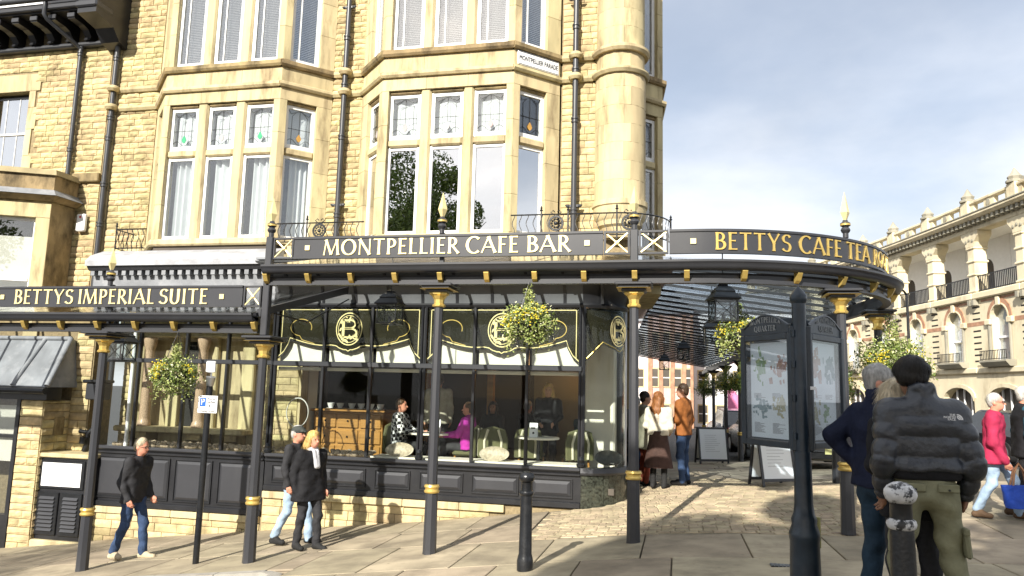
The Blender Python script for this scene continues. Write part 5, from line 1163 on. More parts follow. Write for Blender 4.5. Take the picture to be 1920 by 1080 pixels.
# ================================================================== STREET FURNITURE
GLIM = 'lamp_glass'; mat('lamp_glass', (.28, .30, .31), .25, var=.2, scale=3)
def lantern_proto():
    r = thing('canopy_lantern', 'x', 'lantern', (0, 0, 0), local=True, group='black box lanterns under the canopies')
    w, h = .20, .40; k = MB()
    for sx in (-1, 1):
        for sy in (-1, 1): k.bbox((sx*w-.012, sy*w-.012, 0), (sx*w+.012, sy*w+.012, h), .003)
    for z in (0, h-.02):
        for s in (-1, 1): k.box((-w-.02, s*w-.016, z), (w+.02, s*w+.016, z+.024)); k.box((s*w-.016, -w+.017, z), (s*w+.016, w-.017, z+.024))
    k.build('frame', 'black_iron', r)
    k = MB()
    for s in (-1, 1):
        for a, b in ((-1, 1), (1, -1)):
            k.tube([(a*w, s*w, .02), (b*w, s*w, h-.02)], .007, 4); k.tube([(s*w, a*w, .02), (s*w, b*w, h-.02)], .007, 4)
    k.build('cross_bars', 'black_iron', r)
    for i, (a, b) in enumerate((((-w+.01, -w-.002, .02), (w-.01, -w+.002, h-.02)), ((-w+.01, w-.002, .02), (w-.01, w+.002, h-.02)), ((-w-.002, -w+.01, .02), (-w+.002, w-.01, h-.02)), ((w-.002, -w+.01, .02), (w+.002, w-.01, h-.02)))): MB().box(a, b).build('lantern_pane', 'pane_roof', r)
    MB().lathe([(.35, h), (.36, h+.02), (.24, h+.13), (.25, h+.15), (.16, h+.23), (.10, h+.25), (.10, h+.29), (.03, h+.32)], (0, 0, 0), 4, ph=PI/4).build('roof', 'black_iron', r)
    MB().cyl((0, 0, h+.3), (0, 0, h+1.15), .012, n=6).build('hanger', 'black_iron', r); MB().cyl((0, 0, .02), (0, 0, .16), .03, n=8).build('lamp_holder', 'black_iron', r)
    return r
ln = lantern_proto(); ln.scale = (.72,)*3; ln.location = (-4.15, 10.35, 2.42); ln['label'] = 'black box lantern hanging in front of the left painted valance'
dup(ln, (.58, 9.95, 2.44), .25, 'nearest black box lantern under the side arcade, beside the pale hanging basket')
dup(ln, (.66, 14.9, 2.50), .1, 'second black box lantern under the side arcade, just below the nearest one')
dup(ln, (.15, 20.0, 2.40), .05, 'third black box lantern back under the side arcade')
dup(ln, (-.40, 24.0, 2.26), .05, 'smallest, farthest black box lantern under the side arcade')
dup(ln, (-8.55, 10.2, 1.80), .0, 'black box lantern behind the capital of the leftmost post')
# hanging baskets: wire bowl, trailing foliage of single leaves, flowers, chain
def leafcloud(n, rx, ry, rz, seed, size, cz=0, squash=.75, shell=.45):
    rg = np.random.default_rng(seed); V = []; F = []; R = []
    for i in range(n):
        d = rg.normal(size=3); d /= np.linalg.norm(d); q = shell+(1-shell)*rg.random()**.6
        lump = 1+.22*math.sin(5*d[0]+seed)*math.cos(4*d[2]+2*seed)+.15*rg.normal()
        p = np.array([d[0]*rx, d[1]*ry, d[2]*rz])*q*lump; p[2] += cz
        a = rg.normal(size=3); a /= np.linalg.norm(a); b = np.cross(a, rg.normal(size=3)); b /= np.linalg.norm(b); s = size*rg.uniform(.6, 1.3)
        k = len(V); V += [tuple(p-a*s), tuple(p+b*s*.5-a*s*.1), tuple(p+a*s+np.array([0, 0, -.3*s])), tuple(p-b*s*.5-a*s*.1)]; F.append((k, k+1, k+2, k+3)); R.append(rg.random())
    return V, F, R
def cloud_mesh(nm, V, F, R, m):
    me = bpy.data.meshes.new(nm); me.from_pydata(V, [], F); me.materials.append(M(m)); at_rnd(me, R); return me
def basket(loc, label, seed, r=.34, light=.6, chain=.7):
    b = thing('hanging_basket', label, 'hanging basket', loc, group='hanging flower baskets', local=True)
    MB().lathe([(.05, -.18), (.14, -.15), (.21, -.06), (.23, .02)], (0, 0, 0), 14).build('bowl', 'black_iron', b, smooth=50)
    n = int(3900*(r/.34)**2)
    for nm, m, f, sd, sz in (('foliage', 'leaf', .5, 1, .024), ('pale_foliage', 'leaf_light', light, 2, .020), ('trailing_leaves', 'flower_cream', light*.3, 3, .016)):
        link(nm, cloud_mesh(nm, *leafcloud(int(n*f), r*1.05, r*1.05, r*.82, seed*7+sd, sz, .02), m), b, kind='stuff')
    link('climbing_foliage', cloud_mesh('climbing_foliage', *leafcloud(int(n*.10), r*.24, r*.24, r*.62, seed*7+8, .020, r*1.05), 'leaf_light'), b, kind='stuff')
    rt_ = np.random.default_rng(seed*31); V = []; F = []; R = []
    for q in range(16):
        a = rt_.uniform(0, 2*PI); L_ = rt_.uniform(.12, .34)
        for i in range(26):
            u = i/25; p = np.array([r*(.78+.12*u)*math.cos(a+.2*u), r*(.78+.12*u)*math.sin(a+.2*u), -r*.2-L_*u])+rt_.normal(size=3)*.018; d1 = rt_.normal(size=3); d1 /= np.linalg.norm(d1); d2 = np.cross(d1, rt_.normal(size=3)); d2 /= np.linalg.norm(d2); s_ = .019*rt_.uniform(.6, 1.2)
            j = len(V); V += [tuple(p-d1*s_), tuple(p+d2*s_*.5), tuple(p+d1*s_), tuple(p-d2*s_*.5)]; F.append((j, j+1, j+2, j+3)); R.append(rt_.random())
    link('trailing_stems', cloud_mesh('trailing_stems', V, F, R, 'leaf_light' if light > .3 else 'leaf'), b, kind='stuff')
    # flower heads in a few tight patches
    rg = random.Random(seed); k = MB()
    for c in range(8):
        t = rg.uniform(PI, 2*PI); u = rg.uniform(-.1, .7); cx_, cy__, cz_ = r*.92*math.cos(t)*math.cos(u), r*.92*math.sin(t)*math.cos(u), r*.8*math.sin(u)
        for i in range(16):
            p = (cx_+rg.gauss(0, .05), cy__+rg.gauss(0, .04), cz_+rg.gauss(0, .045)); k.blob(p, (.012, .012, .009), 5, 3)
    k.build('yellow_flowers', 'flower_yellow', b, kind='stuff')
    for i in range(3): MB().tube([(.22*math.cos(i*2.1), .22*math.sin(i*2.1), 0), (0, 0, chain)], .004, 4).build('chain', 'black_iron', b)
    return b
basket((-6.82, 9.2, 1.58), 'yellow flowered hanging basket under the lower canopy beside the parking sign', 1, .29, .55, .62)
basket((-1.83, 9.2, 2.33), 'large pale hanging basket in front of the middle of the cafe window', 2, .30, .75, .55)
basket((.78, 10.05, 2.27), 'pale hanging basket just left of the map kiosk', 3, .27, .9, .6)
basket((2.92, 11.3, 1.98), 'green and yellow hanging basket above the grey haired man', 4, .42, .5, .75)
basket((2.45, 13.2, 1.75), 'darker hanging basket just right of the map kiosk', 5, .36, .4, .9)
basket((1.87, 23.4, 1.95), 'dark green hanging basket on the arcade post nearest the kiosk', 6, .40, .15, .6)
basket((1.62, 26.0, 1.9), 'dark green hanging basket in the middle of the arcade posts', 7, .42, .15, .6)
basket((1.15, 30.3, 1.75), 'dark green hanging basket at the far end of the arcade posts', 8, .42, .2, .6)
# bollards
mat('worn_white', (.55, .55, .55), .45, var=.2, scale=20, dirt=.97, dirtcol=(.015, .016, .018), dscale=16, dlo=.50, dhi=.56)
def bollard(x, y, label, worn=False, h=1.0):
    b = thing('bollard', label, 'bollard', (x, y, zg(x, y)), group='cast iron bollards on the pavement', local=True)
    MB().lathe([(0.0858, 0), (0.0858, .10), (0.0789, .13), (0.0686, .17), (0.0632, .70), (0.0604, .755)], (0, 0, 0), 20).build('shaft', 'black_iron', b, smooth=40)
    MB().lathe([(0.0604, .755), (0.0721, .765), (0.0769, .785), (0.0721, .803), (0.0590, .812)], (0, 0, 0), 24).build('collar', 'worn_white' if worn else 'black_iron', b, smooth=40)
    MB().lathe([(0.0576, .812), (0.0563, .885), (0.0604, .895)], (0, 0, 0), 16).build('neck', 'black_iron', b, smooth=40)
    MB().lathe([(0.0583, .895), (0.0769, .915), (0.0851, .94), (0.0824, .962), (0.0652, .987), (0.0343, 1.004), (0.0027, 1.01)], (0, 0, 0), 16).build('cap', 'worn_white' if worn else 'black_iron', b, smooth=50)
    return b
bollard(1.19, 4.57, 'nearest bollard with a worn white cap in front of the puffer jacket', True)
bollard(-1.56, 7.95, 'black bollard standing in front of the cafe window')
# triangular map kiosk on a cast column
KS = 1.19; kx, ky = .745*KS, 4.94*KS; kz = zg(kx, ky)
kio = thing('map_kiosk', 'dark blue black three sided map kiosk on a cast iron column', 'kiosk', (kx, ky, kz))
def kh(h): return 1.43+(.085+h-1.5)*KS            # height on the kiosk from the design height
MB().lathe([(.125, kz-.02), (.125, kz+.05), (.11, kz+.09), (.102, kh(.62)), (.107, kh(.64)), (.107, kh(.67)), (.086, kh(.72)), (.09, kh(.75)), (.074, kh(.78)), (.065, kh(.84)), (.06, kh(1.15))], (kx, ky, 0), 20).build('column_base', 'kiosk_paint', kio, smooth=35)
MB().cyl((kx, ky, kh(1.15)), (kx, ky, kh(2.09)), .050, n=18).build('column', 'kiosk_paint', kio, smooth=40)
MB().lathe([(.05, kh(2.06)), (.063, kh(2.08)), (.063, kh(2.11)), (.05, kh(2.125)), (.036, kh(2.145)), (.014, kh(2.16)), (.002, kh(2.175))], (kx, ky, 0), 16).build('column_cap', 'kiosk_paint', kio, smooth=45)
KF = Vector((-.2178, .976)); KR = Vector((.976, .2178)); A0 = Vector((kx, ky))
kl = A0-KR*.055; kl2 = A0+(KF*.45-KR*.225)*KS; kr = A0+KR*.066; kr2 = A0+(KF*.36+KR*.43)*KS
def kboard(Pa, Pb, txt, lab, prints):
    """one glazed display case with an arched name board above; runs from Pa to Pb left to right"""
    p = part('display_case', kio); p['label'] = lab; T, L = face_T((Pa.x, Pa.y), (Pb.x, Pb.y)); z0 = kh(1.16); z1 = kh(1.88); f = .05
    k = MB(); k.T = T
    k.bbox((0, -.05, z0), (f, .012, z1), .006); k.bbox((L-f, -.05, z0), (L, .012, z1), .006); k.bbox((f+.001, -.05, z0), (L-f-.001, .010, z0+f), .006); k.bbox((f+.001, -.05, z1-f), (L-f-.001, .010, z1), .006)
    k.build('case_frame', 'kiosk_paint', p)
    k = MB(); k.T = T; k.box((f*.5, -.048, z0+.01), (L-f*.5, -.035, z1-.01)); k.build('case_back', 'kiosk_paint', p)
    k = MB(); k.T = T; k.box((f+.012, -.034, z0+f+.012), (L-f-.012, -.032, z1-f-.012)); pap = k.build('map_sheet', 'paper', p)
    rg = random.Random(len(txt)+prints); w = L-2*f-.03; h = z1-z0-2*f-.03; s0 = f+.015; b0 = z0+f+.015
    pals = ['map_green', 'map_rose', 'map_grey', 'map_sand']
    blocks = [(.08, .55, .36, .32), (.52, .55, .40, .30), (.06, .20, .40, .22), (.56, .18, .36, .26)] if prints == 0 else [(.02, .45, .45, .52), (.5, .52, .45, .4), (.05, .12, .3, .25), (.4, .14, .3, .2)]
    for bi, (u, v, bw, bh) in enumerate(blocks):
        for q in range(40):
            k = MB() if q == 0 else k
            k.T = T; cu, cv = rg.gauss(u+bw/2, bw*.22), rg.gauss(v+bh/2, bh*.22); a, b_ = bw*rg.uniform(.05, .22), bh*rg.uniform(.06, .24)
            if not (0.02 < cu < .98-a and .02 < cv < .98-b_): continue
            d = -.0315+.00012*(bi*34+q) if False else -.0316+.00001*(bi*40+q)
            k.add([(s0+w*cu, d, b0+h*cv), (s0+w*(cu+a), d, b0+h*cv), (s0+w*(cu+a*.8), d, b0+h*(cv+b_)), (s0+w*(cu-a*.2), d, b0+h*(cv+b_*.8))], [(0, 1, 2, 3)])
        k.build('map_print', pals[(bi+prints) % 4], pap)
    k = MB(); k.T = T
    for c0 in (.1, .56):
        for r_ in range(16):
            v = (.46-.011*r_) if r_ < 5 else (.15-.010*(r_-5))
            k.box((s0+w*c0, -.0308, b0+h*v), (s0+w*(c0+rg.uniform(.12, .34)), -.0306, b0+h*(v+.0045)))
    k.build('small_print', 'print_grey', pap)
    k = MB(); k.T = T; k.box((f, -.003, z0+f), (L-f, .001, z1-f)); k.build('case_glass', 'pane_case', p)
    # arched name board
    zt = z1+.002; n = 14; arcp = [(L*u, zt+.053+.09*max(0, math.sin(PI*min(1, max(0, (u-.08)/.84))))) for u in np.linspace(0, 1, n)]
    k = MB(); k.T = T; k.prism([(0, zt), (L, zt)]+list(reversed(arcp)), -.04, .0, 'y'); k.build('name_board', 'kiosk_paint', p)
    k = MB(); k.T = T; k.tube([(a, .0, b_+.004) for a, b_ in arcp], .009, 5); k.build('name_board_moulding', 'kiosk_paint', p)
    words = txt.split(); half = L/2
    for wi, word in enumerate(words):
        tot = sum(GL[c][0]+.12 for c in word); hh = .043; f_ = min(1.0, L*.74/(tot*hh)) if wi == 0 else 1.0; xx = -tot/2*hh*f_
        for c in word:
            cxx = xx+GL[c][0]*hh*f_/2; zc_ = zt+.036+(.054*math.cos(min(1, abs(cxx)/half)*PI/2*.9) if wi == 0 else -.014)
            tilt = -cxx/half*.42 if wi == 0 else 0
            key = (c, hh, .003, 'gl')
            if key not in GM: GM[key] = glyph(c, hh, .003).mesh('letter', 'letter_grey')
            o = link('letter', GM[key], p); o.matrix_basis = onface(T, half+cxx, .001, zc_) @ Matrix.Rotation(tilt, 4, 'Z') @ Matrix.Translation((-GL[c][0]*hh*f_/2, 0, 0)) @ Matrix.Scale(f_, 4, (1, 0, 0)); xx += (GL[c][0]+.12)*hh*f_
for nm, c in (('map_green', (.30, .42, .24)), ('map_rose', (.52, .33, .28)), ('map_grey', (.28, .36, .38)), ('map_sand', (.50, .46, .30)), ('letter_grey', (.30, .32, .33))): mat(nm, c, .6, var=.15, scale=30)
kboard(kl2, kl, 'MONTPELLIER QUARTER', 'left face of the kiosk with four small maps', 0); kboard(kr, kr2, 'MONTPELLIER QUARTER', 'right face of the kiosk with a glossy map', 1); kboard(kr2-KR*.02, kl2+KR*.02, 'MONTPELLIER QUARTER', 'back face of the kiosk', 0)
for s, q in ((-1, kl), (1, kr)): MB().bbox((q.x-.02, q.y-.012, kh(1.15)), (q.x+.02, q.y+.03, kh(1.92)), .006).build('hinge_post', 'kiosk_paint', kio)
for z in (1.22, 1.45, 1.66, 1.85): MB().cyl((kl.x+.004, kl.y-.02, kh(z)), (kl.x+.004, kl.y-.02, kh(z)+.05), .012, n=8).build('hinge', 'kiosk_paint', kio)
MB().bbox((kr.x+.0, kr.y-.024, kh(1.525)), (kr.x+.04, kr.y-.021, kh(1.545)), .001).build('sticker', 'sign_white', kio)
MB().bbox((kx+.07, ky+.02, kh(.58)), (kx+.115, ky+.05, kh(.76)), .004).build('tag', mat('tag_yellow', (.55, .52, .22), .6), kio)
# A-boards
def aboard(x, y, rz, label, w=.62, h=1.0):
    a = thing('pavement_sign', label, 'sign', (x, y, zg(x, y)), rz, group='framed pavement signs', local=True)
    for s, t in ((1, .17), (-1, -.17)):
        k = MB(); k.T = Matrix.Translation((0, -s*.20, 0)) @ Matrix.Rotation(-t, 4, 'X'); f = .05
        k.bbox((-w/2, -.015, 0), (-w/2+f, .015, h), .004); k.bbox((w/2-f, -.015, 0), (w/2, .015, h), .004); k.bbox((-w/2+f, -.014, .08), (w/2-f, .014, .08+f), .004); k.bbox((-w/2+f, -.014, h-f), (w/2-f, .014, h), .004); k.build('frame', 'grey_paint', a)
        k = MB(); k.T = Matrix.Translation((0, -s*.20, 0)) @ Matrix.Rotation(-t, 4, 'X'); k.box((-w/2+f, -.006, .08+f), (w/2-f, .006, h-f)); sh = k.build('poster', 'paper', a)
        k = MB(); k.T = Matrix.Translation((0, -s*.20, 0)) @ Matrix.Rotation(-t, 4, 'X'); d = -.008*s
        for i in range(9): k.box((-w*.28, d-.0005, h*.78-i*.055), (-w*.28+w*random.uniform(.3, .56), d+.0005, h*.785-i*.055))
        k.build('poster_print', 'print_grey', sh)
    return a
aboard(1.62, 14.1, .55, 'framed pavement sign standing below the left kiosk panel', .72, 1.0); aboard(.92, 21.9, .35, 'pavement sign with a pale poster among the arcade posts', .85, 1.0)
# parking sign on a pole
sp = thing('parking_sign', 'white parking sign with a blue P on a dark pole', 'sign', (-6.40, 9.4, zg(-6.4, 9.4)))
z0 = zg(-6.4, 9.4); MB().cyl((-6.40, 9.4, z0), (-6.40, 9.4, 1.46), .042, n=14).build('pole', 'black_iron', sp, smooth=40)
MB().cyl((-6.40, 9.4, 1.46), (-6.38, 9.38, 1.58), .05, .065, n=14).build('pole_cap', 'steel', sp, smooth=40); MB().bbox((-6.46, 9.36, 1.64), (-6.32, 9.40, 1.80), .01).build('camera_box', 'sign_white', sp); MB().cyl((-6.39, 9.4, 1.56), (-6.39, 9.4, 1.66), .012, n=8).build('stem', 'steel', sp)
pl = MB().bbox((-6.52, 9.335, 1.08), (-6.22, 9.350, 1.32), .01).build('plate', 'sign_white', sp)
T, L = face_T((-6.52, 9.335), (-6.22, 9.335))
k = MB(); k.T = T; k.box((.03, .0005, 1.17), (.125, .002, 1.29)); k.build('blue_square', 'sign_blue', pl); text('P', .12, onface(T, .078, .003, 1.23), pl, 'sign_white', 'letter')
text('Pay at', .05, onface(T, .21, .002, 1.275), pl, 'sign_black'); text('machine', .05, onface(T, .21, .002, 1.235), pl, 'sign_black', sx=.8); text('Display ticket', .042, onface(T, .15, .002, 1.11), pl, 'sign_black'); k = MB(); k.T = T; k.prism([(.165, 1.18), (.19, 1.16), (.19, 1.174), (.25, 1.174), (.25, 1.186), (.19, 1.186), (.19, 1.20)], .0005, .002, 'y'); k.build('arrow', 'sign_black', pl)
# street lamp far right
sl_ = thing('street_lamp', 'slim dark street lamp with a horizontal head before the curved building', 'street lamp', (9.0, 32.4, zg(9, 32.4)))
MB().lathe([(.10, zg(9, 32.4)), (.09, .9), (.065, 1.0), (.05, 5.75)], (9.0, 32.4, 0), 12).build('pole', 'black_iron', sl_, smooth=40); MB().tube([(9.0, 32.4, 5.7), (8.85, 32.3, 5.86), (8.2, 31.9, 5.9)], .045, 8).build('arm', 'black_iron', sl_, smooth=40); MB().bbox((7.7, 31.6, 5.83), (8.3, 32.0, 5.95), .03).build('lamp_head', 'black_iron', sl_)
# parked cars
def car(x, y, rz, label, m, scale=1.0):
    c = thing('parked_car', label, 'car', (x, y, zg(x, y)), rz, group='cars parked along the side street', local=True)
    S = [(-2.05, .34, .62, .62, .60), (-1.95, .28, .86, .80, .70), (-1.2, .24, .95, .86, .78), (-.2, .22, .96, .88, .80), (.9, .22, .97, .88, .80), (1.7, .25, .93, .84, .74), (2.05, .36, .70, .70, .62)]
    k = MB(); V = []; n = 8
    for px_, zb_, zt_, w0, w1 in S: V += [(px_, -w1, zb_), (px_, -w0, zb_+.15), (px_, -w0, zt_-.15), (px_, -w1+.05, zt_), (px_, w1-.05, zt_), (px_, w0, zt_-.15), (px_, w0, zb_+.15), (px_, w1, zb_)]
    F = [(i*n+j, (i+1)*n+j, (i+1)*n+(j+1) % n, i*n+(j+1) % n) for i in range(len(S)-1) for j in range(n)]+[tuple(range(n)), tuple(range(len(S)*n-1, (len(S)-1)*n-1, -1))]
    k.add(V, F); k.build('body', m, c, smooth=35)
    G = [(-1.85, .90, .74), (-1.1, 1.42, .58), (.35, 1.46, .58), (1.15, .95, .72)]; V = []
    for px_, zt_, w in G: V += [(px_, -w, zt_), (px_, w, zt_)]
    V += [(-1.85, -.74, .85), (-1.85, .74, .85), (1.15, -.74, .85), (1.15, .74, .85)]
    MB().add(V, [(0, 2, 3, 1), (4, 6, 7, 5), (0, 8, 10, 6, 4, 2), (1, 3, 5, 7, 11, 9), (0, 1, 9, 8), (6, 10, 11, 7)]).build('window_glass', mat('car_glass', (.03, .035, .04), .08, spec=.8) if 'car_glass' not in MATS else 'car_glass', c)
    MB().add([(-1.12, -.56, 1.425), (-1.12, .56, 1.425), (.37, .56, 1.47), (.37, -.56, 1.47), (-1.05, -.5, 1.45), (-1.05, .5, 1.45), (.30, .5, 1.50), (.30, -.5, 1.50)], [(0, 1, 2, 3), (4, 5, 6, 7), (0, 4, 5, 1), (1, 5, 6, 2), (2, 6, 7, 3), (3, 7, 4, 0)]).build('roof', m, c)
    for px_ in (-1.3, 1.3):
        for s in (-1, 1):
            w = MB().cyl((px_, s*.66, .31), (px_, s*.88, .31), .31, n=18).build('wheel', 'rubber', c, smooth=40); MB().cyl((px_, s*.87, .31), (px_, s*.885, .31), .20, n=12).build('rim', 'steel', w)
    for s in (-1, 1):
        MB().bbox((1.90, s*.62-.16, .58), (2.03, s*.62+.16, .74), .03).build('headlight', 'sign_white', c); MB().bbox((-2.02, s*.64-.12, .62), (-1.90, s*.64+.12, .82), .03).build('tail_light', mat('tail_red', (.4, .01, .01), .3) if 'tail_red' not in MATS else 'tail_red', c)
    MB().box((-2.07, -.26, .44), (-2.03, .26, .56)).build('number_plate', 'tag_yellow', c)
    return c
mat('car_black', (.012, .012, .014), .2, spec=.7); mat('car_silver', (.42, .43, .45), .25, metal=.6); mat('car_blue', (.02, .03, .07), .2, spec=.7)
car(3.3, 20.4, PI/2+.1, 'dark car parked nearest the arcade behind the kiosk', 'car_black'); car(2.75, 26.0, PI/2+.1, 'silver car parked behind the dark car in the side street', 'car_silver'); car(2.2, 31.5, PI/2+.1, 'small dark blue car parked farthest up the side street', 'car_blue'); car(9.8, 26, PI/2+.2, 'dark car parked before the curved building', 'car_black')
# pink banner on a pole
bn = thing('pink_banner', 'pink feather banner on a pole beyond the arcade posts', 'banner', (2.7, 36, zg(2.7, 36)))
MB().cyl((2.2, 36, zg(2.2, 36)), (2.2, 36, 2.2), .03, n=8).build('pole', 'steel', bn); MB().prism([(2.25, 2.2), (2.4, 1.9), (3.3, .9), (3.2, .3), (2.25, .5)], 35.98, 36.02, 'y').build('cloth', mat('pink_cloth', (.72, .20, .38), .7), bn)
# trees behind the camera: their shade falls on the foreground, their crowns show in the window panes
def tree(x, y, h, r, label, seed, n=9000, leaf=.13):
    t = thing('street_tree', label, 'tree', (x, y, zg(x, y)), group='trees on the far side of the road'); z0 = zg(x, y); rg = np.random.default_rng(seed)
    k = MB(); k.tube([(x, y, z0-.2), (x+.1, y, z0+h*.2), (x-.1, y+.1, z0+h*.42), (x, y, z0+h*.8)], [.38, .30, .22, .05], 10); limbs = []
    for i in range(9):
        a = rg.uniform(0, 2*PI); b = z0+h*rg.uniform(.30, .55); e = (x+r*.75*math.cos(a), y+r*.75*math.sin(a), b+h*rg.uniform(.12, .38)); k.tube([(x, y, b), (x+r*.35*math.cos(a), y+r*.35*math.sin(a), b+h*.12), e], [.12, .08, .02], 6); limbs.append(e)
    k.build('trunk', 'bark', t, smooth=60)
    d = rg.normal(size=(70, 3)); d /= np.linalg.norm(d, axis=1)[:, None]; q = rg.random(70)**.4; C = np.array([x, y, z0+h*.66])+d*q[:, None]*np.array([r*.85, r*.85, h*.30]); cr = r*rg.uniform(.14, .30, 70)
    ci = rg.integers(0, 70, n); d = rg.normal(size=(n, 3)); d /= np.linalg.norm(d, axis=1)[:, None]; P = C[ci]+d*(cr[ci]*rg.random(n)**.35)[:, None]
    A = rg.normal(size=(n, 3)); A /= np.linalg.norm(A, axis=1)[:, None]; Bv = np.cross(A, rg.normal(size=(n, 3))); Bv /= np.linalg.norm(Bv, axis=1)[:, None]; s = (leaf*rg.uniform(.7, 1.4, n))[:, None]
    V = np.stack([P-A*s, P+Bv*s*.6, P+A*s, P-Bv*s*.6], 1).reshape(-1, 3); F = np.arange(4*n).reshape(-1, 4)
    link('crown', cloud_mesh('crown', V.tolist(), F.tolist(), rg.random(n), 'leaf'), t, kind='stuff')
tree(-16.6, -20, 19.4, 6.2, 'broad tree across the road, leftmost of three', 1, 60000, .10); tree(-3.1, -10.5, 14.7, 3.5, 'tall tree across the road, middle of three', 2, 46000); tree(3.4, -10.0, 15.0, 4.9, 'tall tree across the road, rightmost of three', 3, 60000)
# ================================================================== CAFE INTERIOR
cnt = thing('cafe_counter', 'golden wooden cafe counter with drawers behind the left window', 'counter', (-6.3, 14.0, -.02))
MB().bbox((-7.0, 13.75, -.02), (-5.55, 14.4, 1.0), .01).build('carcass', 'wood', cnt); MB().bbox((-7.05, 13.68, 1.002), (-5.5, 14.45, 1.05), .01).build('top', 'wood', cnt)
for i in range(3):
    for j in range(3): d = MB().bbox((-6.95+i*.47, 13.72, .10+j*.30), (-6.52+i*.47, 13.748, .36+j*.30), .012).build('drawer', 'wood', cnt); MB().blob((-6.735+i*.47, 13.71, .23+j*.30), (.02, .02, .02)).build('knob', 'black_iron', d)
def cup(x, y, z, i):
    c = thing('teacup', ('leftmost', 'second', 'third', 'fourth', 'fifth', 'rightmost')[i]+' white cup along the wooden counter', 'cup', (x, y, z), group='white cups along the counter', local=True)
    MB().lathe([(.035, 0), (.04, .01), (.06, .05), (.075, .10), (.07, .10), (.05, .03), (.002, .02)], (0, 0, 0), 14).build('bowl', 'white_paint', c, smooth=50); MB().lathe([(.05, -.012), (.085, 0), (.085, .004), (.03, .0)], (0, 0, .0), 14).build('saucer', 'white_paint', c, smooth=50)
for i, x in enumerate((-6.75, -6.55, -6.30, -6.1, -5.9, -5.7)): cup(x, 13.95, 1.065, i)
mat('uphol_olive', (.10, .10, .045), .8, var=.15); mat('uphol_cream', (.60, .56, .42), .8, var=.08)
def chair_proto():
    c = thing('cafe_chair', 'x', 'chair', (0, 0, 0), local=True, group='upholstered chairs in the cafe')
    MB().bbox((-.24, -.24, .40), (.24, .22, .50), .04).build('seat', 'uphol_olive', c)
    pts = [(-.26, .40), (-.27, .75), (-.22, .92), (0, .98), (.22, .92), (.27, .75), (.26, .40)]
    MB().prism(pts, .18, .26, 'y').build('backrest', 'uphol_olive', c)
    for s in (-1, 1): MB().tube([(s*.16, .268, .42), (s*.17, .27, .72), (s*.10, .27, .95)], .025, 6).build('stripe', 'uphol_cream', c, smooth=50)
    MB().tube([(p[0], .22, p[1]) for p in pts], .035, 8).build('piping', 'uphol_olive', c, smooth=50)
    for sx in (-1, 1):
        for sy in (-1, 1): MB().cyl((sx*.2, sy*.18, .40), (sx*.22, sy*.2, 0), .022, .016, n=6).build('leg', 'wood', c)
    return c
ch = chair_proto(); ch.scale = (.88, .88, .88); ch.location = (-3.2, 13.1, -.02); ch.rotation_euler = (0, 0, PI+.25); ch['label'] = 'olive chair with cream stripes to the right of the woman in purple'
dup(ch, (-2.55, 13.35, -.02), PI-.1, 'olive chair behind the striped one, left of the small round table'); dup(ch, (-1.75, 13.3, -.02), PI+.5, 'chair by the curved corner window'); dup(ch, (-4.95, 13.15, -.02), PI/2-.2, 'chair under the man in the checked shirt'); dup(ch, (-3.68, 13.1, -.02), -PI/2, 'chair under the woman in purple'); dup(ch, (-1.55, 14.3, -.02), PI, 'pale backed chair at the corner, deeper in the room')
def table(x, y, label, r=.38):
    t = thing('cafe_table', label, 'table', (x, y, -.02), group='round tables in the cafe', local=True)
    MB().lathe([(r-.01, .70), (r, .705), (r, .73), (r-.01, .735)], (0, 0, 0), 24).build('table_top', 'cream_paint', t, smooth=30); MB().lathe([(.22, 0), (.20, .02), (.04, .05), (.03, .1), (.03, .70)], (0, 0, 0), 14).build('pedestal', 'black_iron', t, smooth=40)
    return t
table(-4.32, 13.0, 'round table between the checked shirt man and the woman in purple'); table(-2.35, 12.95, 'round table in front of the standing fair haired woman', .36)
def menu(x, y, rz, label):
    m = thing('menu_card', label, 'menu', (x, y, .715), rz, group='white menu cards on the tables', local=True)
    MB().prism([(-.06, 0), (.06, 0), (.0, .24)], -.07, .07, 'x').build('card', 'sign_white', m); k = MB(); k.T = Matrix.Translation((0, -.03, .12)) @ Matrix.Rotation(-.245, 4, 'X')
    k.box((-.045, -.002, .02), (.03, -.0005, .05)); k.cyl((0, -.0005, -.05), (0, -.002, -.05), .02, n=10); k.build('card_print', 'sign_black', m)
menu(-4.2, 12.95, .1, 'white menu card on the table of the couple'); menu(-2.42, 12.85, .05, 'white menu card on the table before the standing woman')
for x, y, z, label in ((-6.3, 17.5, 1.9, 'orange wall lamp above the wooden counter'), (-3.9, 18.0, 2.15, 'small amber pendant lamp deep in the room'), (-1.95, 16.0, 1.95, 'large amber wall lamp behind the standing woman')):
    w = thing('cafe_lamp', label, 'lamp', (x, y, z), group='lit amber lamps in the cafe'); r = .2 if 'large' in label else .11
    MB().lathe([(r*.5, 0), (r*.9, .06), (r, .2), (r*.8, .28)], (x, y, z), 14).build('shade', mat('lamp_glow', (.7, .25, .05), .5, emit=((1, .38, .08), 2.2)) if 'lamp_glow' not in MATS else 'lamp_glow', w, smooth=50); MB().lathe([(r*1.5, .28), (r*1.6, .30), (r*.3, .36), (.02, .5)], (x, y, z), 14).build('canopy', 'black_iron', w, smooth=40); MB().cyl((x, y, z+.45), (x, y, 2.93), .012, n=6).build('rod', 'black_iron', w)
    pl_ = bpy.data.lights.new('lamp_light', 'POINT'); pl_.energy = 8 if 'large' in label else 5; pl_.color = (1, .62, .32); pl_.shadow_soft_size = .12; po = bpy.data.objects.new('lamp_light', pl_); COL.objects.link(po); po.location = (x, y-.3, z+.1); setpar(po, w)
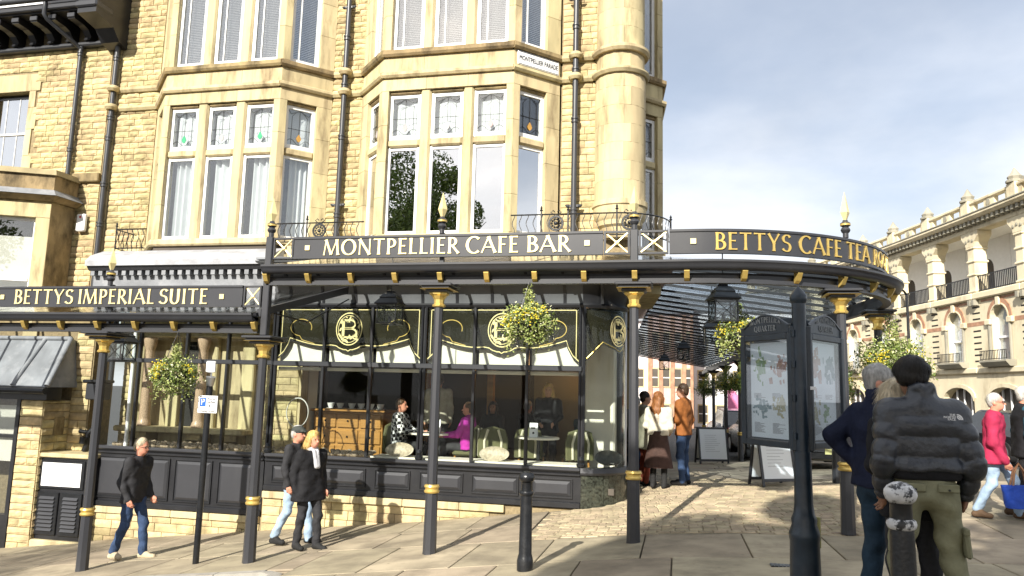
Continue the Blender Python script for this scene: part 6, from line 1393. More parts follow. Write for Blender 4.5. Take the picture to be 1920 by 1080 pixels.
def dish(x, rz, m, label, y=YS+.22):
    d = thing('oval_dish', label, 'dish', (x, y, .326), group='oval dishes on the window shelf'); k = MB(); k.T = Matrix.Translation((x, y, .43)) @ Matrix.Rotation(rz, 4, 'Z') @ Matrix.Rotation(rad(62), 4, 'X')
    k.lathe([(.01, -.03), (.20, -.02), (.27, .01), (.28, .025), (.26, .03), (.19, .0), (.01, -.008)], (0, 0, 0), 28, sx=.92, sy=.48); k.build('dish', m, d, smooth=50); k = MB(); k.box((x-.1, y-.02, .326), (x+.1, y+.08, .36)); k.build('stand', 'cream_paint', d)
mat('dish_cream', (.36, .31, .23), .5, var=.35, scale=22, dirt=.6, dirtcol=(.3, .24, .16), dscale=30); mat('dish_dark', (.05, .05, .045), .5, var=.4, scale=15)
dish(-4.68, 0, 'dish_cream', 'oval cream dish on the shelf in front of the checked shirt man'); dish(-3.0, 0, 'dish_cream', 'oval cream dish on the shelf below the striped chair'); dish(-1.12, .6, 'dish_dark', 'dark oval dish inside the curved corner window', 12.62)
mr = thing('round_mirror', 'round white framed mirror on a stand at the left end of the cafe window', 'mirror', (-6.85, YS+.5, .29))
k = MB(); k.T = Matrix.Translation((-6.80, YS+.5, 1.0)) @ Matrix.Rotation(PI/2, 4, 'X'); n = 28
k.lathe([(.212, -.01), (.222, -.012), (.228, 0), (.222, .012), (.212, .01), (.212, -.01)], (0, 0, 0), n, sy=1.2, caps=False); mr_o = k.build('frame', 'blind', mr, smooth=50); MB().cyl((-6.80, YS+.5, .29), (-6.80, YS+.5, .75), .018, n=8).build('stand', 'steel', mr)
# lamp shade and chair back inside the right bay
for x, label in ((-4.75, 'pale table lamp inside the right bay, left light'), (-3.35, 'pale table lamp inside the right bay, right light')):
    t = thing('table_lamp', label, 'lamp', (x, 12.95, 4.07), group='pale table lamps in the bay window'); MB().lathe([(.14, 4.42), (.17, 4.42), (.11, 4.70), (.10, 4.70)], (x, 12.85, 0), 18).build('shade', 'uphol_cream', t, smooth=40); MB().lathe([(.07, 4.075), (.02, 4.1), (.02, 4.45)], (x, 12.85, 0), 10).build('stand', 'steel', t, smooth=40)

DX, DY = .98, 7.88
dc = thing('drain_cover', 'small cast iron drain cover in the shaded paving before the kiosk', 'drain cover', (DX, DY, zg(DX, DY))); z0 = zg(DX, DY)
MB().box((DX-.11, DY-.07, z0-.02), (DX+.11, DY+.07, z0+.006)).build('frame', 'black_iron', dc)
for i in range(6): MB().box((DX-.10+i*.034, DY-.06, z0+.0065), (DX-.08+i*.034, DY+.06, z0+.010)).build('bar', 'black_iron', dc)
# ================================================================== PEOPLE
def sdf_grid(prims, vox):
    lo = np.array([1e9]*3); hi = -lo
    for p in prims:
        if p[0] in ('clip', 'baf'): continue
        if p[0] == 'e': c = np.array(p[1]); m = max(p[2]); lo = np.minimum(lo, c-m); hi = np.maximum(hi, c+m)
        else:
            m = max(p[3], p[4])+.03
            for q in p[1:3]: lo = np.minimum(lo, np.array(q)-m); hi = np.maximum(hi, np.array(q)+m)
    lo = lo-2*vox; n = np.ceil((hi-lo)/vox).astype(int)+3; D = np.full(n, .5, dtype=np.float32); ax = [lo[i]+vox*np.arange(n[i]) for i in range(3)]
    for p in prims:
        if p[0] == 'baf': D = D-(p[2]*(np.sqrt(np.abs(np.sin(PI*ax[2]/p[1])))-.55))[None, None, :].astype(np.float32)*(D < .12); continue
        if p[0] == 'clip': D = np.maximum(D, (p[1]-ax[2])[None, None, :].astype(np.float32)); continue
        k = p[5] if p[0] == 'c' else p[4]
        if p[0] == 'e': c = np.array(p[1]); m = max(p[2])+k+2*vox; a, b = c-m, c+m
        else: A = np.array(p[1], float); B = np.array(p[2], float); m = max(p[3], p[4])+k+.04+2*vox; a, b = np.minimum(A, B)-m, np.maximum(A, B)+m
        i0 = np.clip(np.floor((a-lo)/vox).astype(int), 0, n-1); i1 = np.clip(np.ceil((b-lo)/vox).astype(int)+1, 1, n)
        sl = tuple(slice(u, v) for u, v in zip(i0, i1)); X, Y, Z = np.meshgrid(*[ax[i][sl[i]] for i in range(3)], indexing='ij')
        if p[0] == 'e':
            x, y, z = X-c[0], Y-c[1], Z-c[2]
            if p[3] is not None: R = np.array(p[3]).T; x, y, z = (R[0, 0]*x+R[0, 1]*y+R[0, 2]*z, R[1, 0]*x+R[1, 1]*y+R[1, 2]*z, R[2, 0]*x+R[2, 1]*y+R[2, 2]*z)
            r = p[2]; k0 = np.sqrt((x/r[0])**2+(y/r[1])**2+(z/r[2])**2); k1 = np.sqrt((x/r[0]**2)**2+(y/r[1]**2)**2+(z/r[2]**2)**2); d = k0*(k0-1)/np.maximum(k1, 1e-6)
        else:
            ab = B-A; L2 = max(ab @ ab, 1e-9); t = np.clip(((X-A[0])*ab[0]+(Y-A[1])*ab[1]+(Z-A[2])*ab[2])/L2, 0, 1); r = p[3]+(p[4]-p[3])*t
            if len(p) > 6 and p[6]: per, amp = p[6]; r = r+amp*(np.sqrt(np.abs(np.sin(PI*t*math.sqrt(L2)/per)))-.6)
            d = np.sqrt((X-A[0]-t*ab[0])**2+(Y-A[1]-t*ab[1])**2+(Z-A[2]-t*ab[2])**2)-r
        S = D[sl]; h = np.clip(.5+.5*(S-d)/k, 0, 1); D[sl] = S*(1-h)+d*h-k*h*(1-h)
    return D, lo, ax
def nets(D, lo, vox):
    s = D < 0; n = D.shape; c = np.array(n)-1
    cor = [(i, j, k) for i in (0, 1) for j in (0, 1) for k in (0, 1)]; g = lambda A, o: A[o[0]:o[0]+c[0], o[1]:o[1]+c[1], o[2]:o[2]+c[2]]
    cnt = sum(g(s, o).astype(np.int8) for o in cor); act = (cnt > 0) & (cnt < 8); idx = np.full(c, -1, dtype=np.int64); I = np.argwhere(act); idx[act] = np.arange(len(I))
    P = np.zeros((len(I), 3)); Wt = np.zeros(len(I)); val = [D[I[:, 0]+o[0], I[:, 1]+o[1], I[:, 2]+o[2]] for o in cor]
    for a in range(8):
        for b in range(a+1, 8):
            if sum(abs(u-v) for u, v in zip(cor[a], cor[b])) != 1: continue
            m = (val[a] < 0) != (val[b] < 0); t = np.where(m, val[a]/np.where(m, val[a]-val[b], 1), 0)
            P += m[:, None]*(np.array(cor[a])[None]+(np.array(cor[b])-np.array(cor[a]))[None]*t[:, None]); Wt += m
    V = lo+(I+P/Wt[:, None])*vox; F = []
    for ax_ in range(3):
        o = [0, 0, 0]; o[ax_] = 1; sa = s[:n[0]-o[0], :n[1]-o[1], :n[2]-o[2]]; sb = s[o[0]:, o[1]:, o[2]:]; E = np.argwhere(sa != sb); u, v = [(1, 2), (2, 0), (0, 1)][ax_]
        E = E[(E[:, u] > 0) & (E[:, v] > 0) & (E[:, u] < n[u]-1) & (E[:, v] < n[v]-1)]; q = []
        for du, dv in ((1, 1), (0, 1), (0, 0), (1, 0)):
            w = E.copy(); w[:, u] -= du; w[:, v] -= dv; q.append(idx[w[:, 0], w[:, 1], w[:, 2]])
        q = np.stack(q, 1); fl = sa[E[:, 0], E[:, 1], E[:, 2]]; q[~fl] = q[~fl][:, ::-1]; F.append(q)
    return V, np.concatenate(F)
def sdf_obj(name, prims, vox, m, parent, wr=0.0, kind=None):
    D, lo, ax = sdf_grid(prims, vox)
    if wr:
        X, Y, Z = np.meshgrid(*ax, indexing='ij'); D = D+wr*(np.sin(31*Z+9*X+6*Y+2*np.sin(11*X+4*Y))*.6+np.sin(17*Z-21*X+13*Y)*.5+np.sin(47*Z+15*Y-22*X)*.3)
    V, F = nets(D, lo, vox); me = bpy.data.meshes.new(name); me.from_pydata(V.tolist(), [], F.tolist()); me.materials.append(M(m)); me.polygons.foreach_set('use_smooth', [True]*len(F)); me.update()
    return link(name, me, parent)
def strands(hm, c, n, m, parent, l=.05, long=False):
    """loose hair lying on a hair mesh: narrow ribbons combed away from the crown and down"""
    me = hm.data; P = np.empty(len(me.vertices)*3); me.vertices.foreach_get('co', P); P = P.reshape(-1, 3); Nn = np.empty(len(me.vertices)*3); me.vertices.foreach_get('normal', Nn); Nn = Nn.reshape(-1, 3)
    rg = np.random.default_rng(n); I = rg.integers(0, len(P), n); V = []; F = []; R = []; crown = np.array(c)+np.array([0, .05, .12])
    for i in I:
        p, nn = P[i], Nn[i]; t = (p-crown); t /= np.linalg.norm(t)+1e-9; t = t+np.array([0, 0, -1.1 if long else -.5])+rg.normal(size=3)*.22; t -= nn*(t @ nn); q = np.linalg.norm(t)
        if q < 1e-3: continue
        t /= q; s_ = np.cross(nn, t); L_ = l*rg.uniform(.6, 1.3)*(1.8 if long else 1); w = .0016; j = len(V)
        for u in (0, .35, .7, 1):
            x = p+t*L_*u+nn*(.003+.004*u*rg.random()-(0 if long else (L_*u)**2*4.5)); ww = w*(1-.75*u); V += [tuple(x-s_*ww), tuple(x+s_*ww)]
        for u in range(3): F.append((j+2*u, j+2*u+1, j+2*u+3, j+2*u+2)); R.append(rg.random())
    me2 = bpy.data.meshes.new('hair_strands'); me2.from_pydata(V, [], F); me2.materials.append(M(m)); return link('hair_strands', me2, parent, kind='stuff')
def cloth(name, col, rough=.8, bump=.5, bs=14, var=.18): return mat(name, col, rough, var=var, scale=10, bump=bump, bscale=bs, bdist=.03, spec=.25)
def v3(*a): return np.array(a, float)
BASE = dict(pelvis=(0, 0, .95), chest=(0, 0, 1.28), neck=(0, .015, 1.46), head=(0, -.015, 1.625), shL=(.185, 0, 1.41), shR=(-.185, 0, 1.41), elL=(.235, .03, 1.13), elR=(-.235, .03, 1.13), wrL=(.235, -.05, .89), wrR=(-.235, -.05, .89),
            hipL=(.092, 0, .93), hipR=(-.092, 0, .93), knL=(.10, -.02, .50), knR=(-.10, -.02, .50), anL=(.105, .02, .085), anR=(-.105, .02, .085), toeL=(.125, -.16, .035), toeR=(-.125, -.16, .035))
def rotz(a): c, s = math.cos(a), math.sin(a); return np.array([[c, -s, 0], [s, c, 0], [0, 0, 1]])
def person(label, loc, rz, H=1.72, pose=None, top='navy', bottom='jeans', shoe='shoe_dark', hair='hair_grey', style='short', skin='skin', vox=.016, hem=.82, fat=0.0, puffer=False, skirt=None, headyaw=0, headtilt=0, coat=.0, sit=False, scarf=None, vest=None, sleeve=None, cap=None, group=None, z=None, glasses=False, lean=0, collar=False, handvox=None, hood=False):
    J = {k: v3(*v) for k, v in BASE.items()}
    if sit:
        for k in J:
            if k[:2] not in ('kn', 'an', 'to'): J[k][2] -= .42
        for s, x in (('L', .11), ('R', -.11)): J['kn'+s] = v3(x, -.44, .50); J['an'+s] = v3(x, -.42, .085); J['toe'+s] = v3(x*1.1, -.60, .035); J['wr'+s] = v3(x*1.1, -.40, .72); J['el'+s] = v3(x*2.1, -.12, .76)
    if lean:
        for k in ('chest', 'neck', 'head', 'shL', 'shR'): J[k][1] -= lean*(J[k][2]-.95)
        for k in ('elL', 'elR', 'wrL', 'wrR'): J[k][1] -= lean*.25
    for k, v in (pose or {}).items(): J[k] = v3(*v)
    root = thing('person', label, 'person', (loc[0], loc[1], (zg(*loc) if z is None else z)), rz, local=True, group=group); root.scale = (H/1.75,)*3
    e = .012+fat; HC = J['head']; R = rotz(headyaw); Rx = np.array([[1, 0, 0], [0, math.cos(headtilt), -math.sin(headtilt)], [0, math.sin(headtilt), math.cos(headtilt)]]); R = R @ Rx
    hp = lambda x, y, z_: HC+R @ v3(x, y, z_); Rl = R.tolist()
    def limb(a, b, r0, r1, k=.03, baf=None): return ('c', tuple(a), tuple(b), r0, r1, k, baf)
    # ---- continuous body
    B = [('e', tuple(hp(0, .005, .012)), (.076, .096, .108), Rl, .02), ('e', tuple(hp(0, -.022, -.062)), (.058, .070, .062), Rl, .03), limb(hp(0, -.092, .0), hp(0, -.112, -.030), .009, .014, .012), ('e', tuple(hp(.078, .012, -.012)), (.013, .026, .034), Rl, .008), ('e', tuple(hp(-.078, .012, -.012)), (.013, .026, .034), Rl, .008),
         limb(hp(-.022, -.088, -.068), hp(.022, -.088, -.068), .008, .008, .008), limb(J['neck']-v3(0, 0, .06), HC+v3(0, .02, -.06), .058, .052, .03), limb(J['pelvis']+v3(0, .01, 0), J['chest']+v3(0, .015, 0), .075, .07), limb(J['chest']+v3(0, .015, 0), J['neck']-v3(0, 0, .04), .07, .05), limb(J['shL']-v3(0, 0, .03), J['shR']-v3(0, 0, .03), .04, .04)]
    for s in 'LR':
        B += [limb(J['sh'+s]-v3(0, 0, .03), J['el'+s], .038, .034), limb(J['el'+s], J['wr'+s], .034, .027), limb(J['hip'+s], J['kn'+s], .065, .045), limb(J['kn'+s], J['an'+s], .045, .032), limb(J['an'+s]-v3(0, 0, .02), J['toe'+s], .026, .022)]
        d = J['wr'+s]-J['el'+s]; d /= np.linalg.norm(d); sx = 1 if s == 'L' else -1; side = np.cross(d, v3(sx, 0, 0)); nl = np.linalg.norm(side); side = side/nl if nl > .1 else v3(0, -1, 0); nrm = np.cross(d, side)*sx; w = J['wr'+s]
        B += [limb(w, w+d*.045, .026, .028, .015), limb(w+d*.04-side*.022, w+d*.075-side*.028, .017, .016, .012), limb(w+d*.04+side*.022, w+d*.075+side*.028, .017, .016, .012)]
        for fi, (o, L_) in enumerate(((.030, .060), (.010, .072), (-.010, .068), (-.029, .052))):
            p0 = w+d*.075+side*o; p1 = p0+d*L_*.55+nrm*(-.012); p2 = p1+d*L_*.32+nrm*(-.026); B += [limb(p0, p1, .0105, .0095, .004), limb(p1, p2, .0095, .008, .004)]
        t0 = w+d*.03+side*.03; t1 = t0+d*.035+side*.022-nrm*.012; B += [limb(t0, t1, .013, .011, .008), limb(t1, t1+d*.03, .011, .009, .004)]
    sdf_obj('body', B, min(vox, .013), skin, root)
    k = MB()
    for s in (-1, 1): k.blob(tuple(hp(s*.031, -.083, .006)), (.013, .009, .008), 8, 5)
    k.build('eyes', 'eye_dark', root); k = MB()
    for s in (-1, 1): k.tube([tuple(hp(s*.015, -.093, .026)), tuple(hp(s*.045, -.080, .028))], .005, 4)
    k.build('eyebrows', hair if 'white' not in hair else 'hair_grey', root); MB().tube([tuple(hp(-.022, -.0955, -.068)), tuple(hp(0, -.0985, -.067)), tuple(hp(.022, -.0955, -.068))], .004, 4).build('lips', 'lip', root)
    # ---- hair
    if style != 'bald' or hair:
        Hh = [('e', tuple(hp(0, .020, .050)), (.085, .094, .084), Rl, .02), ('e', tuple(hp(0, .050, -.005)), (.079, .062, .078), Rl, .02)]
        if style == 'big': Hh = [('e', tuple(hp(0, .012, .045)), (.103, .112, .092), Rl, .02), ('e', tuple(hp(0, .035, -.01)), (.088, .085, .07), Rl, .02)]
        if style in ('long', 'bob'):
            l = .36 if style == 'long' else .15
            Hh += [limb(hp(0, -.02, .075), hp(0, .06, .07), .06, .06, .03)]
            for x_, y_, dx, dy in ((.07, .0, .075, .02), (-.07, .0, -.075, .02), (.05, .06, .06, .10), (-.05, .06, -.06, .10), (0, .075, 0, .115)): Hh += [limb(hp(x_, y_, .0), hp(dx, dy, -l*.55), .040, .040, .03), limb(hp(dx, dy, -l*.55), hp(dx*.9, dy+.01, -l), .040, .016, .03)]
        if style == 'bun': Hh += [('e', tuple(hp(0, .11, .05)), (.04, .04, .04), Rl, .01)]
        hm = sdf_obj('hair', Hh, min(vox, .011), hair, root, wr=.006); strands(hm, HC, 60 if cap else (2600 if vox < .012 else 900), hair, root, long=style in ('long', 'bob'))
    if cap:
        sdf_obj('cap', [('e', tuple(hp(0, .008, .055)), (.095, .108, .075), Rl, .02), limb(hp(-.05, -.10, .045), hp(.05, -.10, .045), .016, .016, .03), limb(hp(-.03, -.135, .038), hp(.03, -.135, .038), .012, .012, .03)], .012, cap, root)
    if glasses:
        k = MB()
        for s in (-1, 1): k.tube([tuple(hp(s*.034+.024*math.cos(t), -.102, .004+.018*math.sin(t))) for t in np.linspace(0, 2*PI, 11)], .0028, 4); k.tube([tuple(hp(s*.058, -.10, .008)), tuple(hp(s*.084, .0, .006))], .0028, 4)
        k.build('glasses', 'sign_black', root)
    # ---- trousers / skirt
    bz = J['pelvis']
    if skirt is None:
        Tp = [limb(bz+v3(.065, .008, .02), bz+v3(-.065, .008, .02), .092+fat, .092+fat, .04), limb(bz+v3(.07, .02, -.06), bz+v3(-.07, .02, -.06), .088+fat, .088+fat, .04)]
        for s in 'LR': Tp += [limb(J['hip'+s], J['kn'+s], .092+fat*.6, .068, .035), limb(J['kn'+s], J['an'+s]+v3(0, 0, .005), .067, .060, .03)]
        sdf_obj('trousers', Tp, vox, bottom, root, wr=.0085)
    else:
        sk, zlow, rlow = skirt; Sk = []
        for i in range(9):
            t = i/8; zz = 1.04+(zlow-1.04)*t; rr = .135+(rlow-.135)*t; n = 20; Sk.append([(rr*1.12*math.cos(2*PI*j/n)*(1+.035*t*math.sin(5*2*PI*j/n)), rr*.95*math.sin(2*PI*j/n)*(1+.05*t*math.sin(5*2*PI*j/n+1)), zz) for j in range(n)])
        k = MB(); n = 20; V = [p for r_ in Sk for p in r_]; k.add(V, [(i*n+j, i*n+(j+1) % n, (i+1)*n+(j+1) % n, (i+1)*n+j) for i in range(8) for j in range(n)]+[tuple(range(n)), tuple(range(8*n, 9*n))]); k.build('skirt', sk, root, smooth=60)
        Tp = []
        for s in 'LR': Tp += [limb(J['kn'+s], J['an'+s], .062, .05, .03)]
        sdf_obj('boots', Tp, vox, shoe, root)
    # ---- shoes
    Sh = []
    for s in 'LR':
        d = J['toe'+s]-J['an'+s]; d[2] = 0; d /= np.linalg.norm(d); a = J['an'+s]; hl = v3(a[0], a[1], J['toe'+s][2])-d*.035; Sh += [limb(hl+v3(0, 0, .012), J['toe'+s]+v3(0, 0, .005), .043, .039, .02), limb(a-v3(0, 0, .005), hl+d*.10+v3(0, 0, .03), .047, .042, .03)]
        sdf_obj('shoe', Sh, min(vox, .013), shoe, root); Sh = []
    # ---- top
    sl = sleeve or top; ch, nk = J['chest'], J['neck']; baf = (.105, .022) if puffer else None; pe = .014 if puffer else 0; Tt = []; hz = v3(bz[0], bz[1], hem-(.42 if sit else 0))
    if sit: hz[2] = max(hz[2], .50)
    for x in (.10, -.10, .033, -.033):
        a = hz+v3(x*(1+coat*1.2), .01, 0); b = ch+v3(x*1.05, .01, .03); mid = (bz+ch)/2+v3(x*.92, 0.005, 0)
        Tt += [limb(a, mid, .096+e+pe+coat*.12, .086+e+pe, .03), limb(mid, b, .086+e+pe, .094+e+pe, .03)]
    for s in 'LR': Tt += [limb(nk+v3(0, .012, -.035), J['sh'+s]-v3(0, 0, .012), .068+e*.6+pe*.4, .052+e*.7+pe*.5, .045), limb(ch+v3(0, .01, .04), J['sh'+s]-v3(0, 0, .05), .085+e+pe*.5, .062+e+pe*.5, .04)]
    Tt += [limb(ch+v3(0, .012, .06), nk-v3(0, 0, .02), .085+e, .062+e*.5, .05)]
    if puffer: Tt += [('baf', .125, .016)]
    Tt += [('clip', hz[2]-.02)]
    Ar = []
    for s in 'LR': Ar += [limb(J['sh'+s], J['el'+s], .057+e*.8+pe*.8, .049+e*.6+pe*.7, .03, baf), limb(J['el'+s], J['wr'+s]-0*J['wr'+s], .050+e*.6+pe*.7, .036+e*.4+pe*.5, .03, baf)]
    if collar: Tt += [limb(nk+v3(.05, .02, .0), nk+v3(.05, .015, .085), .045, .034, .02), limb(nk+v3(-.05, .02, .0), nk+v3(-.05, .015, .085), .045, .034, .02), limb(nk+v3(-.03, .05, .0), nk+v3(.03, .05, .09), .045, .036, .02), limb(nk+v3(.03, .05, .0), nk+v3(-.03, .05, .09), .045, .036, .02)]
    if hood: Tt += [limb(nk+v3(-.07, .08, -.02), nk+v3(.07, .08, -.02), .055, .055, .03)]
    if sl == top: sdf_obj('jacket', Tt+Ar, vox, top, root, wr=.0065 if not puffer else .003)
    else: sdf_obj('waistcoat', Tt, vox, top, root, wr=.004); sdf_obj('sleeves', Ar, vox, sl, root, wr=.004)
    if scarf: sdf_obj('scarf', [limb(nk+v3(.05, -.02, .02), nk+v3(-.05, -.02, .02), .055, .055, .03), limb(nk+v3(.03, -.10, 0), ch+v3(.02, -.15, -.05), .028, .03, .02), limb(nk+v3(-.03, -.10, 0), ch+v3(-.02, -.15, -.05), .028, .03, .02)], vox, scarf, root)
    return root
mat('skin_brown', (.22, .11, .065), .5, var=.08, scale=20); mat('eye_dark', (.03, .02, .015), .3); mat('lip', (.40, .14, .11), .5)
for n_, c_ in (('hair_grey', (.42, .41, .39)), ('hair_white', (.52, .50, .46)), ('hair_blonde', (.62, .42, .15)), ('hair_ash', (.55, .47, .33)), ('hair_auburn', (.28, .11, .035)), ('hair_dark', (.035, .022, .015)), ('hair_black', (.010, .008, .007)), ('hair_brown', (.10, .055, .03))): mat(n_, c_, .5, var=.35, scale=60, stretch=(1, 1, .25), bump=.5, bscale=90, bdist=.01)
for n_, c_ in (('navy', (.010, .014, .035)), ('black_cloth', (.012, .012, .014)), ('charcoal', (.028, .028, .031)), ('jeans', (.035, .062, .13)), ('jeans_dark', (.022, .045, .072)), ('jeans_light', (.30, .40, .52)), ('olive', (.20, .195, .12)), ('cream_knit', (.66, .60, .48)), ('brown_skirt', (.075, .042, .034)), ('orange_knit', (.30, .105, .028)), ('berry', (.34, .022, .065)), ('teal', (.025, .085, .12)), ('purple', (.40, .03, .30)), ('beige', (.42, .39, .30)), ('grey_cloth', (.18, .18, .18)), ('rust', (.20, .045, .025)), ('tan_shoe', (.46, .38, .26)), ('shoe_dark', (.02, .02, .02)), ('shoe_brown', (.12, .075, .045)), ('cap_grey', (.05, .055, .05)), ('scarf_pale', (.45, .45, .47))): cloth(n_, c_)
cloth('puffer_black', (.009, .012, .019), .38, .22, 26, .08); MATS['puffer_black'].node_tree.nodes['Principled BSDF'].inputs['Specular IOR Level'].default_value = .75
def checked():
    m = cloth('checked', (.5, .5, .5)); t = m.node_tree; b = [n for n in t.nodes if n.type == 'BSDF_PRINCIPLED'][0]; g = [n for n in t.nodes if n.type == 'NEW_GEOMETRY'][0]
    c = t.nodes.new('ShaderNodeTexChecker'); c.inputs['Scale'].default_value = 17; c.inputs['Color1'].default_value = (.72, .72, .72, 1); c.inputs['Color2'].default_value = (.012, .012, .012, 1); mp = t.nodes.new('ShaderNodeMapping'); mp.inputs['Rotation'].default_value = (.3, .2, .6); t.links.new(g.outputs['Position'], mp.inputs[0]); t.links.new(mp.outputs[0], c.inputs['Vector']); t.links.new(c.outputs['Color'], b.inputs['Base Color'])
checked()
WALK = dict(knL=(.09, -.20, .52), anL=(.09, -.24, .09), toeL=(.10, -.42, .05), knR=(-.09, .04, .50), anR=(-.09, .24, .12), toeR=(-.10, .08, .035))
# outside, along the shopfront
person('man in a black jacket and blue jeans walking past the left shopfront', (-7.93, 10.0), PI/2, 1.76, dict(WALK, anL=(.09, -.16, .09), toeL=(.10, -.34, .04), knL=(.09, -.13, .51), anR=(-.09, .20, .11), elR=(-.23, .05, 1.13), wrR=(-.22, -.08, .89), elL=(.23, .0, 1.12), wrL=(.20, -.14, .90)), 'charcoal', 'jeans', 'tan_shoe', 'hair_ash', 'short', 'skin_red', .015, .84, lean=.07, headtilt=.12, glasses=True, fat=.01)
person('fair haired woman in a black coat walking in front of the cafe window', (-5.12, 10.05), PI/2-.45, 1.64, dict(knL=(.09, -.12, .50), anL=(.09, -.12, .09), toeL=(.11, -.30, .04), knR=(-.09, .03, .50), anR=(-.10, .12, .09), toeR=(-.12, -.05, .035), elR=(-.26, .06, 1.12), wrR=(-.25, .0, .88)), 'black_cloth', 'charcoal', 'shoe_dark', 'hair_blonde', 'bob', 'skin_red', .015, .74, coat=.3, scarf='scarf_pale', lean=.03, fat=.012)
person('man in a grey cap walking behind the fair haired woman', (-5.62, 10.55), PI/2-.1, 1.74, dict(WALK), 'charcoal', 'jeans_light', 'shoe_dark', 'hair_grey', 'short', 'skin_red', .016, .84, cap='cap_grey')
# under the arcade
person('woman in a cream jumper and long brown skirt seen from behind', (-.33, 13.75), PI-.25, 1.68, dict(wrL=(.16, -.22, 1.05), wrR=(-.16, -.22, 1.02)), 'cream_knit', 'brown_skirt', 'shoe_dark', 'hair_auburn', 'long', 'skin', .016, .98, skirt=('brown_skirt', .38, .245), headyaw=-.3)
person('bearded young man in an orange jumper and jeans facing left', (.10, 14.1), -PI/2-.35, 1.80, dict(wrL=(.10, -.26, 1.08), elL=(.25, -.02, 1.13), elR=(-.25, .06, 1.13)), 'orange_knit', 'jeans', 'shoe_dark', 'hair_brown', 'short', 'skin', .016, .88, fat=.008, headyaw=.2)
person('person in a brown coat half hidden behind the corner post', (-.60, 14.4), PI/2+.4, 1.72, None, 'beige', 'rust', 'shoe_dark', 'hair_dark', 'short', 'skin', .02, .70, coat=.2)
person('grey haired person in a grey top between the curved glass and the corner post', (-.80, 14.95), PI+.3, 1.66, None, 'grey_cloth', 'jeans', 'shoe_dark', 'hair_grey', 'short', 'skin_red', .02, .84)
# foreground right
person('grey haired man in a navy blazer with a hand on his hip beside the kiosk', (1.39, 5.74), rad(128), 1.74, dict(elL=(.30, .14, 1.23), wrL=(.175, .05, 1.04), elR=(-.30, -.05, 1.14), wrR=(-.22, -.22, .98), anL=(.13, .06, .085), toeL=(.17, -.12, .035)), 'navy', 'jeans_dark', 'shoe_brown', 'hair_grey', 'short', 'skin_red', .010, .92, coat=.06, glasses=True, headyaw=-.85, collar=True, fat=.008)
person('woman with long ash blonde hair between the blazer and the puffer jacket', (1.485, 5.45), rad(172), 1.63, dict(head=(.08, -.03, 1.60), neck=(.03, .015, 1.45), wrL=(.12, -.25, 1.0), wrR=(-.12, -.25, 1.0)), 'black_cloth', 'charcoal', 'shoe_dark', 'hair_ash', 'long', 'skin', .011, .80, headtilt=.25, headyaw=.25)
pf = person('man in a black puffer jacket and olive cargo trousers seen from behind', (1.50, 5.22), rad(183), 1.75, dict(elL=(.255, .07, 1.10), wrL=(.235, -.03, .90), elR=(-.265, .07, 1.10), wrR=(-.245, -.03, .90), hipL=(.10, 0, .93), hipR=(-.10, 0, .93), knL=(.15, -.02, .50), knR=(-.15, -.02, .50), anL=(.18, .03, .085), anR=(-.20, .03, .085), toeL=(.22, -.14, .035), toeR=(-.24, -.14, .035), head=(.03, -.045, 1.615)), 'puffer_black', 'olive', 'shoe_brown', 'hair_black', 'big', 'skin_brown', .010, 1.06, puffer=True, headtilt=.22, headyaw=-.25, collar=True, fat=.006)
# cargo details and back print on his clothes
for s in (-1, 1):
    k = MB(); k.T = Matrix.Translation((s*.204, .03, .62)) @ Matrix.Rotation(-s*.08, 4, 'Y'); k.bbox((-.016, -.06, -.09), (.014, .06, .08), .012); k.bbox((-.016, -.065, .045), (.018, .065, .09), .008); k.build('cargo_pocket', 'olive', pf)
    k = MB(); k.T = Matrix.Translation((s*.095, .122, .95)); k.bbox((-.06, -.006, -.03), (.06, .008, .02), .006); k.build('pocket_flap', 'olive', pf); MB().blob((s*.095, .134, .935), (.007, .004, .007)).build('button', 'sign_black', pf)
sdf_obj('waistband', [('c', (-.10, .01, 1.05), (.10, .01, 1.05), .120, .120, .03, None), ('clip', .985)], .012, 'black_cloth', pf)
k = MB(); Tm = Matrix.Translation((-.125, .168, 1.375)) @ Matrix.Rotation(PI, 4, 'Z') @ Matrix.Rotation(PI/2, 4, 'X'); k.T = Tm
for r0, r1 in ((.010, .0155), (.019, .0245), (.028, .0335)):
    n = 7; V = []
    for i in range(n+1):
        t = PI/2*i/n
        for r_ in (r0, r1): V.append((.018+r_*math.cos(t)-.0, r_*math.sin(t)-.016, 0))
    k.add([(x_, y_, zz) for x_, y_, _ in V for zz in (0, .006)], [(4*i, 4*i+4, 4*i+6, 4*i+2) for i in range(n)]+[(4*i+1, 4*i+3, 4*i+7, 4*i+5) for i in range(n)])
lg = k.build('white_emblem', 'sign_white', pf)
for i, t_ in enumerate(('THE', 'NORTH', 'FACE')): text(t_, .019, Tm @ Matrix.Translation((.010, .012-.0135*i, .004)), pf, 'sign_white', 'emblem_lettering', align='RIGHT')
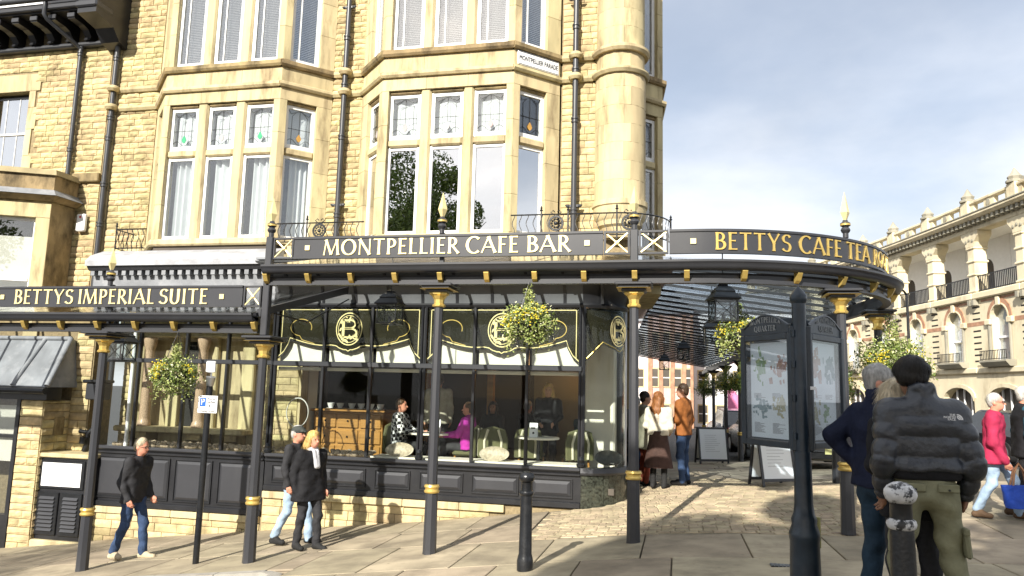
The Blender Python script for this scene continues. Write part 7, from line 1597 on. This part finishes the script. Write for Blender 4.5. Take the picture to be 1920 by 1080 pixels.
# elderly pair at the right edge
person('elderly woman in a berry red jacket and jeans at the right edge', (4.03, 11.05), rad(62), 1.60, dict(WALK, wrR=(-.20, -.16, .80), elR=(-.26, -.02, 1.08)), 'berry', 'jeans_light', 'shoe_brown', 'hair_white', 'short', 'skin_red', .015, .78, coat=.15, fat=.02, glasses=True, lean=.06)
person('elderly man in a black padded waistcoat over blue sleeves at the right edge', (4.50, 11.35), rad(85), 1.68, dict(WALK, wrR=(-.20, -.22, .88), elR=(-.26, .0, 1.10)), 'black_cloth', 'charcoal', 'shoe_brown', 'hair_white', 'short', 'skin_red', .015, .80, vest=True, sleeve='teal', fat=.02, glasses=True, lean=.05)
def bag(name, label, x, y, z, rz, w, h, d, m, strap):
    b = thing(name, label, 'bag', (x, y, z), rz, local=True); k = MB(); V = []
    for zz, f in ((0, .86), (.05, .96), (h*.6, 1.0), (h, 1.08)):
        n = 16; V += [(w/2*f*np.sign(math.cos(2*PI*j/n))*abs(math.cos(2*PI*j/n))**.6*(1+.03*math.sin(7*j+zz*30)), d/2*np.sign(math.sin(2*PI*j/n))*abs(math.sin(2*PI*j/n))**.7*(1.1-.5*zz/h)+.012*math.sin(5*j+20*zz), zz) for j in range(n)]
    n = 16; k.add(V, [(i*n+j, i*n+(j+1) % n, (i+1)*n+(j+1) % n, (i+1)*n+j) for i in range(3) for j in range(n)]+[tuple(range(n)), tuple(range(3*n, 4*n))]); k.build('sack', m, b, smooth=60)
    for s in (-1, 1): MB().tube([(-w*.25, s*d*.2, h-.04), (-w*.16, s*d*.12, h+.16), (0, 0, h+.27), (w*.16, s*d*.12, h+.16), (w*.25, s*d*.2, h-.04)], .013, 6).build('handle', strap, b, smooth=50)
    return b
cloth('bag_blue', (.02, .07, .42), .5); cloth('bag_white', (.72, .73, .76), .5); cloth('strap_tan', (.30, .16, .09), .6)
bag('tote_bag', 'bright blue tote bag with tan handles held by the elderly woman', 4.20, 10.80, .20, .2, .42, .28, .16, 'bag_blue', 'strap_tan'); bag('carrier_bag', 'large white carrier bag held by the elderly man', 4.72, 11.05, .14, .2, .46, .44, .2, 'bag_white', 'bag_white')
# inside the cafe
FLZ = -.02
person('man in a black and white checked shirt sitting at the window', (-4.95, 13.1), PI/2, 1.74, None, 'checked', 'charcoal', 'shoe_dark', 'hair_brown', 'short', 'skin_red', .017, .9, sit=True, z=FLZ, fat=.015, lean=.0)
person('woman in a bright purple top sitting at the window', (-3.66, 13.1), -PI/2, 1.70, None, 'purple', 'charcoal', 'shoe_dark', 'hair_brown', 'short', 'skin_red', .017, .9, sit=True, z=FLZ, fat=.02)
person('fair haired woman in black standing behind the small round table', (-2.30, 13.6), .05, 1.66, dict(wrL=(.13, -.24, 1.0), wrR=(-.13, -.24, 1.0)), 'black_cloth', 'black_cloth', 'shoe_dark', 'hair_blonde', 'bob', 'skin', .017, .84, z=FLZ)
person('waiter in a beige shirt partly hidden by the middle post', (-4.45, 13.75), PI+.3, 1.80, None, 'beige', 'black_cloth', 'shoe_dark', 'hair_dark', 'short', 'skin', .02, .86, z=FLZ)
person('dark haired woman sitting deep in the room beside the menu', (-3.75, 15.3), 0, 1.68, None, 'charcoal', 'black_cloth', 'shoe_dark', 'hair_dark', 'long', 'skin', .022, .9, sit=True, z=FLZ)
person('man in dark clothes sitting with his back turned, deep in the room', (-3.0, 15.2), PI-.5, 1.74, None, 'black_cloth', 'black_cloth', 'shoe_dark', 'hair_grey', 'short', 'skin_red', .022, .9, sit=True, z=FLZ)
person('dark haired guest leaning over a chair by the corner window', (-1.72, 14.5), .5, 1.68, None, 'teal', 'black_cloth', 'shoe_dark', 'hair_dark', 'bob', 'skin', .022, .9, sit=True, z=FLZ)
